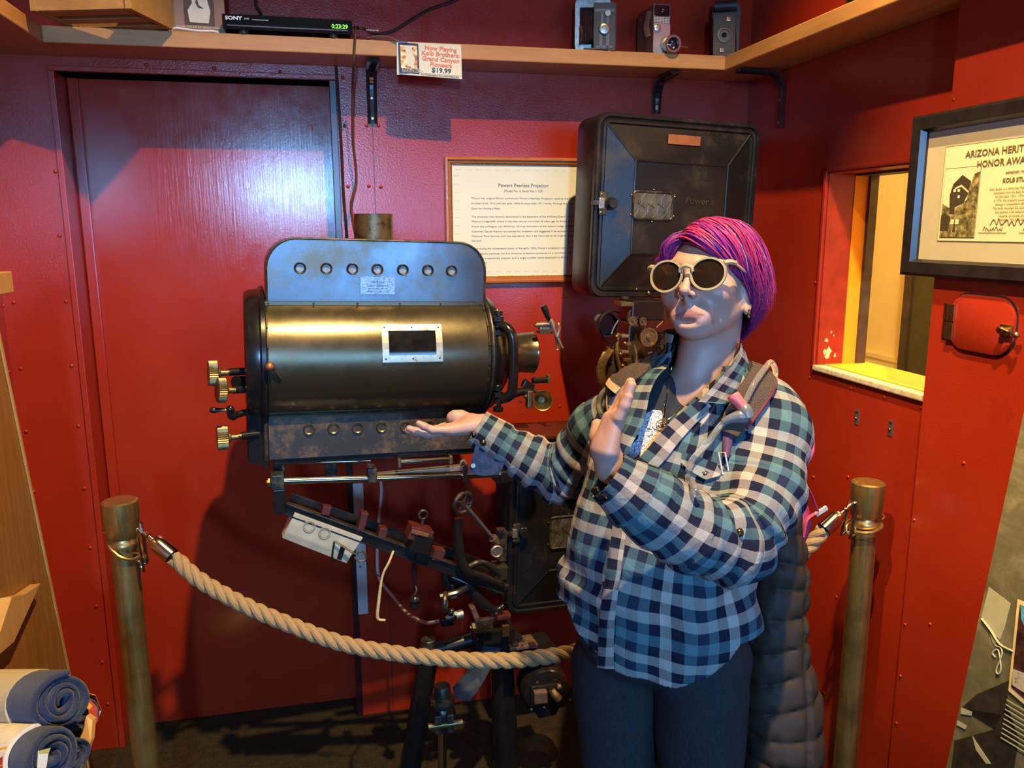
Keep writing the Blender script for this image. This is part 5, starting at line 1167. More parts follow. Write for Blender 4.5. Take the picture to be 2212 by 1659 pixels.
def bo(px, py, lay=.001):
    r = FWD*FPX + RIGHT*(px-1106) - UP*(py-829.5); o = fr_.o-fr_.y*lay
    return CAMP+r*((o-CAMP).dot(fr_.y)/r.dot(fr_.y))
def boardpoly(pts, mat, lay, q): q.prism([bo(x_, y_, lay) for x_, y_ in pts], fr_.y*.0006, mat)
MPALE = plain('pale_sepia', (.46, .41, .22), .5, var=.12, vs=20); MDKS = plain('dark_sepia_print', (.030, .022, .012), .5, var=.5, vs=30); MYEL = plain('yellowed_border', (.78, .58, .26), .5); MTEA = plain('turquoise_print', (.10, .42, .48), .5, var=.4, vs=40)
q = MB(); boardpoly([(2136, 1268), (2183, 1304), (2170, 1355), (2160, 1382), (2148, 1372), (2120, 1332)], MPALE, .0012, q)
boardpoly([(2138, 1368), (2146, 1374), (2152, 1392), (2150, 1396), (2143, 1385)], MPALE, .0013, q)
q.tube([bo(2120, 1336, .002), bo(2140, 1362, .002), (bo(2160, 1392, .002)), bo(2190, 1408, .002)], .0022, MPALE, 6, 4)
q.tube([bo(2150, 1395, .002), bo(2162, 1400, .002), bo(2164, 1415, .002), bo(2152, 1448, .002), bo(2158, 1456, .002), bo(2162, 1440, .002), bo(2156, 1404, .002), bo(2144, 1410, .002), bo(2150, 1420, .002)], .0014, MPALE, 6, 4)
q.build('photo_detail', None, pb_)
q = MB(); boardpoly([(2076, 1530), (2110, 1500), (2180, 1470), (2175, 1520), (2150, 1575), (2062, 1600), (2055, 1659), (2190, 1659), (2200, 1600), (2172, 1545)], MDKS, .0011, q)
boardpoly([(2076, 1528), (2100, 1538), (2098, 1546), (2075, 1542)], MPALE, .0018, q); boardpoly([(2068, 1556), (2088, 1568), (2085, 1576), (2066, 1566)], MPALE, .0018, q)
boardpoly([(2100, 1590), (2120, 1620), (2140, 1650), (2130, 1650), (2108, 1620)], MPALE, .0018, q); q.build('photo_shadow_rocks', None, pb_)
ip = empty('dummy', (0, 0, 0)); bpy.data.objects.remove(ip)
q = MB(); boardpoly([(2198, 1294), (2290, 1330), (2262, 1565), (2178, 1492)], MYEL, .003, q); boardpoly([(2203, 1306), (2290, 1345), (2262, 1552), (2184, 1484)], plain('dark_maroon_print', (.06, .018, .014), .4, var=.6, vs=60), .004, q)
boardpoly([(2204, 1308), (2290, 1345), (2285, 1385), (2212, 1352), (2206, 1338)], MTEA, .005, q); boardpoly([(2188, 1445), (2215, 1455), (2250, 1470), (2250, 1520), (2186, 1480)], aged('rocky_print', (.14, .07, .035), (.55, .45, .3), (.4, .5), 0, .5, 60, 200), .005, q)
ins = q.build('inset_poster', None, pb_)
for k in range(9):
    q = MB(); x_, y_ = 2174-k*1.6, 1500+k*10.2; boardpoly([(x_, y_+10), (x_+70, y_+52), (x_+70, y_+55), (x_, y_+13)], MPALE, .003, q); q.build('caption_line', None, pb_)
# ================================================================ smooth solid modelling (distance fields meshed by surface nets)
def nv(p): return np.array(p, dtype=np.float64)
def smin(a, b, k):
    if k <= 0: return np.minimum(a, b)
    h = np.maximum(k-np.abs(a-b), 0)/k
    return np.minimum(a, b)-h*h*k*.25
def smax(a, b, k): return -smin(-a, -b, k)
def s_cap(P, a, b, ra, rb):
    a, b = nv(a), nv(b); d = b-a; t = np.clip(((P-a)@d)/(d@d), 0, 1)
    return np.linalg.norm(P-a-t[:, None]*d, axis=1)-(ra+(rb-ra)*t)
def s_ell(P, c, r, R=None):
    q = P-nv(c)
    if R is not None: q = q@R
    r = nv(r); k0 = np.linalg.norm(q/r, axis=1); k1 = np.linalg.norm(q/(r*r), axis=1)
    return k0*(k0-1)/np.maximum(k1, 1e-9)
class Field:
    def __init__(s): s.ops = []
    def cap(s, a, b, ra, rb, k=.012, op=0): s.ops.append((op, k, 'c', (nv(a), nv(b), ra, rb))); return s
    def ell(s, c, r, k=.012, op=0, R=None): s.ops.append((op, k, 'e', (nv(c), nv(r), R))); return s
    def __call__(s, P, ops=None):
        d = np.full(len(P), 1.0)
        for op, k, t, a in (s.ops if ops is None else ops):
            e = s_cap(P, *a) if t == 'c' else s_ell(P, a[0], a[1], a[2])
            d = smin(d, e, k) if op == 0 else smax(d, -e, k)
        return d
    def near(s, c, rad):
        out = []
        for o in s.ops:
            op, k, t, a = o; e = (s_cap(c[None], *a) if t == 'c' else s_ell(c[None], a[0], a[1], a[2]))[0]
            if e < rad*1.7+k*1.2+.004: out.append(o)
        return out
def surface_net(f, lo, hi, h, newton=2, B=8):
    lo = nv(lo); n = (np.ceil((nv(hi)-lo)/h/B).astype(int))*B
    nb = n//B; G = np.full((n[0]+1, n[1]+1, n[2]+1), 1.0, dtype=np.float32)
    ci = np.stack(np.meshgrid(*[np.arange(k) for k in nb], indexing='ij'), -1).reshape(-1, 3)
    cc = lo+(ci+.5)*B*h; dc = np.concatenate([f(cc[i:i+20000]) for i in range(0, len(cc), 20000)])
    R = B*h*.87; pruned = hasattr(f, 'near')
    loc = np.stack(np.meshgrid(*[np.arange(B+1)]*3, indexing='ij'), -1).reshape(-1, 3)*h
    for k in range(len(ci)):
        i, j, l = ci[k]*B
        if abs(dc[k]) > R*1.6+.012:
            if dc[k] < 0: G[i:i+B+1, j:j+B+1, l:l+B+1] = -1
    for k in np.nonzero(np.abs(dc) <= R*1.6+.012)[0]:
        i, j, l = ci[k]*B; P = lo+ci[k]*B*h+loc
        v = f(P, f.near(cc[k], R)) if pruned else f(P)
        G[i:i+B+1, j:j+B+1, l:l+B+1] = v.reshape(B+1, B+1, B+1)
    S = G < 0; N = n
    c8 = np.zeros(tuple(N), dtype=np.uint8)
    for a in (0, 1):
        for b in (0, 1):
            for c in (0, 1): c8 += S[a:N[0]+a, b:N[1]+b, c:N[2]+c]
    act = np.stack(np.nonzero((c8 > 0) & (c8 < 8)), -1)
    idx = np.full(tuple(N), -1, dtype=np.int32); idx[act[:, 0], act[:, 1], act[:, 2]] = np.arange(len(act))
    acc = np.zeros((len(act), 3)); cnt = np.zeros(len(act))
    cor = [(a, b, c) for a in (0, 1) for b in (0, 1) for c in (0, 1)]
    val = {c: G[act[:, 0]+c[0], act[:, 1]+c[1], act[:, 2]+c[2]].astype(float) for c in cor}
    for c in cor:
        for ax in range(3):
            if c[ax] == 0:
                e = list(c); e[ax] = 1; e = tuple(e); v0, v1 = val[c], val[e]; m = (v0 < 0) != (v1 < 0)
                t = np.where(m, v0/np.where(m, v0-v1, 1), 0); p = np.tile(nv(c), (len(act), 1)); p[:, ax] = t
                acc[m] += p[m]; cnt[m] += 1
    VV = lo+(act+acc/cnt[:, None])*h
    F = []
    for ax in range(3):
        u, w = (ax+1) % 3, (ax+2) % 3
        sl0 = [slice(1, N[0]), slice(1, N[1]), slice(1, N[2])]; sl0[ax] = slice(0, N[ax]); sl1 = list(sl0); sl1[ax] = slice(1, N[ax]+1)
        A_, B_ = S[tuple(sl0)], S[tuple(sl1)]; e = np.stack(np.nonzero(A_ != B_), -1)
        off = np.ones(3, int); off[ax] = 0; e = e+off; flip = S[e[:, 0], e[:, 1], e[:, 2]]
        def at_(du, dw):
            q = e.copy(); q[:, u] -= du; q[:, w] -= dw; return idx[q[:, 0], q[:, 1], q[:, 2]]
        q = np.stack([at_(1, 1), at_(0, 1), at_(0, 0), at_(1, 0)], -1); q[~flip] = q[~flip][:, ::-1]
        F.append(q[(q >= 0).all(1)])
    F = np.concatenate(F)
    for _ in range(newton): VV = project(f, VV)
    return VV, F
def grad(f, P, e=.0008):
    g = np.zeros_like(P)
    for a in range(3):
        d = np.zeros(3); d[a] = e; g[:, a] = f(P+d)-f(P-d)
    return g/(2*e)
def chunked(f, P, n=60000): return np.concatenate([f(P[i:i+n]) for i in range(0, len(P), n)])
def project(f, P):
    F_ = lambda Q: chunked(f, Q)
    d = F_(P); g = grad(F_, P); l2 = np.maximum((g*g).sum(1), .25); s = (d/l2)[:, None]*g
    L_ = np.linalg.norm(s, axis=1); s *= np.minimum(1, .0015/np.maximum(L_, 1e-9))[:, None]
    return P-s
def netmesh(name, VV, F, mats, parent, fmat=None, uv=None, colors=None):
    me = bpy.data.meshes.new(name); me.vertices.add(len(VV)); me.vertices.foreach_set('co', VV.astype(np.float32).ravel())
    me.loops.add(len(F)*4); me.loops.foreach_set('vertex_index', F.astype(np.int32).ravel())
    me.polygons.add(len(F)); me.polygons.foreach_set('loop_start', np.arange(0, len(F)*4, 4, dtype=np.int32)); me.polygons.foreach_set('loop_total', np.full(len(F), 4, dtype=np.int32))
    me.update(calc_edges=True); me.polygons.foreach_set('use_smooth', np.ones(len(F), dtype=bool))
    for m in mats: me.materials.append(m)
    if fmat is not None: me.polygons.foreach_set('material_index', fmat.astype(np.int32))
    if uv is not None:
        l = me.uv_layers.new(name='UVMap'); l.data.foreach_set('uv', uv.astype(np.float32).ravel())
    if colors is not None:
        a = me.color_attributes.new('Col', 'FLOAT_COLOR', 'POINT'); a.data.foreach_set('color', np.concatenate([colors, np.ones((len(colors), 1))], 1).astype(np.float32).ravel())
    me.validate(); me.update()
    o = bpy.data.objects.new(name, me); COL.objects.link(o)
    if parent is not None: adopt(o, parent)
    return o
def wob(P, f, seed, n=6):
    """smooth pseudo-noise from a few warped sines, about -1..1"""
    r = np.random.RandomState(seed); o = 0
    for k in range(n):
        d = r.normal(size=3); d /= np.linalg.norm(d); o = o+np.sin((P@d)*f*(.6+.8*r.rand())*2*np.pi+r.rand()*7+1.3*np.sin((P@r.normal(size=3))*f*2.1+k))
    return o/n*1.6

# ================================================================ the person
def pw(px, py, d): return nv(W(px, py, d))
TOP = W(1487, 590, 1.275)
fyaw, fpit, frol = math.radians(47), math.radians(13), math.radians(-5)
fdir = V((-math.sin(fyaw)*math.cos(fpit), -math.cos(fyaw)*math.cos(fpit), math.sin(fpit)))
hx = V((math.cos(fyaw), -math.sin(fyaw), 0)); hz = hx.cross(-fdir)
hx, hz = hx*math.cos(frol)-hz*math.sin(frol), hz*math.cos(frol)+hx*math.sin(frol)
hy = hz.cross(hx)
HO = nv(TOP)-nv(fdir)*.092
HR = np.stack([nv(hx), nv(hy), nv(hz)], 1)          # columns: head axes in the world
def hl(x, y, z): return HO+HR@np.array([x, y, z])
def hloc(P): return (P-HO)@HR
body = Field(); B_ = body
# skull and face
B_.ell(hl(0, .010, .024), (.0625, .080, .063), 0, R=HR)
B_.ell(hl(0, -.020, -.022), (.0565, .064, .070), .03, R=HR)
B_.cap(hl(-.043, -.004, -.046), hl(-.014, -.058, -.079), .013, .013, .03).cap(hl(.043, -.004, -.046), hl(.014, -.058, -.079), .013, .014, .03)
B_.ell(hl(0, -.066, -.0805), (.018, .017, .015), .022, R=HR)
for s in (-1, 1):
    B_.ell(hl(s*.036, -.054, -.028), (.022, .024, .020), .022, R=HR)
    B_.cap(hl(s*.010, -.079, .016), hl(s*.044, -.064, .018), .0095, .008, .018)
    B_.ell(hl(s*.033, -.088, -.003), (.017, .013, .011), .014, 1, R=HR)
    B_.ell(hl(s*.032, -.068, -.002), (.0135, .0135, .0135), .003, R=HR)
    B_.cap(hl(s*.020, -.0795, .003), hl(s*.045, -.073, .003), .0035, .003, .004)
    B_.cap(hl(s*.020, -.0785, -.010), hl(s*.044, -.072, -.009), .0030, .003, .004)
# nose
B_.cap(hl(0, -.082, .008), hl(0, -.1045, -.029), .0056, .0066, .012).ell(hl(0, -.1055, -.031), (.0070, .0068, .0060), .007, R=HR)
for s in (-1, 1):
    B_.ell(hl(s*.0100, -.0940, -.0350), (.0050, .0082, .0055), .006, R=HR)
B_.cap(hl(0, -.097, -.041), hl(0, -.084, -.051), .0040, .0026, .006)
# lips
B_.ell(hl(0, -.0765, -.064), (.031, .011, .018), .020, R=HR)
for s in (-1, 1):
    B_.cap(hl(s*.0030, -.0850, -.0607), hl(s*.0275, -.0752, -.0646), .0034, .0016, .0028)
    B_.cap(hl(s*.0, -.0828, -.0722), hl(s*.023, -.0760, -.0680), .0046, .0018, .0022)
for s in (-1, 1): B_.cap(hl(s*.0056, -.101, -.0420), hl(s*.0064, -.094, -.0345), .0036, .0030, .0015, 1)
B_.ell(hl(0, -.0885, -.0775), (.012, .004, .0035), .008, 1, R=HR)
# ears
for s in (-1, 1):
    B_.ell(hl(s*.0645, .002, -.016), (.0065, .017, .029), .006, R=HR)
    pe_ = [(.010, .004), (.006, .016), (.010, .027), (.022, .030), (.032, .022), (.033, .006), (.027, -.012), (.019, -.026), (.011, -.034)]
    for (ya, za), (yb, zb_) in zip(pe_[:-1], pe_[1:]): B_.cap(hl(s*(.068+.05*ya), ya-.016, za-.016), hl(s*(.068+.05*yb), yb-.016, zb_-.016), .0034, .0034, .003)
    B_.ell(hl(s*.0675, -.005, -.048), (.0052, .0078, .0085), .004, R=HR)
    B_.ell(hl(s*.0725, .001, -.014), (.0045, .0085, .014), .004, 1, R=HR)
# neck and trunk
nk0 = hl(0, .026, -.055); nk1 = pw(1515, 845, 1.385)
B_.cap(nk0, nk1, .049, .052, .016)
B_.cap(hl(0, -.006, -.080), pw(1484, 830, 1.36), .018, .022, .03)
shl, shr = pw(1655, 895, 1.385), pw(1350, 885, 1.475)
che = pw(1490, 960, 1.40); wai = pw(1430, 1180, 1.43); pel = pw(1420, 1370, 1.46)
dn = np.array([0, 0, -.022]); B_.cap(nk1+dn, shl+dn, .036, .036, .05).cap(nk1+dn, shr+dn, .036, .036, .05)
B_.cap(shl+dn, shr+dn, .040, .040, .03)
trR = np.stack([nv(RIGHT), nv(FWD), nv(UP)], 1)
B_.ell(che, (.125, .072, .115), .04, R=trR).ell(wai, (.110, .078, .15), .06, R=trR).ell(pel, (.112, .076, .09), .04, R=trR)
# legs and feet
hipL, hipR = pw(1512, 1440, 1.43), pw(1335, 1440, 1.52)
kneL = np.array([hipL[0]+.01, hipL[1]-.03, .46]); kneR = np.array([hipR[0]+.0, hipR[1]-.02, .46])
ankL = np.array([kneL[0]+.02, kneL[1]+.03, .08]); ankR = np.array([kneR[0]-.0, kneR[1]+.03, .08])
for a, k_, b in ((hipL, kneL, ankL), (hipR, kneR, ankR)):
    B_.cap(a, k_, .058, .044, .012).cap(k_, b, .044, .032, .02).cap(b, [b[0]-.05, b[1]-.13, .035], .034, .030, .02)
# arms
elL, wrL = pw(1588, 1178, 1.215), pw(1320, 1010, 1.158)
elR, wrR = pw(1238, 1035, 1.60), pw(1048, 922, 1.60)
B_.cap(shl+dn, elL, .040, .035, .03).cap(elL, wrL, .036, .019, .02)
B_.cap(shr+dn, elR, .040, .035, .03).cap(elR, wrR, .037, .023, .02)
def finger(pts, r0, r1, k=.004):
    for i in range(len(pts)-1):
        a = r0+(r1-r0)*i/(len(pts)-1); b = r0+(r1-r0)*(i+1)/(len(pts)-1); B_.cap(pts[i], pts[i+1], a, b, k)
# raised left hand, seen on its edge
w0 = wrL
pw_ = lambda L_: [pw(*q) for q in L_]
B_.cap(w0, pw(1311, 965, 1.148), .0190, .0172, .02)
B_.cap(pw(1314, 975, 1.135), pw(1334, 900, 1.135), .0135, .0100, .010).cap(pw(1308, 970, 1.16), pw(1326, 895, 1.175), .0145, .0105, .012)
B_.cap(pw(1300, 972, 1.15), pw(1318, 905, 1.15), .0160, .0120, .012)
finger(pw_([(1337, 903, 1.128), (1350, 876, 1.124), (1357, 858, 1.122)]), .0088, .0068)
finger(pw_([(1337, 898, 1.143), (1353, 862, 1.140), (1364, 832, 1.138)]), .0092, .0070)
finger(pw_([(1330, 895, 1.160), (1349, 858, 1.160), (1362, 826, 1.158)]), .0092, .0070)
finger(pw_([(1324, 897, 1.178), (1340, 866, 1.180), (1351, 842, 1.180)]), .0090, .0070)
finger(pw_([(1302, 968, 1.165), (1292, 944, 1.178), (1290, 918, 1.185)]), .0125, .0090, .012)
# outstretched right hand, palm up, little finger nearest
B_.cap(wrR, pw(1020, 916, 1.603), .0225, .0200, .012)
B_.cap(pw(1022, 922, 1.585), pw(968, 930, 1.578), .0160, .0120, .010).cap(pw(1022, 914, 1.62), pw(972, 920, 1.645), .0175, .0120, .012)
B_.cap(pw(1020, 920, 1.60), pw(966, 928, 1.61), .0165, .0125, .012)
finger(pw_([(966, 929, 1.572), (934, 929, 1.566), (916, 921, 1.562), (905, 915, 1.562)]), .0088, .0064)
finger(pw_([(964, 933, 1.590), (925, 938, 1.588), (900, 932, 1.586), (884, 926, 1.586)]), .0092, .0068)
finger(pw_([(964, 928, 1.612), (922, 936, 1.612), (898, 934, 1.612), (881, 930, 1.612)]), .0092, .0068)
finger(pw_([(968, 920, 1.638), (928, 926, 1.640), (908, 926, 1.64), (890, 926, 1.64)]), .0090, .0066)
finger(pw_([(1016, 908, 1.625), (996, 900, 1.63), (981, 899, 1.628), (974, 901, 1.628)]), .0130, .0082, .010)

lo = np.minimum.reduce([elR, wrR, ankR, ankL, wrL, elL, pw(870, 930, 1.6), [.3, 1.05, 0]])-.06; hi = np.array([hl(0, 0, 0)[0]+.3, hipR[1]+.25, HO[2]+.14]); lo[2] = -.004
VV, FF = surface_net(body, lo, hi, .0034, newton=1)
# finer mesh for head and hands
def refine(VV, FF, mask):
    me = bpy.data.meshes.new('t'); me.from_pydata(VV.tolist(), [], FF.tolist()); bm = bmesh.new(); bm.from_mesh(me); bpy.data.meshes.remove(me)
    es = [e for e in bm.edges if mask[e.verts[0].index] and mask[e.verts[1].index]]
    bmesh.ops.subdivide_edges(bm, edges=es, cuts=1, use_grid_fill=True)
    bmesh.ops.triangulate(bm, faces=[f for f in bm.faces if len(f.verts) > 4]); return bm
msk = (np.linalg.norm(VV-hl(0, -.03, -.02), axis=1) < .135) | (np.linalg.norm(VV-pw(1330, 910, 1.15), axis=1) < .11) | (np.linalg.norm(VV-pw(950, 920, 1.6), axis=1) < .13)
bm = refine(VV, FF, msk)
VV = np.array([v.co[:] for v in bm.verts])
hot = (np.linalg.norm(VV-hl(0, -.03, -.02), axis=1) < .15) | (np.linalg.norm(VV-pw(1330, 910, 1.15), axis=1) < .12) | (np.linalg.norm(VV-pw(950, 920, 1.6), axis=1) < .14)
for _ in range(2): VV[hot] = project(body, VV[hot])
for v, c in zip(bm.verts, VV): v.co = c
def sm01(x, a, b): t = np.clip((x-a)/(b-a), 0, 1); return t*t*(3-2*t)
q = hloc(VV); colr = np.tile(np.array([.47, .275, .215]), (len(VV), 1))
def paint(w, c): 
    global colr
    colr = colr*(1-w[:, None])+np.array(c)*w[:, None]
nz = wob(VV, 12, 4)
paint(.35*(.5+.5*nz), (.43, .235, .175))
for s in (-1, 1): paint(.30*np.exp(-(((q[:, 0]-s*.040)/.022)**2+((q[:, 1]+.07)/.03)**2+((q[:, 2]+.038)/.018)**2)), (.47, .18, .14))
paint(.35*np.exp(-((q[:, 0]/.014)**2+((q[:, 1]+.108)/.02)**2+((q[:, 2]+.038)/.012)**2)), (.46, .175, .14))
ax_ = np.abs(q[:, 0]); lipw = (1-sm01(ax_, .023, .0285))*sm01(-q[:, 1], .078, .082)
cen = -.0660-.0010*(ax_/.02); upp = np.interp(ax_, [0, .0045, .012, .027], [.0070, .0088, .0058, .0012]); lww = np.interp(ax_, [0, .01, .02, .028], [.0105, .0092, .0045, .001])
lip = lipw*(1-sm01(q[:, 2]-cen, upp-.0012, upp+.0012))*(1-sm01(cen-q[:, 2], lww-.0012, lww+.0012)); paint(lip*.8, (.32, .12, .11)); paint(.75*np.exp(-((q[:, 2]+.0665+.0006*np.cos(ax_*110))/.0008)**2)*(1-sm01(ax_, .024, .029))*sm01(-q[:, 1], .070, .074), (.14, .045, .04))
for s in (-1, 1):
    e = (np.abs(q[:, 0]-s*.034)/.019)**2+((q[:, 2]-.021-.004*np.cos((q[:, 0]-s*.034)*60))/.0035)**2
    paint(.6*np.exp(-e*1.2)*(q[:, 1] < -.04), (.12, .06, .04))
for s in (-1, 1): paint(.9*np.exp(-((((q[:, 0]-s*.032)/.006)**2+((q[:, 2]+.003)/.0055)**2)**2))*(q[:, 1] < -.06), (.03, .015, .01))
for (a, b, c), r_ in (((.033, -.066, -.074), .0028), ((.036, -.067, -.077), .0020)): paint(.55*np.exp(-(((q-np.array([a, b, c]))/r_)**2).sum(1)*.5), (.40, .09, .08))
paint(.10*sm01(wob(VV, 60, 8), .4, 1), (.54, .34, .28))
paint(.35*((np.linalg.norm(VV-pw(1330, 870, 1.15), axis=1) < .07) | (np.linalg.norm(VV-pw(900, 925, 1.6), axis=1) < .05)), (.46, .22, .165))
me = bpy.data.meshes.new('person'); bm.to_mesh(me); bm.free()
me.polygons.foreach_set('use_smooth', np.ones(len(me.polygons), dtype=bool))
a = me.color_attributes.new('Col', 'FLOAT_COLOR', 'POINT'); a.data.foreach_set('color', np.concatenate([colr, np.ones((len(colr), 1))], 1).astype(np.float32).ravel())
m, nt, b = newmat('skin'); at_ = nt.nodes.new('ShaderNodeAttribute'); at_.attribute_name = 'Col'; L(nt, at_.outputs[0], b.inputs['Base Color'])
b.inputs['Roughness'].default_value = .46; b.inputs['Specular IOR Level'].default_value = .5; b.inputs['Subsurface Weight'].default_value = .12; b.inputs['Subsurface Radius'].default_value = (.012, .004, .002); b.inputs['Subsurface Scale'].default_value = 1.0
co = coords(nt); bump(nt, b, noise(nt, co, 420, 3, .6), .12, .0006)
me.materials.append(m); SKIN = m
ppl = empty('person', (float(pel[0]), float(pel[1]), 0), 'person with short pink and purple hair in a blue plaid shirt, presenting the projector', 'person')
bo_ = bpy.data.objects.new('body', me); COL.objects.link(bo_); adopt(bo_, ppl)

# ---------------------------------------------------------------- hair
def skull_r(dv, off):
    """distance from the skull centre to the hair surface along unit vectors dv (head axes)"""
    r = np.array([.0625, .080, .063]); return 1/np.linalg.norm(dv/r, axis=-1)+off
SKC = np.array([0, .010, .024])
def slerp(a, b, t):
    a = a/np.linalg.norm(a); b = b/np.linalg.norm(b); w = math.acos(max(-1, min(1, float(a@b)))); s = math.sin(w)
    return a if s < 1e-5 else (math.sin((1-t)*w)*a+math.sin(t*w)*b)/s
rng = np.random.RandomState(3)
def interp_curve(C, t):
    C = np.array(C); n = len(C)-1; u = min(max(t, 0), .9999)*n; k = int(u); return C[k]+(C[k+1]-C[k])*(u-k)
PART = [(-.024, -.046, .068), (-.030, -.026, .086), (-.028, .0, .108), (-.018, .045, .103), (0, .078, .075)]
E_L = [(.059, -.050, .012), (.066, -.036, -.004), (.071, -.018, -.008), (.072, .012, -.054), (.062, .036, -.082), (.040, .064, -.092), (0, .074, -.095)]
E_R = [(-.060, -.052, .024), (-.067, -.037, .008), (-.072, -.014, -.010), (-.070, .025, -.045), (-.055, .060, -.080), (-.03, .075, -.09), (0, .080, -.095)]
HV, HF, HC = [], [], []
COLS = [((.42, .024, .085), 3.2), ((.32, .018, .12), 3), ((.19, .016, .20), 2), ((.065, .016, .17), 1.4), ((.50, .06, .13), 1.4), ((.55, .16, .15), .35)]
wts = np.array([w for _, w in COLS]); wts = wts/wts.sum()
def strand(p0, p1, off, wdt, col0, col1, bulge=.0, tuck=.0, seg=12, jit=.004):
    d0, d1 = np.array(p0)-SKC, np.array(p1)-SKC
    r0, r1 = np.linalg.norm(d0), np.linalg.norm(d1); path = []; j = rng.normal(size=3)*jit; ph = rng.rand()*6
    for k in range(seg+1):
        t = k/seg; dv = slerp(d0, d1, t); rs = skull_r(dv, 0)
        rr_ = rs+off+bulge*math.sin(math.pi*min(1, t*1.05))**.8
        blend = max(0, (t-.5)/.5)**1.7; rr_ = rr_*(1-blend)+(r1-.004+off*.5)*blend
        path.append(SKC+dv*rr_+j*math.sin(math.pi*t)*.8+.0016*np.array([math.sin(ph+t*9), math.cos(ph+t*7), math.sin(t*8)])*t)
    n0 = len(HV); ns = 5
    for k, p in enumerate(path):
        T = path[min(k+1, seg)]-path[max(k-1, 0)]; T = T/(np.linalg.norm(T)+1e-9); rad = p-SKC; rad = rad/np.linalg.norm(rad); sd = np.cross(T, rad); sd = sd/(np.linalg.norm(sd)+1e-9); nr = np.cross(sd, T)
        t = k/seg; w_ = wdt*(.55+.6*math.sin(math.pi*min(1, t*.9+.12)))*(1-max(0, t-.8)/.2*.85); c = np.array(col0)*(1-t)+np.array(col1)*t
        for i in range(ns):
            a = 2*math.pi*i/ns; HV.append(p+sd*math.cos(a)*w_+nr*math.sin(a)*w_*.45); HC.append(c)
    for k in range(seg):
        for i in range(ns): HF.append((n0+k*ns+i, n0+k*ns+(i+1) % ns, n0+(k+1)*ns+(i+1) % ns, n0+(k+1)*ns+i))
for k in range(3000):
    t = rng.rand()**.85; te = min(1, max(0, t*1.0+rng.normal()*.05)); lay = rng.rand()
    p0 = interp_curve(PART, t)+rng.normal(size=3)*.005; p1 = interp_curve(E_L, te)
    ci_ = rng.choice(len(COLS), p=wts); c0 = np.array(COLS[ci_][0])*(.75+.5*rng.rand()); c1 = c0*.6+np.array((.13, .015, .22))*.4 if rng.rand() < .6 else c0
    sh_ = 1-.22*rng.rand() if rng.rand() < .5 else 1
    p1 = SKC+(slerp(p0-SKC, p1-SKC, sh_)*np.linalg.norm(p1-SKC)) if sh_ < 1 else p1
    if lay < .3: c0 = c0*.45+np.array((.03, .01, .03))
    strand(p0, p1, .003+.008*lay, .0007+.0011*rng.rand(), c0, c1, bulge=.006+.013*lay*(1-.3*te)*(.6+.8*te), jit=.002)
for k in range(800):
    t = rng.rand(); te = min(1, max(0, t+rng.normal()*.05)); lay = rng.rand(); p0 = interp_curve(PART, t)+rng.normal(size=3)*.004; p1 = interp_curve(E_R, te)
    ci_ = rng.choice(len(COLS), p=wts); c0 = np.array(COLS[ci_][0])*(.6+.5*rng.rand()); c0 = c0*.6+np.array((.20, .02, .25))*.4
    strand(p0, p1, .002+.006*lay, .0011+.0010*rng.rand(), c0*.7, c0, bulge=.006+.010*lay, jit=.003)
# tuft standing out on the far temple
for k in range(200):
    p0 = np.array((-.038, -.052, .080))+rng.normal(size=3)*.006; p1 = np.array((-.076, -.048, .014+.02*rng.rand()))+rng.normal(size=3)*.003
    c0 = np.array((.28, .018, .18))*(.6+.6*rng.rand()); strand(p0, p1, .002, .0012, c0, c0, bulge=.014+.008*rng.rand(), jit=.002, seg=9)
# dark roots along the hairline
for k in range(420):
    t = rng.rand(); a = np.array((-.052, -.046, .036))*(1-t)+np.array((.046, -.048, .048))*t; dv_ = a-SKC; dv_[2] += .030*math.sin(math.pi*t)**.8; dv_ = dv_/np.linalg.norm(dv_); a = SKC+dv_*skull_r(dv_, .0)
    b = a+np.array((.010+.014*rng.rand(), .012, .012+.006*rng.rand())); strand(a+rng.normal(size=3)*.002, b, .0005, .0011, (.035, .015, .012), (.10, .02, .06), bulge=.003, seg=5, jit=.001)
hv = np.array(HV)@HR.T+HO
HM = netmesh('hair', hv, np.array(HF), [None], ppl, colors=np.array(HC))
m, nt, b = newmat('dyed_hair'); at_ = nt.nodes.new('ShaderNodeAttribute'); at_.attribute_name = 'Col'; L(nt, at_.outputs[0], b.inputs['Base Color']); b.inputs['Roughness'].default_value = .45; b.inputs['Specular IOR Level'].default_value = .22
HM.data.materials[0] = m
# scalp under the strands
capf = lambda P: smax(s_ell(P, hl(*SKC), (.0625+.003, .080+.003, .063+.003), HR), -(hloc(P)@np.array([.10, .62, .78])-.012), .01)
va, fa_ = surface_net(capf, HO-.16, HO+.16, .0045, 1)
netmesh('hair_roots', va, fa_, [plain('hair_root_brown', (.05, .016, .022), .6, var=.4, vs=120)], HM)
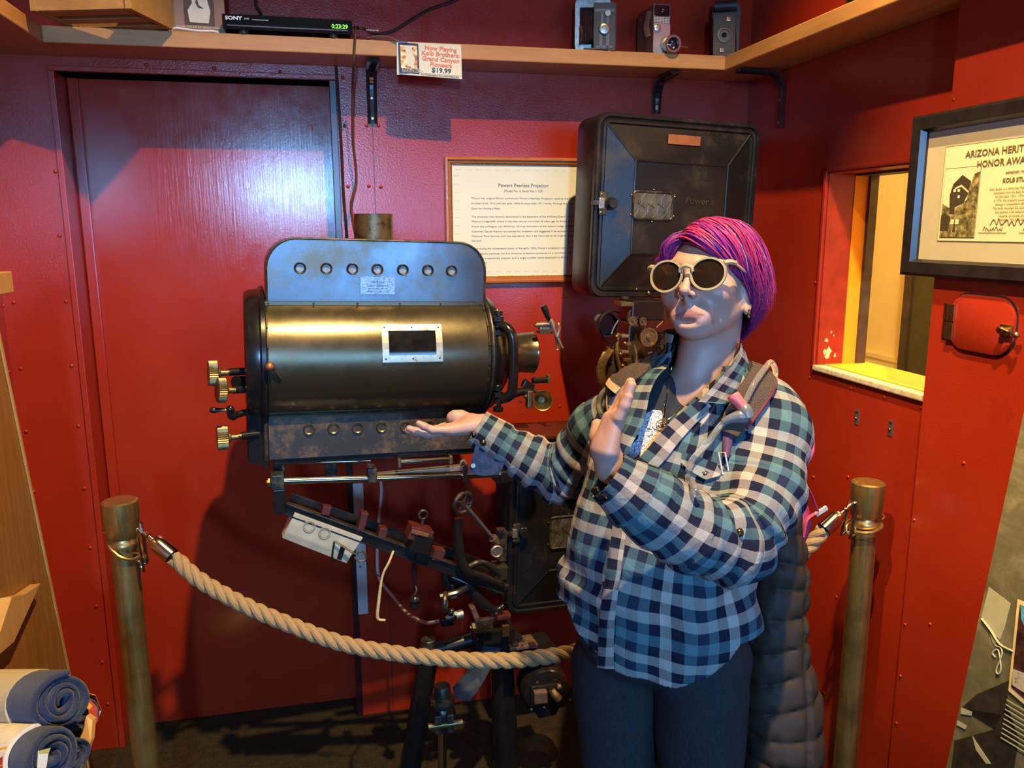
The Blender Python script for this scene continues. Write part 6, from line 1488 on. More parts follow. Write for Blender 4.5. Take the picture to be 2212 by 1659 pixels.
# ================================================================ clothes
rotb = math.radians(14)
EX = nv(_r)*math.cos(rotb)+nv(V((FWD.x, FWD.y, 0)).normalized())*(-math.sin(rotb)); EY = np.array([-EX[1], EX[0], 0.0])
ROWS = [(755, 1435, 1597, 1.385, .060), (790, 1402, 1625, 1.39, .070), (825, 1352, 1662, 1.395, .084), (865, 1318, 1690, 1.40, .096), (920, 1300, 1688, 1.395, .110), (1000, 1272, 1662, 1.39, .124), (1080, 1250, 1636, 1.39, .126), (1160, 1229, 1618, 1.395, .128), (1240, 1212, 1612, 1.40, .136), (1320, 1214, 1610, 1.41, .140), (1400, 1230, 1606, 1.42, .140), (1500, 1236, 1602, 1.43, .136)]
TZ, TC, TA, TBd = [], [], [], []
for py, l, r, d, b_ in ROWS:
    c = pw((l+r)/2, py, d); a = (r-l)/2*d/FPX; TZ.append(c[2]); TC.append(c[:2]); TA.append(math.sqrt(max(.0001, a*a-(b_*math.sin(rotb))**2))/math.cos(rotb)); TBd.append(b_)
TZ = np.array(TZ)[::-1]; TC = np.array(TC)[::-1]; TA = np.array(TA)[::-1]; TBd = np.array(TBd)[::-1]
def tloc(P):
    z = P[:, 2]; cx = np.interp(z, TZ, TC[:, 0]); cy = np.interp(z, TZ, TC[:, 1]); a = np.interp(z, TZ, TA); b = np.interp(z, TZ, TBd)
    q = P[:, :2]-np.stack([cx, cy], 1); return q@EX[:2], q@EY[:2], a, b
def torso_d(P, grow=0.0):
    x, y, a, b = tloc(P); a = a+grow; b = b+grow; n = 2.35
    k = ((np.abs(x)/a)**n+(np.abs(y)/b)**n)**(1/n); return (k-1)*np.minimum(a, b)*1.05
SL = [nv(W(1655, 893, 1.385)), pw(1668, 950, 1.345), pw(1648, 1060, 1.285), pw(1592, 1172, 1.215), pw(1500, 1152, 1.175), pw(1400, 1092, 1.150), pw(1312, 1026, 1.145)]; SLr = [.058, .061, .061, .0595, .056, .049, .0365]
SR = [pw(1347, 878, 1.475), pw(1296, 925, 1.515), pw(1262, 985, 1.56), pw(1228, 1036, 1.60), pw(1140, 992, 1.60), pw(1030, 924, 1.60)]; SRr = [.050, .053, .055, .055, .046, .0355]
def chain(P, pts, rad, kk=.02):
    """smooth tube through pts; returns distance, arc length of the nearest point, angle round the tube"""
    s0 = 0; best = np.full(len(P), 9.0); S = np.zeros(len(P)); A = np.zeros(len(P)); d = np.full(len(P), 9.0)
    up = np.array([0, 0, 1.0]); x = None
    for i in range(len(pts)-1):
        a, b = pts[i], pts[i+1]; v = b-a; ln = np.linalg.norm(v); T = v/ln; t = np.clip(((P-a)@v)/(v@v), 0, 1); q = P-a-t[:, None]*v
        e = np.linalg.norm(q, axis=1)-(rad[i]+(rad[i+1]-rad[i])*t); m = e < best
        x = np.cross(T, up) if x is None else x-T*(x@T); x = x/np.linalg.norm(x); y = np.cross(T, x)
        S[m] = (s0+t*ln)[m]; A[m] = np.arctan2(q@y, q@x)[m]; best = np.minimum(best, e); d = smin(d, e, kk); s0 += ln
    return d, S, A
def seglen(pts): return [0]+list(np.cumsum([np.linalg.norm(pts[i+1]-pts[i]) for i in range(len(pts)-1)]))
sLl, sRl = seglen(SL), seglen(SR)
def table(rows, d): # pixel rows (py, px...) -> z and local x at the front
    Z, X = [], []
    for py, *px in rows:
        pts = [pw(p, py, d) for p in px]; Z.append(pts[0][2]); X.append([tloc(p[None])[0][0] for p in pts])
    i = np.argsort(Z); return np.array(Z)[i], np.array(X)[i]
OPZ, OPX = table([(740, 1450, 1580), (781, 1440, 1572), (820, 1412, 1553), (845, 1402, 1524), (875, 1392, 1490), (912, 1378, 1450), (936, 1364, 1430), (980, 1349, 1396), (1010, 1342, 1366), (1030, 1341, 1343)], 1.285)
hemp = [(1205, 1350), (1235, 1392), (1285, 1428), (1300, 1446), (1400, 1458), (1465, 1463), (1530, 1440), (1575, 1405), (1600, 1375)]
HX = np.array([tloc(pw(a, b, 1.30)[None])[0][0] for a, b in hemp]); HZ = np.array([pw(a, b, 1.30)[2] for a, b in hemp])
NKP = [(1430, 770), (1443, 818), (1455, 832), (1475, 840), (1504, 842), (1535, 830), (1562, 806), (1580, 775)]
NX = np.array([tloc(pw(a, b, 1.31)[None])[0][0] for a, b in NKP]); NZ = np.array([pw(a, b, 1.31)[2] for a, b in NKP])
nxs = np.array([nk1[0], nk1[1]])
def shirt_outer(P, folds=True):
    dt = torso_fold(P, folds)
    dl, sl, al = chain(P, SL, SLr); d2, s2, a2 = chain(P, SR, SRr)
    if folds:
        for (dd, ss, aa, el, end) in ((0, sl, al, sLl[3], sLl[-1]), (1, s2, a2, sRl[3], sRl[-1])):
            g = np.exp(-((ss-el)/.085)**2); soft = 1-sm01(ss, end-.07, end-.055)
            w = (np.sin(ss*2*np.pi/.042+1.8*np.sin(aa+.6)+2.0*wob(P, 6, 5+dd, 4))*.0040*(.25+g)+.0032*wob(P, 9, 31+dd, 5))*soft
            cuff = -.0022*sm01(ss, end-.064, end-.060)
            if dd == 0: dl = dl+w+cuff
            else: d2 = d2+w+cuff
    return smin(smin(dt, dl, .035), d2, .03), (dt, dl, sl, al, d2, s2, a2)
def torso_fold(P, folds=True):
    dt = torso_d(P); x, y, a, b = tloc(P)
    if folds:
        low = sm01(-P[:, 2], -1.20, -1.0); ang = np.arctan2(x, -y)
        dr = np.sin(ang*7+3*np.sin(P[:, 2]*9)+2.2*wob(P, 3, 21, 4))*.0042*low
        dg = np.sin((x*1.0+P[:, 2]*1.9)*34+2.5*wob(P, 4, 9, 4))*.0034*np.exp(-((P[:, 2]-1.05)/.11)**2)
        dt = dt+dr+dg+.0030*wob(P, 7, 3, 5)
        bulge = -.016*np.exp(-((P[:, 2]-.93)/.09)**2)*sm01(x, -.1, .1); dt = dt+bulge
    return dt
def shirt_f(P):
    o, (dt, dl, sl, al, d2, s2, a2) = shirt_outer(P)
    d = o; x, y, a, b = tloc(P)
    arm = np.minimum(dl, d2) < dt-.004
    zh = np.where(y < .02, np.interp(x, HX, HZ), HZ.min()); zh = np.where(arm, -9, zh)
    d = np.maximum(d, (zh-P[:, 2])*.8)
    xl = np.interp(P[:, 2], OPZ, OPX[:, 0]); xr = np.interp(P[:, 2], OPZ, OPX[:, 1])
    op = np.maximum(np.maximum(xl-x, x-xr), y+.01); op = np.where(P[:, 2] < OPZ[0]+.002, .05, op); op = np.where(arm, .05, op)
    d = np.maximum(d, -op)
    neck = s_cap(P, nk0, nk1+np.array([0, 0, -.02]), .058, .062); d = np.maximum(d, -np.where(P[:, 2] > nk1[2]-.05, neck, .05))
    for pts in (SL, SR):
        e = pts[-1]; T = (pts[-1]-pts[-2]); T = T/np.linalg.norm(T); loc_ = np.linalg.norm(P-e, axis=1) < .09
        d = np.where(loc_, np.maximum(d, (P-e)@T), d)
    return d
def open_cloth(VV, FF, outer, thick, tol=.0016):
    """keep only the cloth surface, drop the caps inside openings"""
    c = VV[FF].mean(1); keep = chunked(outer, c) < tol; FF = FF[keep]; used = np.unique(FF); mp = np.full(len(VV), -1); mp[used] = np.arange(len(used)); return VV[used], mp[FF]
def solid(o, t):
    md = o.modifiers.new('thickness', 'SOLIDIFY'); md.thickness = t; md.offset = -1; return o
def chunk1(f): return lambda P: chunked(f, P, 120000)
lo = np.minimum.reduce([SR[-1], SL[-1], SR[3], SL[3]])-.08; lo[2] = HZ.min()-.02; hi = np.maximum.reduce([SL[1], SR[0]])+.10; hi[1] = 1.72; hi[2] = TZ.max()+.01
VS, FS_ = surface_net(chunk1(shirt_f), lo, hi, .0029, 1)
VS, FS_ = open_cloth(VS, FS_, lambda P: shirt_f(P)-shirt_outer(P)[0], 0)
for gsel in (0, 1):        # line the mesh up with the armhole seams so that the check changes direction on a clean line
    def seam(P): dt_, dl_, _, _, d2_, _, _ = shirt_outer(P, False)[1]; return dt_+.008-(dl_ if gsel == 0 else d2_)
    gv = chunked(seam, VS); nearv = np.abs(gv) < .004; Pn = VS[nearv]; gg = grad(seam, Pn); st = gv[nearv, None]*gg/np.maximum((gg*gg).sum(1), .05)[:, None]; ok = np.linalg.norm(st, axis=1) < .0017
    Pn[ok] -= st[ok]; Pn[ok] = project(lambda P: shirt_outer(P)[0], Pn[ok]); VS[nearv] = Pn
cen = VS[FS_].mean(1)
_, (dt, dl, sl, al, d2, s2, a2) = shirt_outer(cen, False)
part_ = np.argmin(np.stack([dt+.008, dl, d2]), 0)
_, (vdt, vdl, vsl, val_, vd2, vs2, va2) = shirt_outer(VS, False); vx, vy, va_, vb_ = tloc(VS)
vang = np.arctan2(vx, -vy)
def relax(fields, F, n, it):
    E = np.concatenate([F[:, [0, 1]], F[:, [1, 2]], F[:, [2, 3]], F[:, [3, 0]]]); deg = np.bincount(E.ravel(), minlength=n).astype(float)
    for _ in range(it):
        for k in range(len(fields)):
            a = np.bincount(E[:, 0], weights=fields[k][E[:, 1]], minlength=n)+np.bincount(E[:, 1], weights=fields[k][E[:, 0]], minlength=n); fields[k] = .3*fields[k]+.7*a/np.maximum(deg, 1)
    return fields
def corner_uv(ang, s, r, o=0):
    u = ang[FS_]; u = u+2*np.pi*np.round((u[:, :1]-u)/(2*np.pi)); return np.stack([u*r+o, s[FS_]], -1)
fineL = [nv(p) for p in smooth_path([V(p) for p in SL], 6)]; fineR = [nv(p) for p in smooth_path([V(p) for p in SR], 6)]
rf = lambda rr, n: list(np.interp(np.linspace(0, len(rr)-1, n), np.arange(len(rr)), rr))
_, vsl, val_ = chain(VS, fineL, rf(SLr, len(fineL))); _, vs2, va2 = chain(VS, fineR, rf(SRr, len(fineR)))
vsl, c1_, s1_, vs2, c2_, s2_ = relax([vsl, np.cos(val_), np.sin(val_), vs2, np.cos(va2), np.sin(va2)], FS_, len(VS), 22); val_ = np.arctan2(s1_, c1_); va2 = np.arctan2(s2_, c2_)
ju = .0035*wob(VS, 5, 77, 4); jv = .0045*wob(VS, 5, 78, 4)
U0 = corner_uv(vang, VS[:, 2]+.012*np.sin(vang*2), .0168*6*9/(2*np.pi))
U1 = corner_uv(val_, vsl, .0168*6*4/(2*np.pi), .3); U2 = corner_uv(va2, vs2, .0168*6*3/(2*np.pi), .6)
UV = np.where((part_ == 0)[:, None, None], U0, np.where((part_ == 1)[:, None, None], U1, U2)); UV[..., 0] += ju[FS_]; UV[..., 1] += jv[FS_]
def plaid(name, uvw=.0168, dark=1.0, rot=0):
    m, nt, b = newmat(name); uvn = nt.nodes.new('ShaderNodeUVMap'); sp = nt.nodes.new('ShaderNodeSeparateXYZ'); mp = nt.nodes.new('ShaderNodeMapping'); mp.inputs['Rotation'].default_value = (0, 0, rot); L(nt, uvn.outputs[0], mp.inputs[0]); L(nt, mp.outputs[0], sp.inputs[0])
    NAVY, WHT, AQ, SL_ = (.006, .008, .024), (.46, .39, .34), (.095, .185, .215), (.020, .036, .075)
    outs = []
    for ax, seq in ((0, [NAVY, WHT, NAVY, AQ, SL_, AQ]), (1, [NAVY, WHT, NAVY, AQ, NAVY, WHT])):
        mu = nt.nodes.new('ShaderNodeMath'); mu.operation = 'MULTIPLY'; mu.inputs[1].default_value = 1/(uvw*6); L(nt, sp.outputs[ax], mu.inputs[0])
        fr_ = nt.nodes.new('ShaderNodeMath'); fr_.operation = 'FRACT'; L(nt, mu.outputs[0], fr_.inputs[0])
        outs.append(ramp(nt, fr_.outputs[0], [(i/6, c) for i, c in enumerate(seq)], 'CONSTANT'))
    c = mixc(nt, .5, outs[0], outs[1])
    co = coords(nt); n = noise(nt, co, 900, 2, .6); n2 = noise(nt, co, 55, 4)
    c = mixc(nt, ramp(nt, n2, [(.35, (0, 0, 0)), (.75, (.08,)*3)]), c, (.10, .11, .15))
    c2 = mixc(nt, ramp(nt, n, [(.3, (0, 0, 0)), (.7, (.16,)*3)]), c, (.02, .025, .05)); L(nt, c2, b.inputs['Base Color'])
    b.inputs['Roughness'].default_value = .9; b.inputs['Specular IOR Level'].default_value = .15
    n3 = noise(nt, co, 18, 4, .55, .8); nn = bump(nt, None, n3, .55, .010); bump(nt, b, n, .25, .0008, nn); return m
MPL = plaid('blue_plaid_flannel')
sho = solid(netmesh('plaid_shirt', VS, FS_, [MPL], ppl, uv=UV.reshape(-1, 2)), .0018)
# ---- t-shirt
def tee_f(P):
    o = torso_d(P, -.016)+.0012*wob(P, 9, 2, 4); d = o; x, y, a, b = tloc(P)
    d = np.maximum(d, 1.00-P[:, 2]); zt = np.interp(x, NX, NZ); d = np.maximum(d, np.where(y < .0, (P[:, 2]-zt)*.8, -1))
    return np.maximum(d, -np.where((y > -.01) & (P[:, 2] > nk1[2]-.01), s_cap(P, nk0, nk1+np.array([0, 0, -.01]), .050, .050), .05))
lo2 = np.array([TC[:, 0].min()-.2, TC[:, 1].min()-.16, 1.0]); hi2 = np.array([TC[:, 0].max()+.2, TC[:, 1].max()+.16, TZ.max()])
vt, ft = surface_net(chunk1(tee_f), lo2, hi2, .0036, 1)
vt, ft = open_cloth(vt, ft, lambda P: tee_f(P)-torso_d(P, -.016)-.0012*wob(P, 9, 2, 4), 0)
MTEE = plain('charcoal_cotton', (.035, .036, .045), .95, spec=.1, var=.25, vs=40, bmp=.3, bs=700)
tee = solid(netmesh('t_shirt', vt, ft, [MTEE], ppl), .0015)
def cast(f, px, py, t0=.9, t1=2.2):
    r = W(px, py, 1)-CAMP; r = nv(r); t = t0; C_ = nv(CAMP)
    while t < t1:
        d = f((C_+r*t)[None])[0]
        if d < .0006: break
        t += max(d*.6, .0007)
    p = C_+r*t; g = grad(f, p[None])[0]; return V(p), V(g/ (np.linalg.norm(g)+1e-9))
so_ = lambda P: shirt_outer(P)[0]; to_ = lambda P: torso_fold(P)-.001; te_ = lambda P: torso_d(P, -.016); bd_ = lambda P: body(P)
def surfpoly(f, pts, lift, thick, mat, name, par, sub=1):
    """flat patch hugging a cloth surface: fan mesh with thickness"""
    n = len(pts); cxp, cyp = sum(p[0] for p in pts)/n, sum(p[1] for p in pts)/n; rings_ = []
    K = 4; vs, fs = [], []
    for k in range(K+1):
        s = k/K
        for x_, y_ in pts:
            p, g = cast(f, cxp+(x_-cxp)*s, cyp+(y_-cyp)*s); vs.append((p, g))
    q = MB(); top = [p+g*(lift+thick) for p, g in vs]; bot = [p+g*lift for p, g in vs]; N = len(vs)
    for k in range(K):
        for i in range(n): a, b = k*n+i, k*n+(i+1) % n; fs.append([a, b, b+n, a+n]); fs.append([N+a+n, N+b+n, N+b, N+a])
    for i in range(n): a, b = K*n+i, K*n+(i+1) % n; fs.append([a, b, N+b, N+a])
    q.add(top+bot, fs, mat, True); o_ = q.build(name, None, par); l_ = o_.data.uv_layers.new(name='UVMap'); PX = [(cxp+(x_-cxp)*k/K, cyp+(y_-cyp)*k/K) for k in range(K+1) for x_, y_ in pts]*2
    for lp in o_.data.loops: x_, y_ = PX[lp.vertex_index]; l_.data[lp.index].uv = ((x_*.93+y_*.35)*.00074, (-y_*.93+x_*.35)*.00074)
    return o_
# keep the skin inside the t-shirt
bme = bo_.data; bv = np.zeros(len(bme.vertices)*3, dtype=np.float32); bme.vertices.foreach_get('co', bv); bv = bv.reshape(-1, 3).astype(float)+nv(ppl.location)
x_, y_, a_, b_ = tloc(bv); dl_ = chain(bv, SL, SLr)[0]; dr_ = chain(bv, SR, SRr)[0]; zt_b = np.where(y_ < 0, np.interp(x_, NX, NZ), 1.30)
mk = (bv[:, 2] < zt_b+.004) & (bv[:, 2] > .96) & (dl_ > -.02) & (dr_ > -.02) & (np.linalg.norm(bv-pw(1320, 960, 1.15), axis=1) > .12)
f_in = lambda P: torso_d(P, -.022); q_ = bv[mk]
for _ in range(6):
    d_ = f_in(q_); g_ = grad(f_in, q_); st = (d_/np.maximum((g_*g_).sum(1), .3))[:, None]*g_; o_ = (d_ > 0) & (d_ < .06); q_[o_] -= st[o_]*.8
bv[mk] = q_; bme.vertices.foreach_set('co', (bv-nv(ppl.location)).astype(np.float32).ravel()); bme.update()
# print on the chest: white crackled splash with a tan lower half
m, nt, b = newmat('crackled_white_print'); co = coords(nt); vo = nt.nodes.new('ShaderNodeTexVoronoi'); vo.feature = 'DISTANCE_TO_EDGE'; vo.inputs['Scale'].default_value = 170; L(nt, co, vo.inputs['Vector'])
L(nt, ramp(nt, vo.outputs['Distance'], [(.02, (.08, .08, .12)), (.09, (.68, .68, .76))]), b.inputs['Base Color']); b.inputs['Roughness'].default_value = .8
surfpoly(te_, [(1410, 886), (1428, 888), (1434, 898), (1432, 915), (1424, 930), (1412, 945), (1402, 962), (1392, 975), (1384, 992), (1362, 1010), (1345, 1000), (1352, 978), (1366, 960), (1378, 950), (1382, 938), (1368, 930), (1360, 938), (1358, 926), (1380, 918), (1392, 910), (1394, 896)], .001, .0008, m, 'chest_print', tee)
m2, nt, b = newmat('crackled_tan_print'); co = coords(nt); vo = nt.nodes.new('ShaderNodeTexVoronoi'); vo.feature = 'DISTANCE_TO_EDGE'; vo.inputs['Scale'].default_value = 170; L(nt, co, vo.inputs['Vector'])
L(nt, ramp(nt, vo.outputs['Distance'], [(.02, (.2, .11, .05)), (.09, (.66, .44, .26))]), b.inputs['Base Color']); b.inputs['Roughness'].default_value = .8
surfpoly(te_, [(1434, 905), (1440, 912), (1434, 930), (1420, 950), (1408, 970), (1396, 988), (1384, 1000), (1390, 978), (1404, 955), (1420, 932), (1428, 916)], .0018, .0008, m2, 'chest_print', tee)
# ---- strips of cloth: collar leaves, placket, straps
def strip(pairs, f, lift, thick, mat, name, par, uvo=(0, 0), sub=4, us=1.0, lifts=None, depths=None):
    """pairs = [((px,py) inner, (px,py) outer)...] laid on surface f"""
    A = smooth_path([V((a[0], a[1], 0)) for a, b in pairs], sub); Bp = smooth_path([V((b[0], b[1], 0)) for a, b in pairs], sub)
    M_ = 6; n = len(A); P, N = [], []
    for i in range(n):
        for j in range(M_):
            s = j/(M_-1); x_, y_ = A[i].x*(1-s)+Bp[i].x*s, A[i].y*(1-s)+Bp[i].y*s
            if depths is None: p, g = cast(f, x_, y_)
            else:
                u_ = i/(n-1)*(len(depths)-1); k = min(int(u_), len(depths)-2); d0 = depths[k][0]+(depths[k+1][0]-depths[k][0])*(u_-k); d1 = depths[k][1]+(depths[k+1][1]-depths[k][1])*(u_-k)
                p = W(x_, y_, d0*(1-s)+d1*s); g = (CAMP-p).normalized()
            lf = lift if lifts is None else lifts[min(int(i/(n-1)*(len(lifts)-1)), len(lifts)-2)]
            P.append(p+g*(lf+.0022*math.sin(math.pi*s))); N.append(g)
    # relax sideways jumps
    top = [p+g*thick for p, g in zip(P, N)]; vs = P+top; nn = len(P); fs = []
    for i in range(n-1):
        for j in range(M_-1): a = i*M_+j; fs += [[a, a+1, a+M_+1, a+M_], [nn+a, nn+a+M_, nn+a+M_+1, nn+a+1]]
    for i in range(n-1):
        for j in (0, M_-1): a = i*M_+j; fs.append([a, a+M_, nn+a+M_, nn+a])
    for j in range(M_-1):
        for i in (0, n-1): a = i*M_+j; fs.append([a, a+1, nn+a+1, nn+a])
    me = bpy.data.meshes.new(name); me.from_pydata([tuple(v) for v in vs], [], fs); me.materials.append(mat); me.polygons.foreach_set('use_smooth', [True]*len(fs))
    ln = [0]
    for i in range(1, n): ln.append(ln[-1]+(P[i*M_+2]-P[(i-1)*M_+2]).length)
    wd_ = [(P[i*M_+M_-1]-P[i*M_]).length for i in range(n)]
    l = me.uv_layers.new(name='UVMap'); data = []
    for p in me.polygons:
        for vi in p.vertices: k = vi % nn; i, j = divmod(k, M_); data += [uvo[0]+wd_[i]*j/(M_-1)*us, uvo[1]+ln[i]]
    l.data.foreach_set('uv', data); me.validate()
    bm = bmesh.new(); bm.from_mesh(me); bmesh.ops.recalc_face_normals(bm, faces=bm.faces)
    for e in bm.edges:
        if len(e.link_faces) == 2 and e.calc_face_angle(0) > .9: e.smooth = False
    bm.to_mesh(me); bm.free()
    return link(name, me, None, par)
strip([((1512, 858), (1536, 878)), ((1484, 882), (1510, 908)), ((1440, 922), (1472, 950)), ((1396, 975), (1432, 1000)), ((1352, 1024), (1388, 1046)), ((1336, 1075), (1366, 1085)), ((1322, 1160), (1352, 1168)), ((1310, 1250), (1340, 1254)), ((1298, 1340), (1329, 1343)), ((1294, 1440), (1327, 1443))], to_, .0015, .003, MPL, 'placket', sho, (.1, .03))
# collar leaves
strip([((1600, 742), (1604, 742)), ((1597, 762), (1618, 785)), ((1580, 790), (1622, 812)), ((1556, 818), (1612, 842)), ((1530, 846), (1586, 866)), ((1508, 868), (1560, 872))], so_, .006, .004, MPL, 'collar', sho, (.02, .11), depths=[(1.33, 1.35), (1.325, 1.36), (1.305, 1.355), (1.29, 1.335), (1.278, 1.31), (1.272, 1.285)])
strip([((1602, 742), (1560, 800)), ((1594, 768), (1548, 830)), ((1575, 800), (1530, 845)), ((1545, 835), (1510, 868))], so_, .0, .0035, plaid('faded_plaid_inside', .0168), 'collar_stand', sho, (.3, .1), depths=[(1.345, 1.35), (1.33, 1.325), (1.31, 1.30), (1.29, 1.285)])
strip([((1450, 760), (1438, 758)), ((1448, 785), (1418, 782)), ((1420, 815), (1385, 815)), ((1404, 850), (1366, 850)), ((1396, 890), (1358, 885)), ((1384, 925), (1350, 915)), ((1362, 965), (1338, 955)), ((1344, 1010), (1326, 1000))], so_, .004, .004, MPL, 'collar', sho, (.06, .19), depths=[(1.37, 1.385), (1.355, 1.385), (1.315, 1.36), (1.29, 1.33), (1.275, 1.305), (1.265, 1.29), (1.258, 1.275), (1.262, 1.272)])
# snaps
MSNP = plain('dark_bronze_snap', (.10, .07, .04), .25, .9, var=.4, vs=200)
def snap(px, py, f=None, r=.0062):
    p, g = cast(f or so_, px, py); MB().lathe(p+g*.004, g, [(-.004, r), (0, r), (.0012, r*.85), (.0006, r*.6), (.0014, r*.35), (.0018, .0001)], MSNP, 20).build('snap_button', None, sho)
for px, py in ((1331, 1192), (1311, 1262), (1312, 1352), (1412, 985), (1438, 958), (1288, 1058), (1306, 1074), (1523, 1026), (1596, 1151), (1023, 939), (1044, 956)): snap(px, py)
# chest pocket flap
surfpoly(so_, [(1474, 978), (1500, 985), (1545, 1002), (1566, 1014), (1556, 1030), (1524, 1038), (1490, 1018), (1470, 1000)], .002, .003, MPL, 'pocket_flap', sho)
# loose navy cuff facing hanging under the outstretched forearm
q = MB(); rs = []
for k in range(9):
    t = k/8; a = W(1030+62*t, 952+42*t, 1.575); bb = W(1011+70*t, 1020+8*math.sin(t*3), 1.565-.01*math.sin(t*3.1)); mid = (a+bb)/2+(CAMP-a).normalized()*.006*math.sin(t*6); th = (CAMP-a).normalized()*.0015
    rs.append([a+th, mid+th, bb+th, bb-th, mid-th, a-th])
q.rings(rs, plain('navy_denim_facing', (.018, .035, .10), .9, spec=.1, var=.35, vs=90, bmp=.4, bs=500), True); cfo = q.build('cuff_facing', None, sho)
for px, py in ((1022, 1006), (1043, 1012)): MB().lathe(W(px, py, 1.562), CAMP-W(px, py, 1.562), [(0, .005), (.002, .0045), (.002, .0001)], MSNP, 16).build('snap_button', None, sho)
# ---- jeans
def jeans_f(P):
    d = s_ell(P, pel+np.array([0, .01, .01]), (.142, .104, .105), trR)
    for h, k_, an in ((hipL, kneL, ankL), (hipR, kneR, ankR)):
        d = smin(d, smin(s_cap(P, h+np.array([0, 0, .01]), k_, .087, .064), s_cap(P, k_, an, .064, .056), .02), .012)
    fo = .0040*wob(P, 7, 41, 5)+.002*np.sin(P[:, 2]*70+3*wob(P, 5, 8, 4))*np.exp(-((P[:, 2]-.84)/.06)**2)
    d = d+fo; return np.maximum(np.maximum(d, P[:, 2]-1.0), .07-P[:, 2])
lo3 = np.minimum.reduce([hipR, kneR, hipL, kneL])-.14; lo3[2] = .05; hi3 = np.maximum(hipL, ankL)+.15; hi3[2] = 1.02; hi3[1] = 1.72; lo3[1] = min(lo3[1], 1.15)
vj, fj = surface_net(chunk1(jeans_f), lo3, hi3, .0052, 1)
m, nt, b = newmat('dark_denim'); co = coords(nt, (1, 1, .22)); n = noise(nt, co, 420, 3, .6); n2 = noise(nt, coords(nt), 7, 4)
L(nt, mixc(nt, n2, ramp(nt, n, [(.3, (.014, .015, .018)), (.7, (.040, .041, .046))]), (.024, .025, .028)), b.inputs['Base Color']); b.inputs['Roughness'].default_value = .9; b.inputs['Specular IOR Level'].default_value = .15; bump(nt, b, n, .3, .001)
netmesh('jeans', vj, fj, [m], ppl)
for an, s in ((ankL, 1), (ankR, -1)):
    q = Field(); q.ell(an+np.array([-.035, -.06, -.03]), (.046, .115, .045), .01); f_ = lambda P, q=q: np.maximum(q(P), .001-P[:, 2])
    v_, g_ = surface_net(f_, an-np.array([.13, .22, .1]), an+np.array([.1, .1, .06]), .006, 1); netmesh('shoe', v_, g_, [plain('dark_leather_shoe', (.03, .025, .02), .5)], ppl)
# ---- necklace and earring
MGOLD = plain('gold', (.75, .50, .22), .2, 1.0, var=.05)
def off(f, px, py, l): p, g = cast(f, px, py); return p+g*l
q = MB(); q.tube([off(bd_, 1455, 792, .003), off(bd_, 1450, 812, .003), W(1443, 840, 1.284), off(te_, 1438, 866, .004), off(te_, 1435, 885, .004), off(te_, 1434, 903, .005), off(te_, 1442, 909, .006), off(te_, 1460, 897, .006), off(te_, 1482, 879, .006), off(te_, 1505, 862, .008)], .0009, MGOLD, 6, 5)
c = off(te_, 1432, 922, .006); fc = (CAMP-c).normalized(); q.torus(c, fc, .0092, .0009, MGOLD, 24, 6); q.torus(c+fc*.001, fc, .0055, .0008, MGOLD, 20, 6); q.cyl(off(te_, 1434, 905, .006), c+V((0, 0, .009)), .0008, MGOLD, n=6); q.sphere(c, .003, MGOLD, 8)
q.build('necklace', None, ppl)
q = MB(); e0 = V(hl(.073, -.010, -.050)); q.sphere(e0, .0022, MGOLD, 8); q.sphere(e0+V((0, 0, -.005)), .0026, MGOLD, 8); q.sphere(e0+V((0, 0, -.011)), .002, MGOLD, 8); q.cyl(e0, e0+V((0, 0, -.011)), .0006, MGOLD, n=6); q.build('earring', None, ppl)

# ================================================================ sunglasses
gl_ = empty('sunglasses', V(hl(0, -.1, 0)), 'round sunglasses with pale wooden frame and dark lenses worn on the face', 'sunglasses')
MSGF = wood('pale_wood_frame', (.38, .30, .16), (.47, .38, .22), .4, 'X', 8); MLENS = plain('dark_brown_lens', (.018, .010, .005), .07, spec=.5, var=.3, vs=8)
def hv_(x, y, z): return V(hl(x, y, z))
def rim_pts(s, grow, y):
    P = []
    for k in range(48):
        a = 2*math.pi*k/48; rx, rz = .0250+grow, .0232+grow; x = rx*math.cos(a); z = rz*math.sin(a)
        if z > 0: x *= 1+.05*math.sin(a); z *= .97
        xx = s*.0345+x; P.append((xx, y+.10*abs(xx)**1.0*.35+1.6*max(0, abs(xx)-.02)**2, z-.004))
    return P
for s in (1, -1):
    I, O = rim_pts(s, 0, -.1015), rim_pts(s, .0034, -.1015); q = MB(); loops = []
    for ring, dy in ((O, 0), (O, .004), (I, .004), (I, 0)): loops.append([hv_(x, y+dy-(.0006 if dy == 0 else 0), z) for x, y, z in ring])
    loops.append(loops[0]); q.rings([l+[l[0]] for l in loops], MSGF, False, False, False); q.build('rim', None, gl_, .0005)
    q = MB(); L0 = [hv_(x, y+.0018, z) for x, y, z in I]; cc = sum(L0, V((0, 0, 0)))/len(L0)-hv_(0, .0012, 0)+hv_(0, 0, 0)
    q.rings([L0, [cc+(p-cc)*.6+(cc-hv_(0, 0, 0)).normalized()*.0008 for p in L0], [cc+(p-cc)*.001+(cc-hv_(0, 0, 0)).normalized()*.001 for p in L0]], MLENS, True, True, False); q.build('lens', None, gl_)
    q = MB(); q.tube([hv_(s*.058, -.0935, .012), hv_(s*.066, -.089, .014), hv_(s*.072, -.082, .013)], [.0045, .004, .0035], MSGF, 8, 4); q.tube([hv_(s*.0705, -.083, .013), hv_(s*.0710, -.055, .011), hv_(s*.0715, -.025, .007), hv_(s*.071, -.002, .002), hv_(s*.070, .012, -.012)], [.0036, .0042, .003, .0028, .0025], MSGF, 8, 6, flat=.55); q.build('temple', None, gl_)
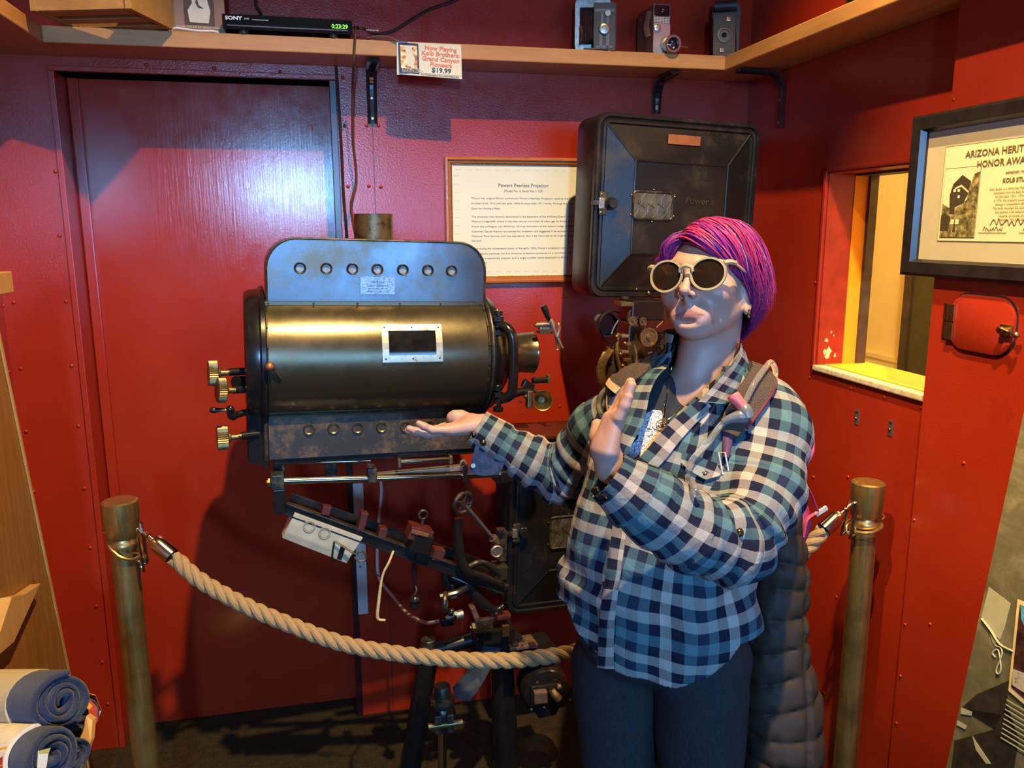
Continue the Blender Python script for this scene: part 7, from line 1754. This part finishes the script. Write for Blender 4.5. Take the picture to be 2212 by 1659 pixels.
q = MB(); q.tube([hv_(-.0105, -.1015, .000), hv_(-.0085, -.103, .0065), hv_(0, -.105, .0095), hv_(.0085, -.103, .0065), hv_(.0105, -.1015, .000)], [.0026, .0030, .0032, .0030, .0026], MSGF, 8, 5); q.build('bridge', None, gl_)

# ================================================================ backpack, hose and hanging jacket
MPK = plain('magenta_nylon', (.28, .02, .07), .6, var=.25, vs=20, bmp=.3, bs=300); MPKL = plain('pink_webbing', (.62, .09, .20), .6, var=.1); MMSH = None
m, nt, b = newmat('brown_spacer_mesh'); co = coords(nt); vo = nt.nodes.new('ShaderNodeTexVoronoi'); vo.inputs['Scale'].default_value = 620; L(nt, co, vo.inputs['Vector'])
L(nt, ramp(nt, vo.outputs['Distance'], [(.25, (.10, .062, .045)), (.6, (.05, .03, .023))]), b.inputs['Base Color']); b.inputs['Roughness'].default_value = .8; bump(nt, b, vo.outputs['Distance'], .6, .002); MMSH = m
MMAR = plain('maroon_piping', (.16, .015, .035), .6, var=.1); MPUR = plain('purple_webbing', (.07, .015, .07), .6, var=.2)
bp = empty('backpack', W(1650, 1150, 1.60), 'magenta hiking backpack worn on the back with brown mesh shoulder straps', 'backpack')
bc = nv(W(1588, 1010, 1.60))
def pack_f(P):
    q = P-bc; x, y, z = q@EX, q@EY, q[:, 2]; n = 3.2; d = ((np.abs(x)/.135)**n+(np.abs(y)/.075)**n+(np.abs(z+.02)/.20)**n)**(1/n)-1
    return d*.075+.002*wob(P, 6, 51, 4)
v_, f_ = surface_net(chunk1(pack_f), bc-.26, bc+.26, .006, 1); pko = netmesh('bag', v_, f_, [MPK], bp)
q = MB(); q.tube([W(1733, 915, 1.53), W(1748, 940, 1.53), W(1750, 975, 1.53), W(1742, 1000, 1.53)], [.004, .008, .008, .004], MPKL, 10, 6); q.build('top_pocket', None, bp)
q = MB(); q.tube([W(1735, 1030, 1.52), W(1726, 1080, 1.52), W(1732, 1130, 1.52), W(1722, 1190, 1.52)], [.006, .015, .018, .008], MPK, 12, 6); q.build('side_pocket', None, bp)
q = MB(); q.tube([W(1735, 1040, 1.50), W(1748, 1060, 1.50), W(1760, 1090, 1.50), W(1766, 1105, 1.50), W(1755, 1112, 1.50), W(1742, 1125, 1.50), W(1735, 1160, 1.50)], .0075, MPKL, 8, 6, flat=.2, up=FWD); q.build('compression_strap', None, bp)
MCLR = plain('clear_grey_plastic', (.55, .50, .42), .25, spec=.6, var=.1)
MB().box(W(1774, 1104, 1.50), (.026, .005, .009), MCLR, Matrix.Rotation(-.5, 3, 'Y'), .001).build('strap_end', None, bp)
strip([((1612, 790), (1655, 815)), ((1614, 806), (1668, 836)), ((1596, 836), (1656, 866)), ((1574, 872), (1634, 898)), ((1560, 905), (1608, 930)), ((1556, 935), (1592, 950))], so_, .003, .011, MMSH, 'shoulder_strap', bp)
q = MB(); q.tube([off(so_, x_, y_, .010) for x_, y_ in ((1656, 816), (1669, 836), (1657, 866), (1636, 898), (1610, 930))], .0035, MMAR, 8, 5); q.build('strap_piping', None, bp)
strip([((1562, 925), (1588, 935)), ((1560, 955), (1582, 958)), ((1562, 990), (1576, 992))], so_, .004, .003, MPUR, 'webbing', bp)
strip([((1425, 770), (1372, 768)), ((1418, 786), (1356, 786)), ((1402, 812), (1340, 806)), ((1378, 832), (1330, 822)), ((1352, 846), (1326, 832))], so_, .003, .010, MMSH, 'shoulder_strap', bp)
q = MB(); q.tube([off(so_, x_, y_, .010) for x_, y_ in ((1372, 768), (1355, 786), (1339, 806), (1328, 824))], .003, MMAR, 8, 5); q.build('strap_piping', None, bp)
strip([((1352, 846), (1326, 828)), ((1340, 858), (1320, 840))], so_, .006, .008, plain('tan_strap_tab', (.55, .36, .2), .7), 'strap_tab', bp)
q = MB(); c = off(so_, 1563, 1010, .010); G_ = Frame(c, RIGHT, UP)
q.tube([G_(x*.5, 0, z*.5)*1.0 for x, z in []] or [c+RIGHT*-.006+UP*.018, c+RIGHT*.004+UP*.018, c+RIGHT*.010+UP*-.014, c+RIGHT*.0+UP*-.016], .0016, MCLR, 6, 1, True); q.build('buckle', None, bp)
q = MB(); q.tube([off(so_, x_, y_, l_) for x_, y_, l_ in ((1318, 842, .006), (1306, 858, .008), (1300, 880, .006), (1306, 900, .006))], .0045, plain('olive_cord', (.10, .08, .04), .8), 8, 5); q.tube([off(so_, 1322, 840, .008), off(so_, 1316, 870, .006), off(so_, 1318, 900, .005)], .0022, MBRS, 6, 4); q.build('strap_cord', None, bp)
# drinking hose
hs = empty('drinking_hose', off(so_, 1595, 913, .02), 'clear drinking tube with a pink bite valve clipped to the shoulder strap', 'drinking tube')
m, nt, b = newmat('clear_tube'); b.inputs['Base Color'].default_value = (.9, .86, .78, 1); b.inputs['Transmission Weight'].default_value = .88; b.inputs['Roughness'].default_value = .06; b.inputs['IOR'].default_value = 1.35; n = noise(nt, coords(nt), 20); MTUB = m
q = MB(); q.tube([off(so_, x_, y_, l_) for x_, y_, l_ in ((1668, 830, .008), (1664, 815, .016), (1650, 806, .022), (1634, 814, .024), (1618, 838, .024), (1602, 870, .024), (1594, 892, .024))], .0048, MTUB, 12, 8); q.build('tube', None, hs)
q = MB(); q.tube([off(so_, x_, y_, l_) for x_, y_, l_ in ((1562, 920, .020), (1546, 938, .018), (1530, 958, .016), (1510, 980, .014), (1495, 998, .012), (1488, 1015, .011), (1486, 1036, .011), (1490, 1058, .010), (1497, 1076, .008))], .0052, MTUB, 12, 8); q.build('tube', None, hs)
MGV = plain('grey_valve_plastic', (.14, .15, .18), .35, spec=.6, var=.15); MPKV = plain('pink_silicone', (.80, .16, .17), .35, var=.12)
q = MB(); q.tube([off(so_, 1560, 921, .020), off(so_, 1575, 915, .024), off(so_, 1592, 913, .026), off(so_, 1606, 912, .026)], [.006, .0075, .011, .010], MGV, 14, 5); q.tube([off(so_, 1597, 890, .030), off(so_, 1602, 903, .030), off(so_, 1608, 916, .026)], [.0095, .011, .0105], MGV, 14, 4); q.build('valve_body', None, hs)
q = MB(); q.tube([off(so_, 1573, 862, .034), off(so_, 1577, 869, .034), off(so_, 1585, 879, .033), off(so_, 1592, 887, .031), off(so_, 1598, 894, .030)], [.0098, .0105, .0088, .0095, .0085], MPKV, 16, 4); q.build('bite_valve', None, hs)
# quilted jacket hanging from the pack
JR = [(1075, 1712, 1724, 1.49, .010), (1110, 1676, 1728, 1.49, .026), (1160, 1654, 1734, 1.49, .034), (1240, 1640, 1742, 1.49, .040), (1330, 1622, 1738, 1.49, .042), (1420, 1616, 1742, 1.49, .044), (1500, 1610, 1766, 1.49, .048), (1600, 1612, 1772, 1.49, .058), (1700, 1604, 1768, 1.49, .058), (1850, 1606, 1758, 1.49, .055)]
jz, jc, ja, jb_ = [], [], [], []
for py, l, r, d, b_ in JR[::-1]:
    c = pw((l+r)/2, py, d); jz.append(c[2]); jc.append(c[:2]); ja.append((r-l)/2*d/FPX); jb_.append(b_)
jc = np.array(jc)
def jack_f(P):
    z = P[:, 2]; c0 = np.interp(z, jz, jc[:, 0]); c1 = np.interp(z, jz, jc[:, 1]); a = np.interp(z, jz, ja); b = np.interp(z, jz, jb_)
    q = P[:, :2]-np.stack([c0, c1], 1); ex = nv(_r)[:2]; ey = np.array([-ex[1], ex[0]]); x, y = q@ex, q@ey
    d = (((np.abs(x)/a)**2.4+(np.abs(y)/b)**2.4)**(1/2.4)-1)*np.minimum(a, b)
    zz = z+.25*x*np.sin(z*14)+.006*wob(P, 4, 61, 3); qu = np.abs(np.sin(np.pi*zz/.050))**.55
    vs_ = 1-.8*np.exp(-((x-.028-.01*np.sin(z*9))/.005)**2)
    d = d-.0068*qu*vs_+.003+.0016*wob(P*np.array([1, 1, .7]), 9, 71, 6)+.0016*wob(P*np.array([1, 1, .45]), 30, 72, 5)*(1.15-qu)+.0010*wob(P, 22, 73, 4)+.002*np.sin(x*190+4*wob(P, 6, 4, 4))*(1-qu)
    return np.maximum(np.maximum(d, jz[0]-z), z-jz[-1])
lo4 = np.array([jc[:, 0].min()-.12, jc[:, 1].min()-.12, jz[0]-.02]); hi4 = np.array([jc[:, 0].max()+.12, jc[:, 1].max()+.12, jz[-1]+.02])
v_, f_ = surface_net(chunk1(jack_f), lo4, hi4, .0042, 1)
jk = empty('quilted_jacket', V((jc[0][0], jc[0][1], jz[0])), 'dark brown quilted puffer jacket hanging from the backpack beside the jeans', 'jacket')
netmesh('quilted_shell', v_, f_, [plain('dark_brown_nylon', (.030, .020, .014), .55, spec=.18, var=.2, vs=12, bmp=.25, bs=60)], jk)
# ================================================================ lettering becomes plain mesh
bpy.context.view_layer.update()
dgr = bpy.context.evaluated_depsgraph_get()
for o in [o for o in bpy.data.objects if o.type == 'FONT']:
    me = bpy.data.meshes.new_from_object(o.evaluated_get(dgr)); mts = [m for m in o.data.materials]
    n = bpy.data.objects.new('lettering', me); COL.objects.link(n); nm = o.name
    n.parent = o.parent; n.matrix_basis = o.matrix_basis.copy()
    me.materials.clear()
    for m_ in mts: me.materials.append(m_)
    bpy.data.objects.remove(o)
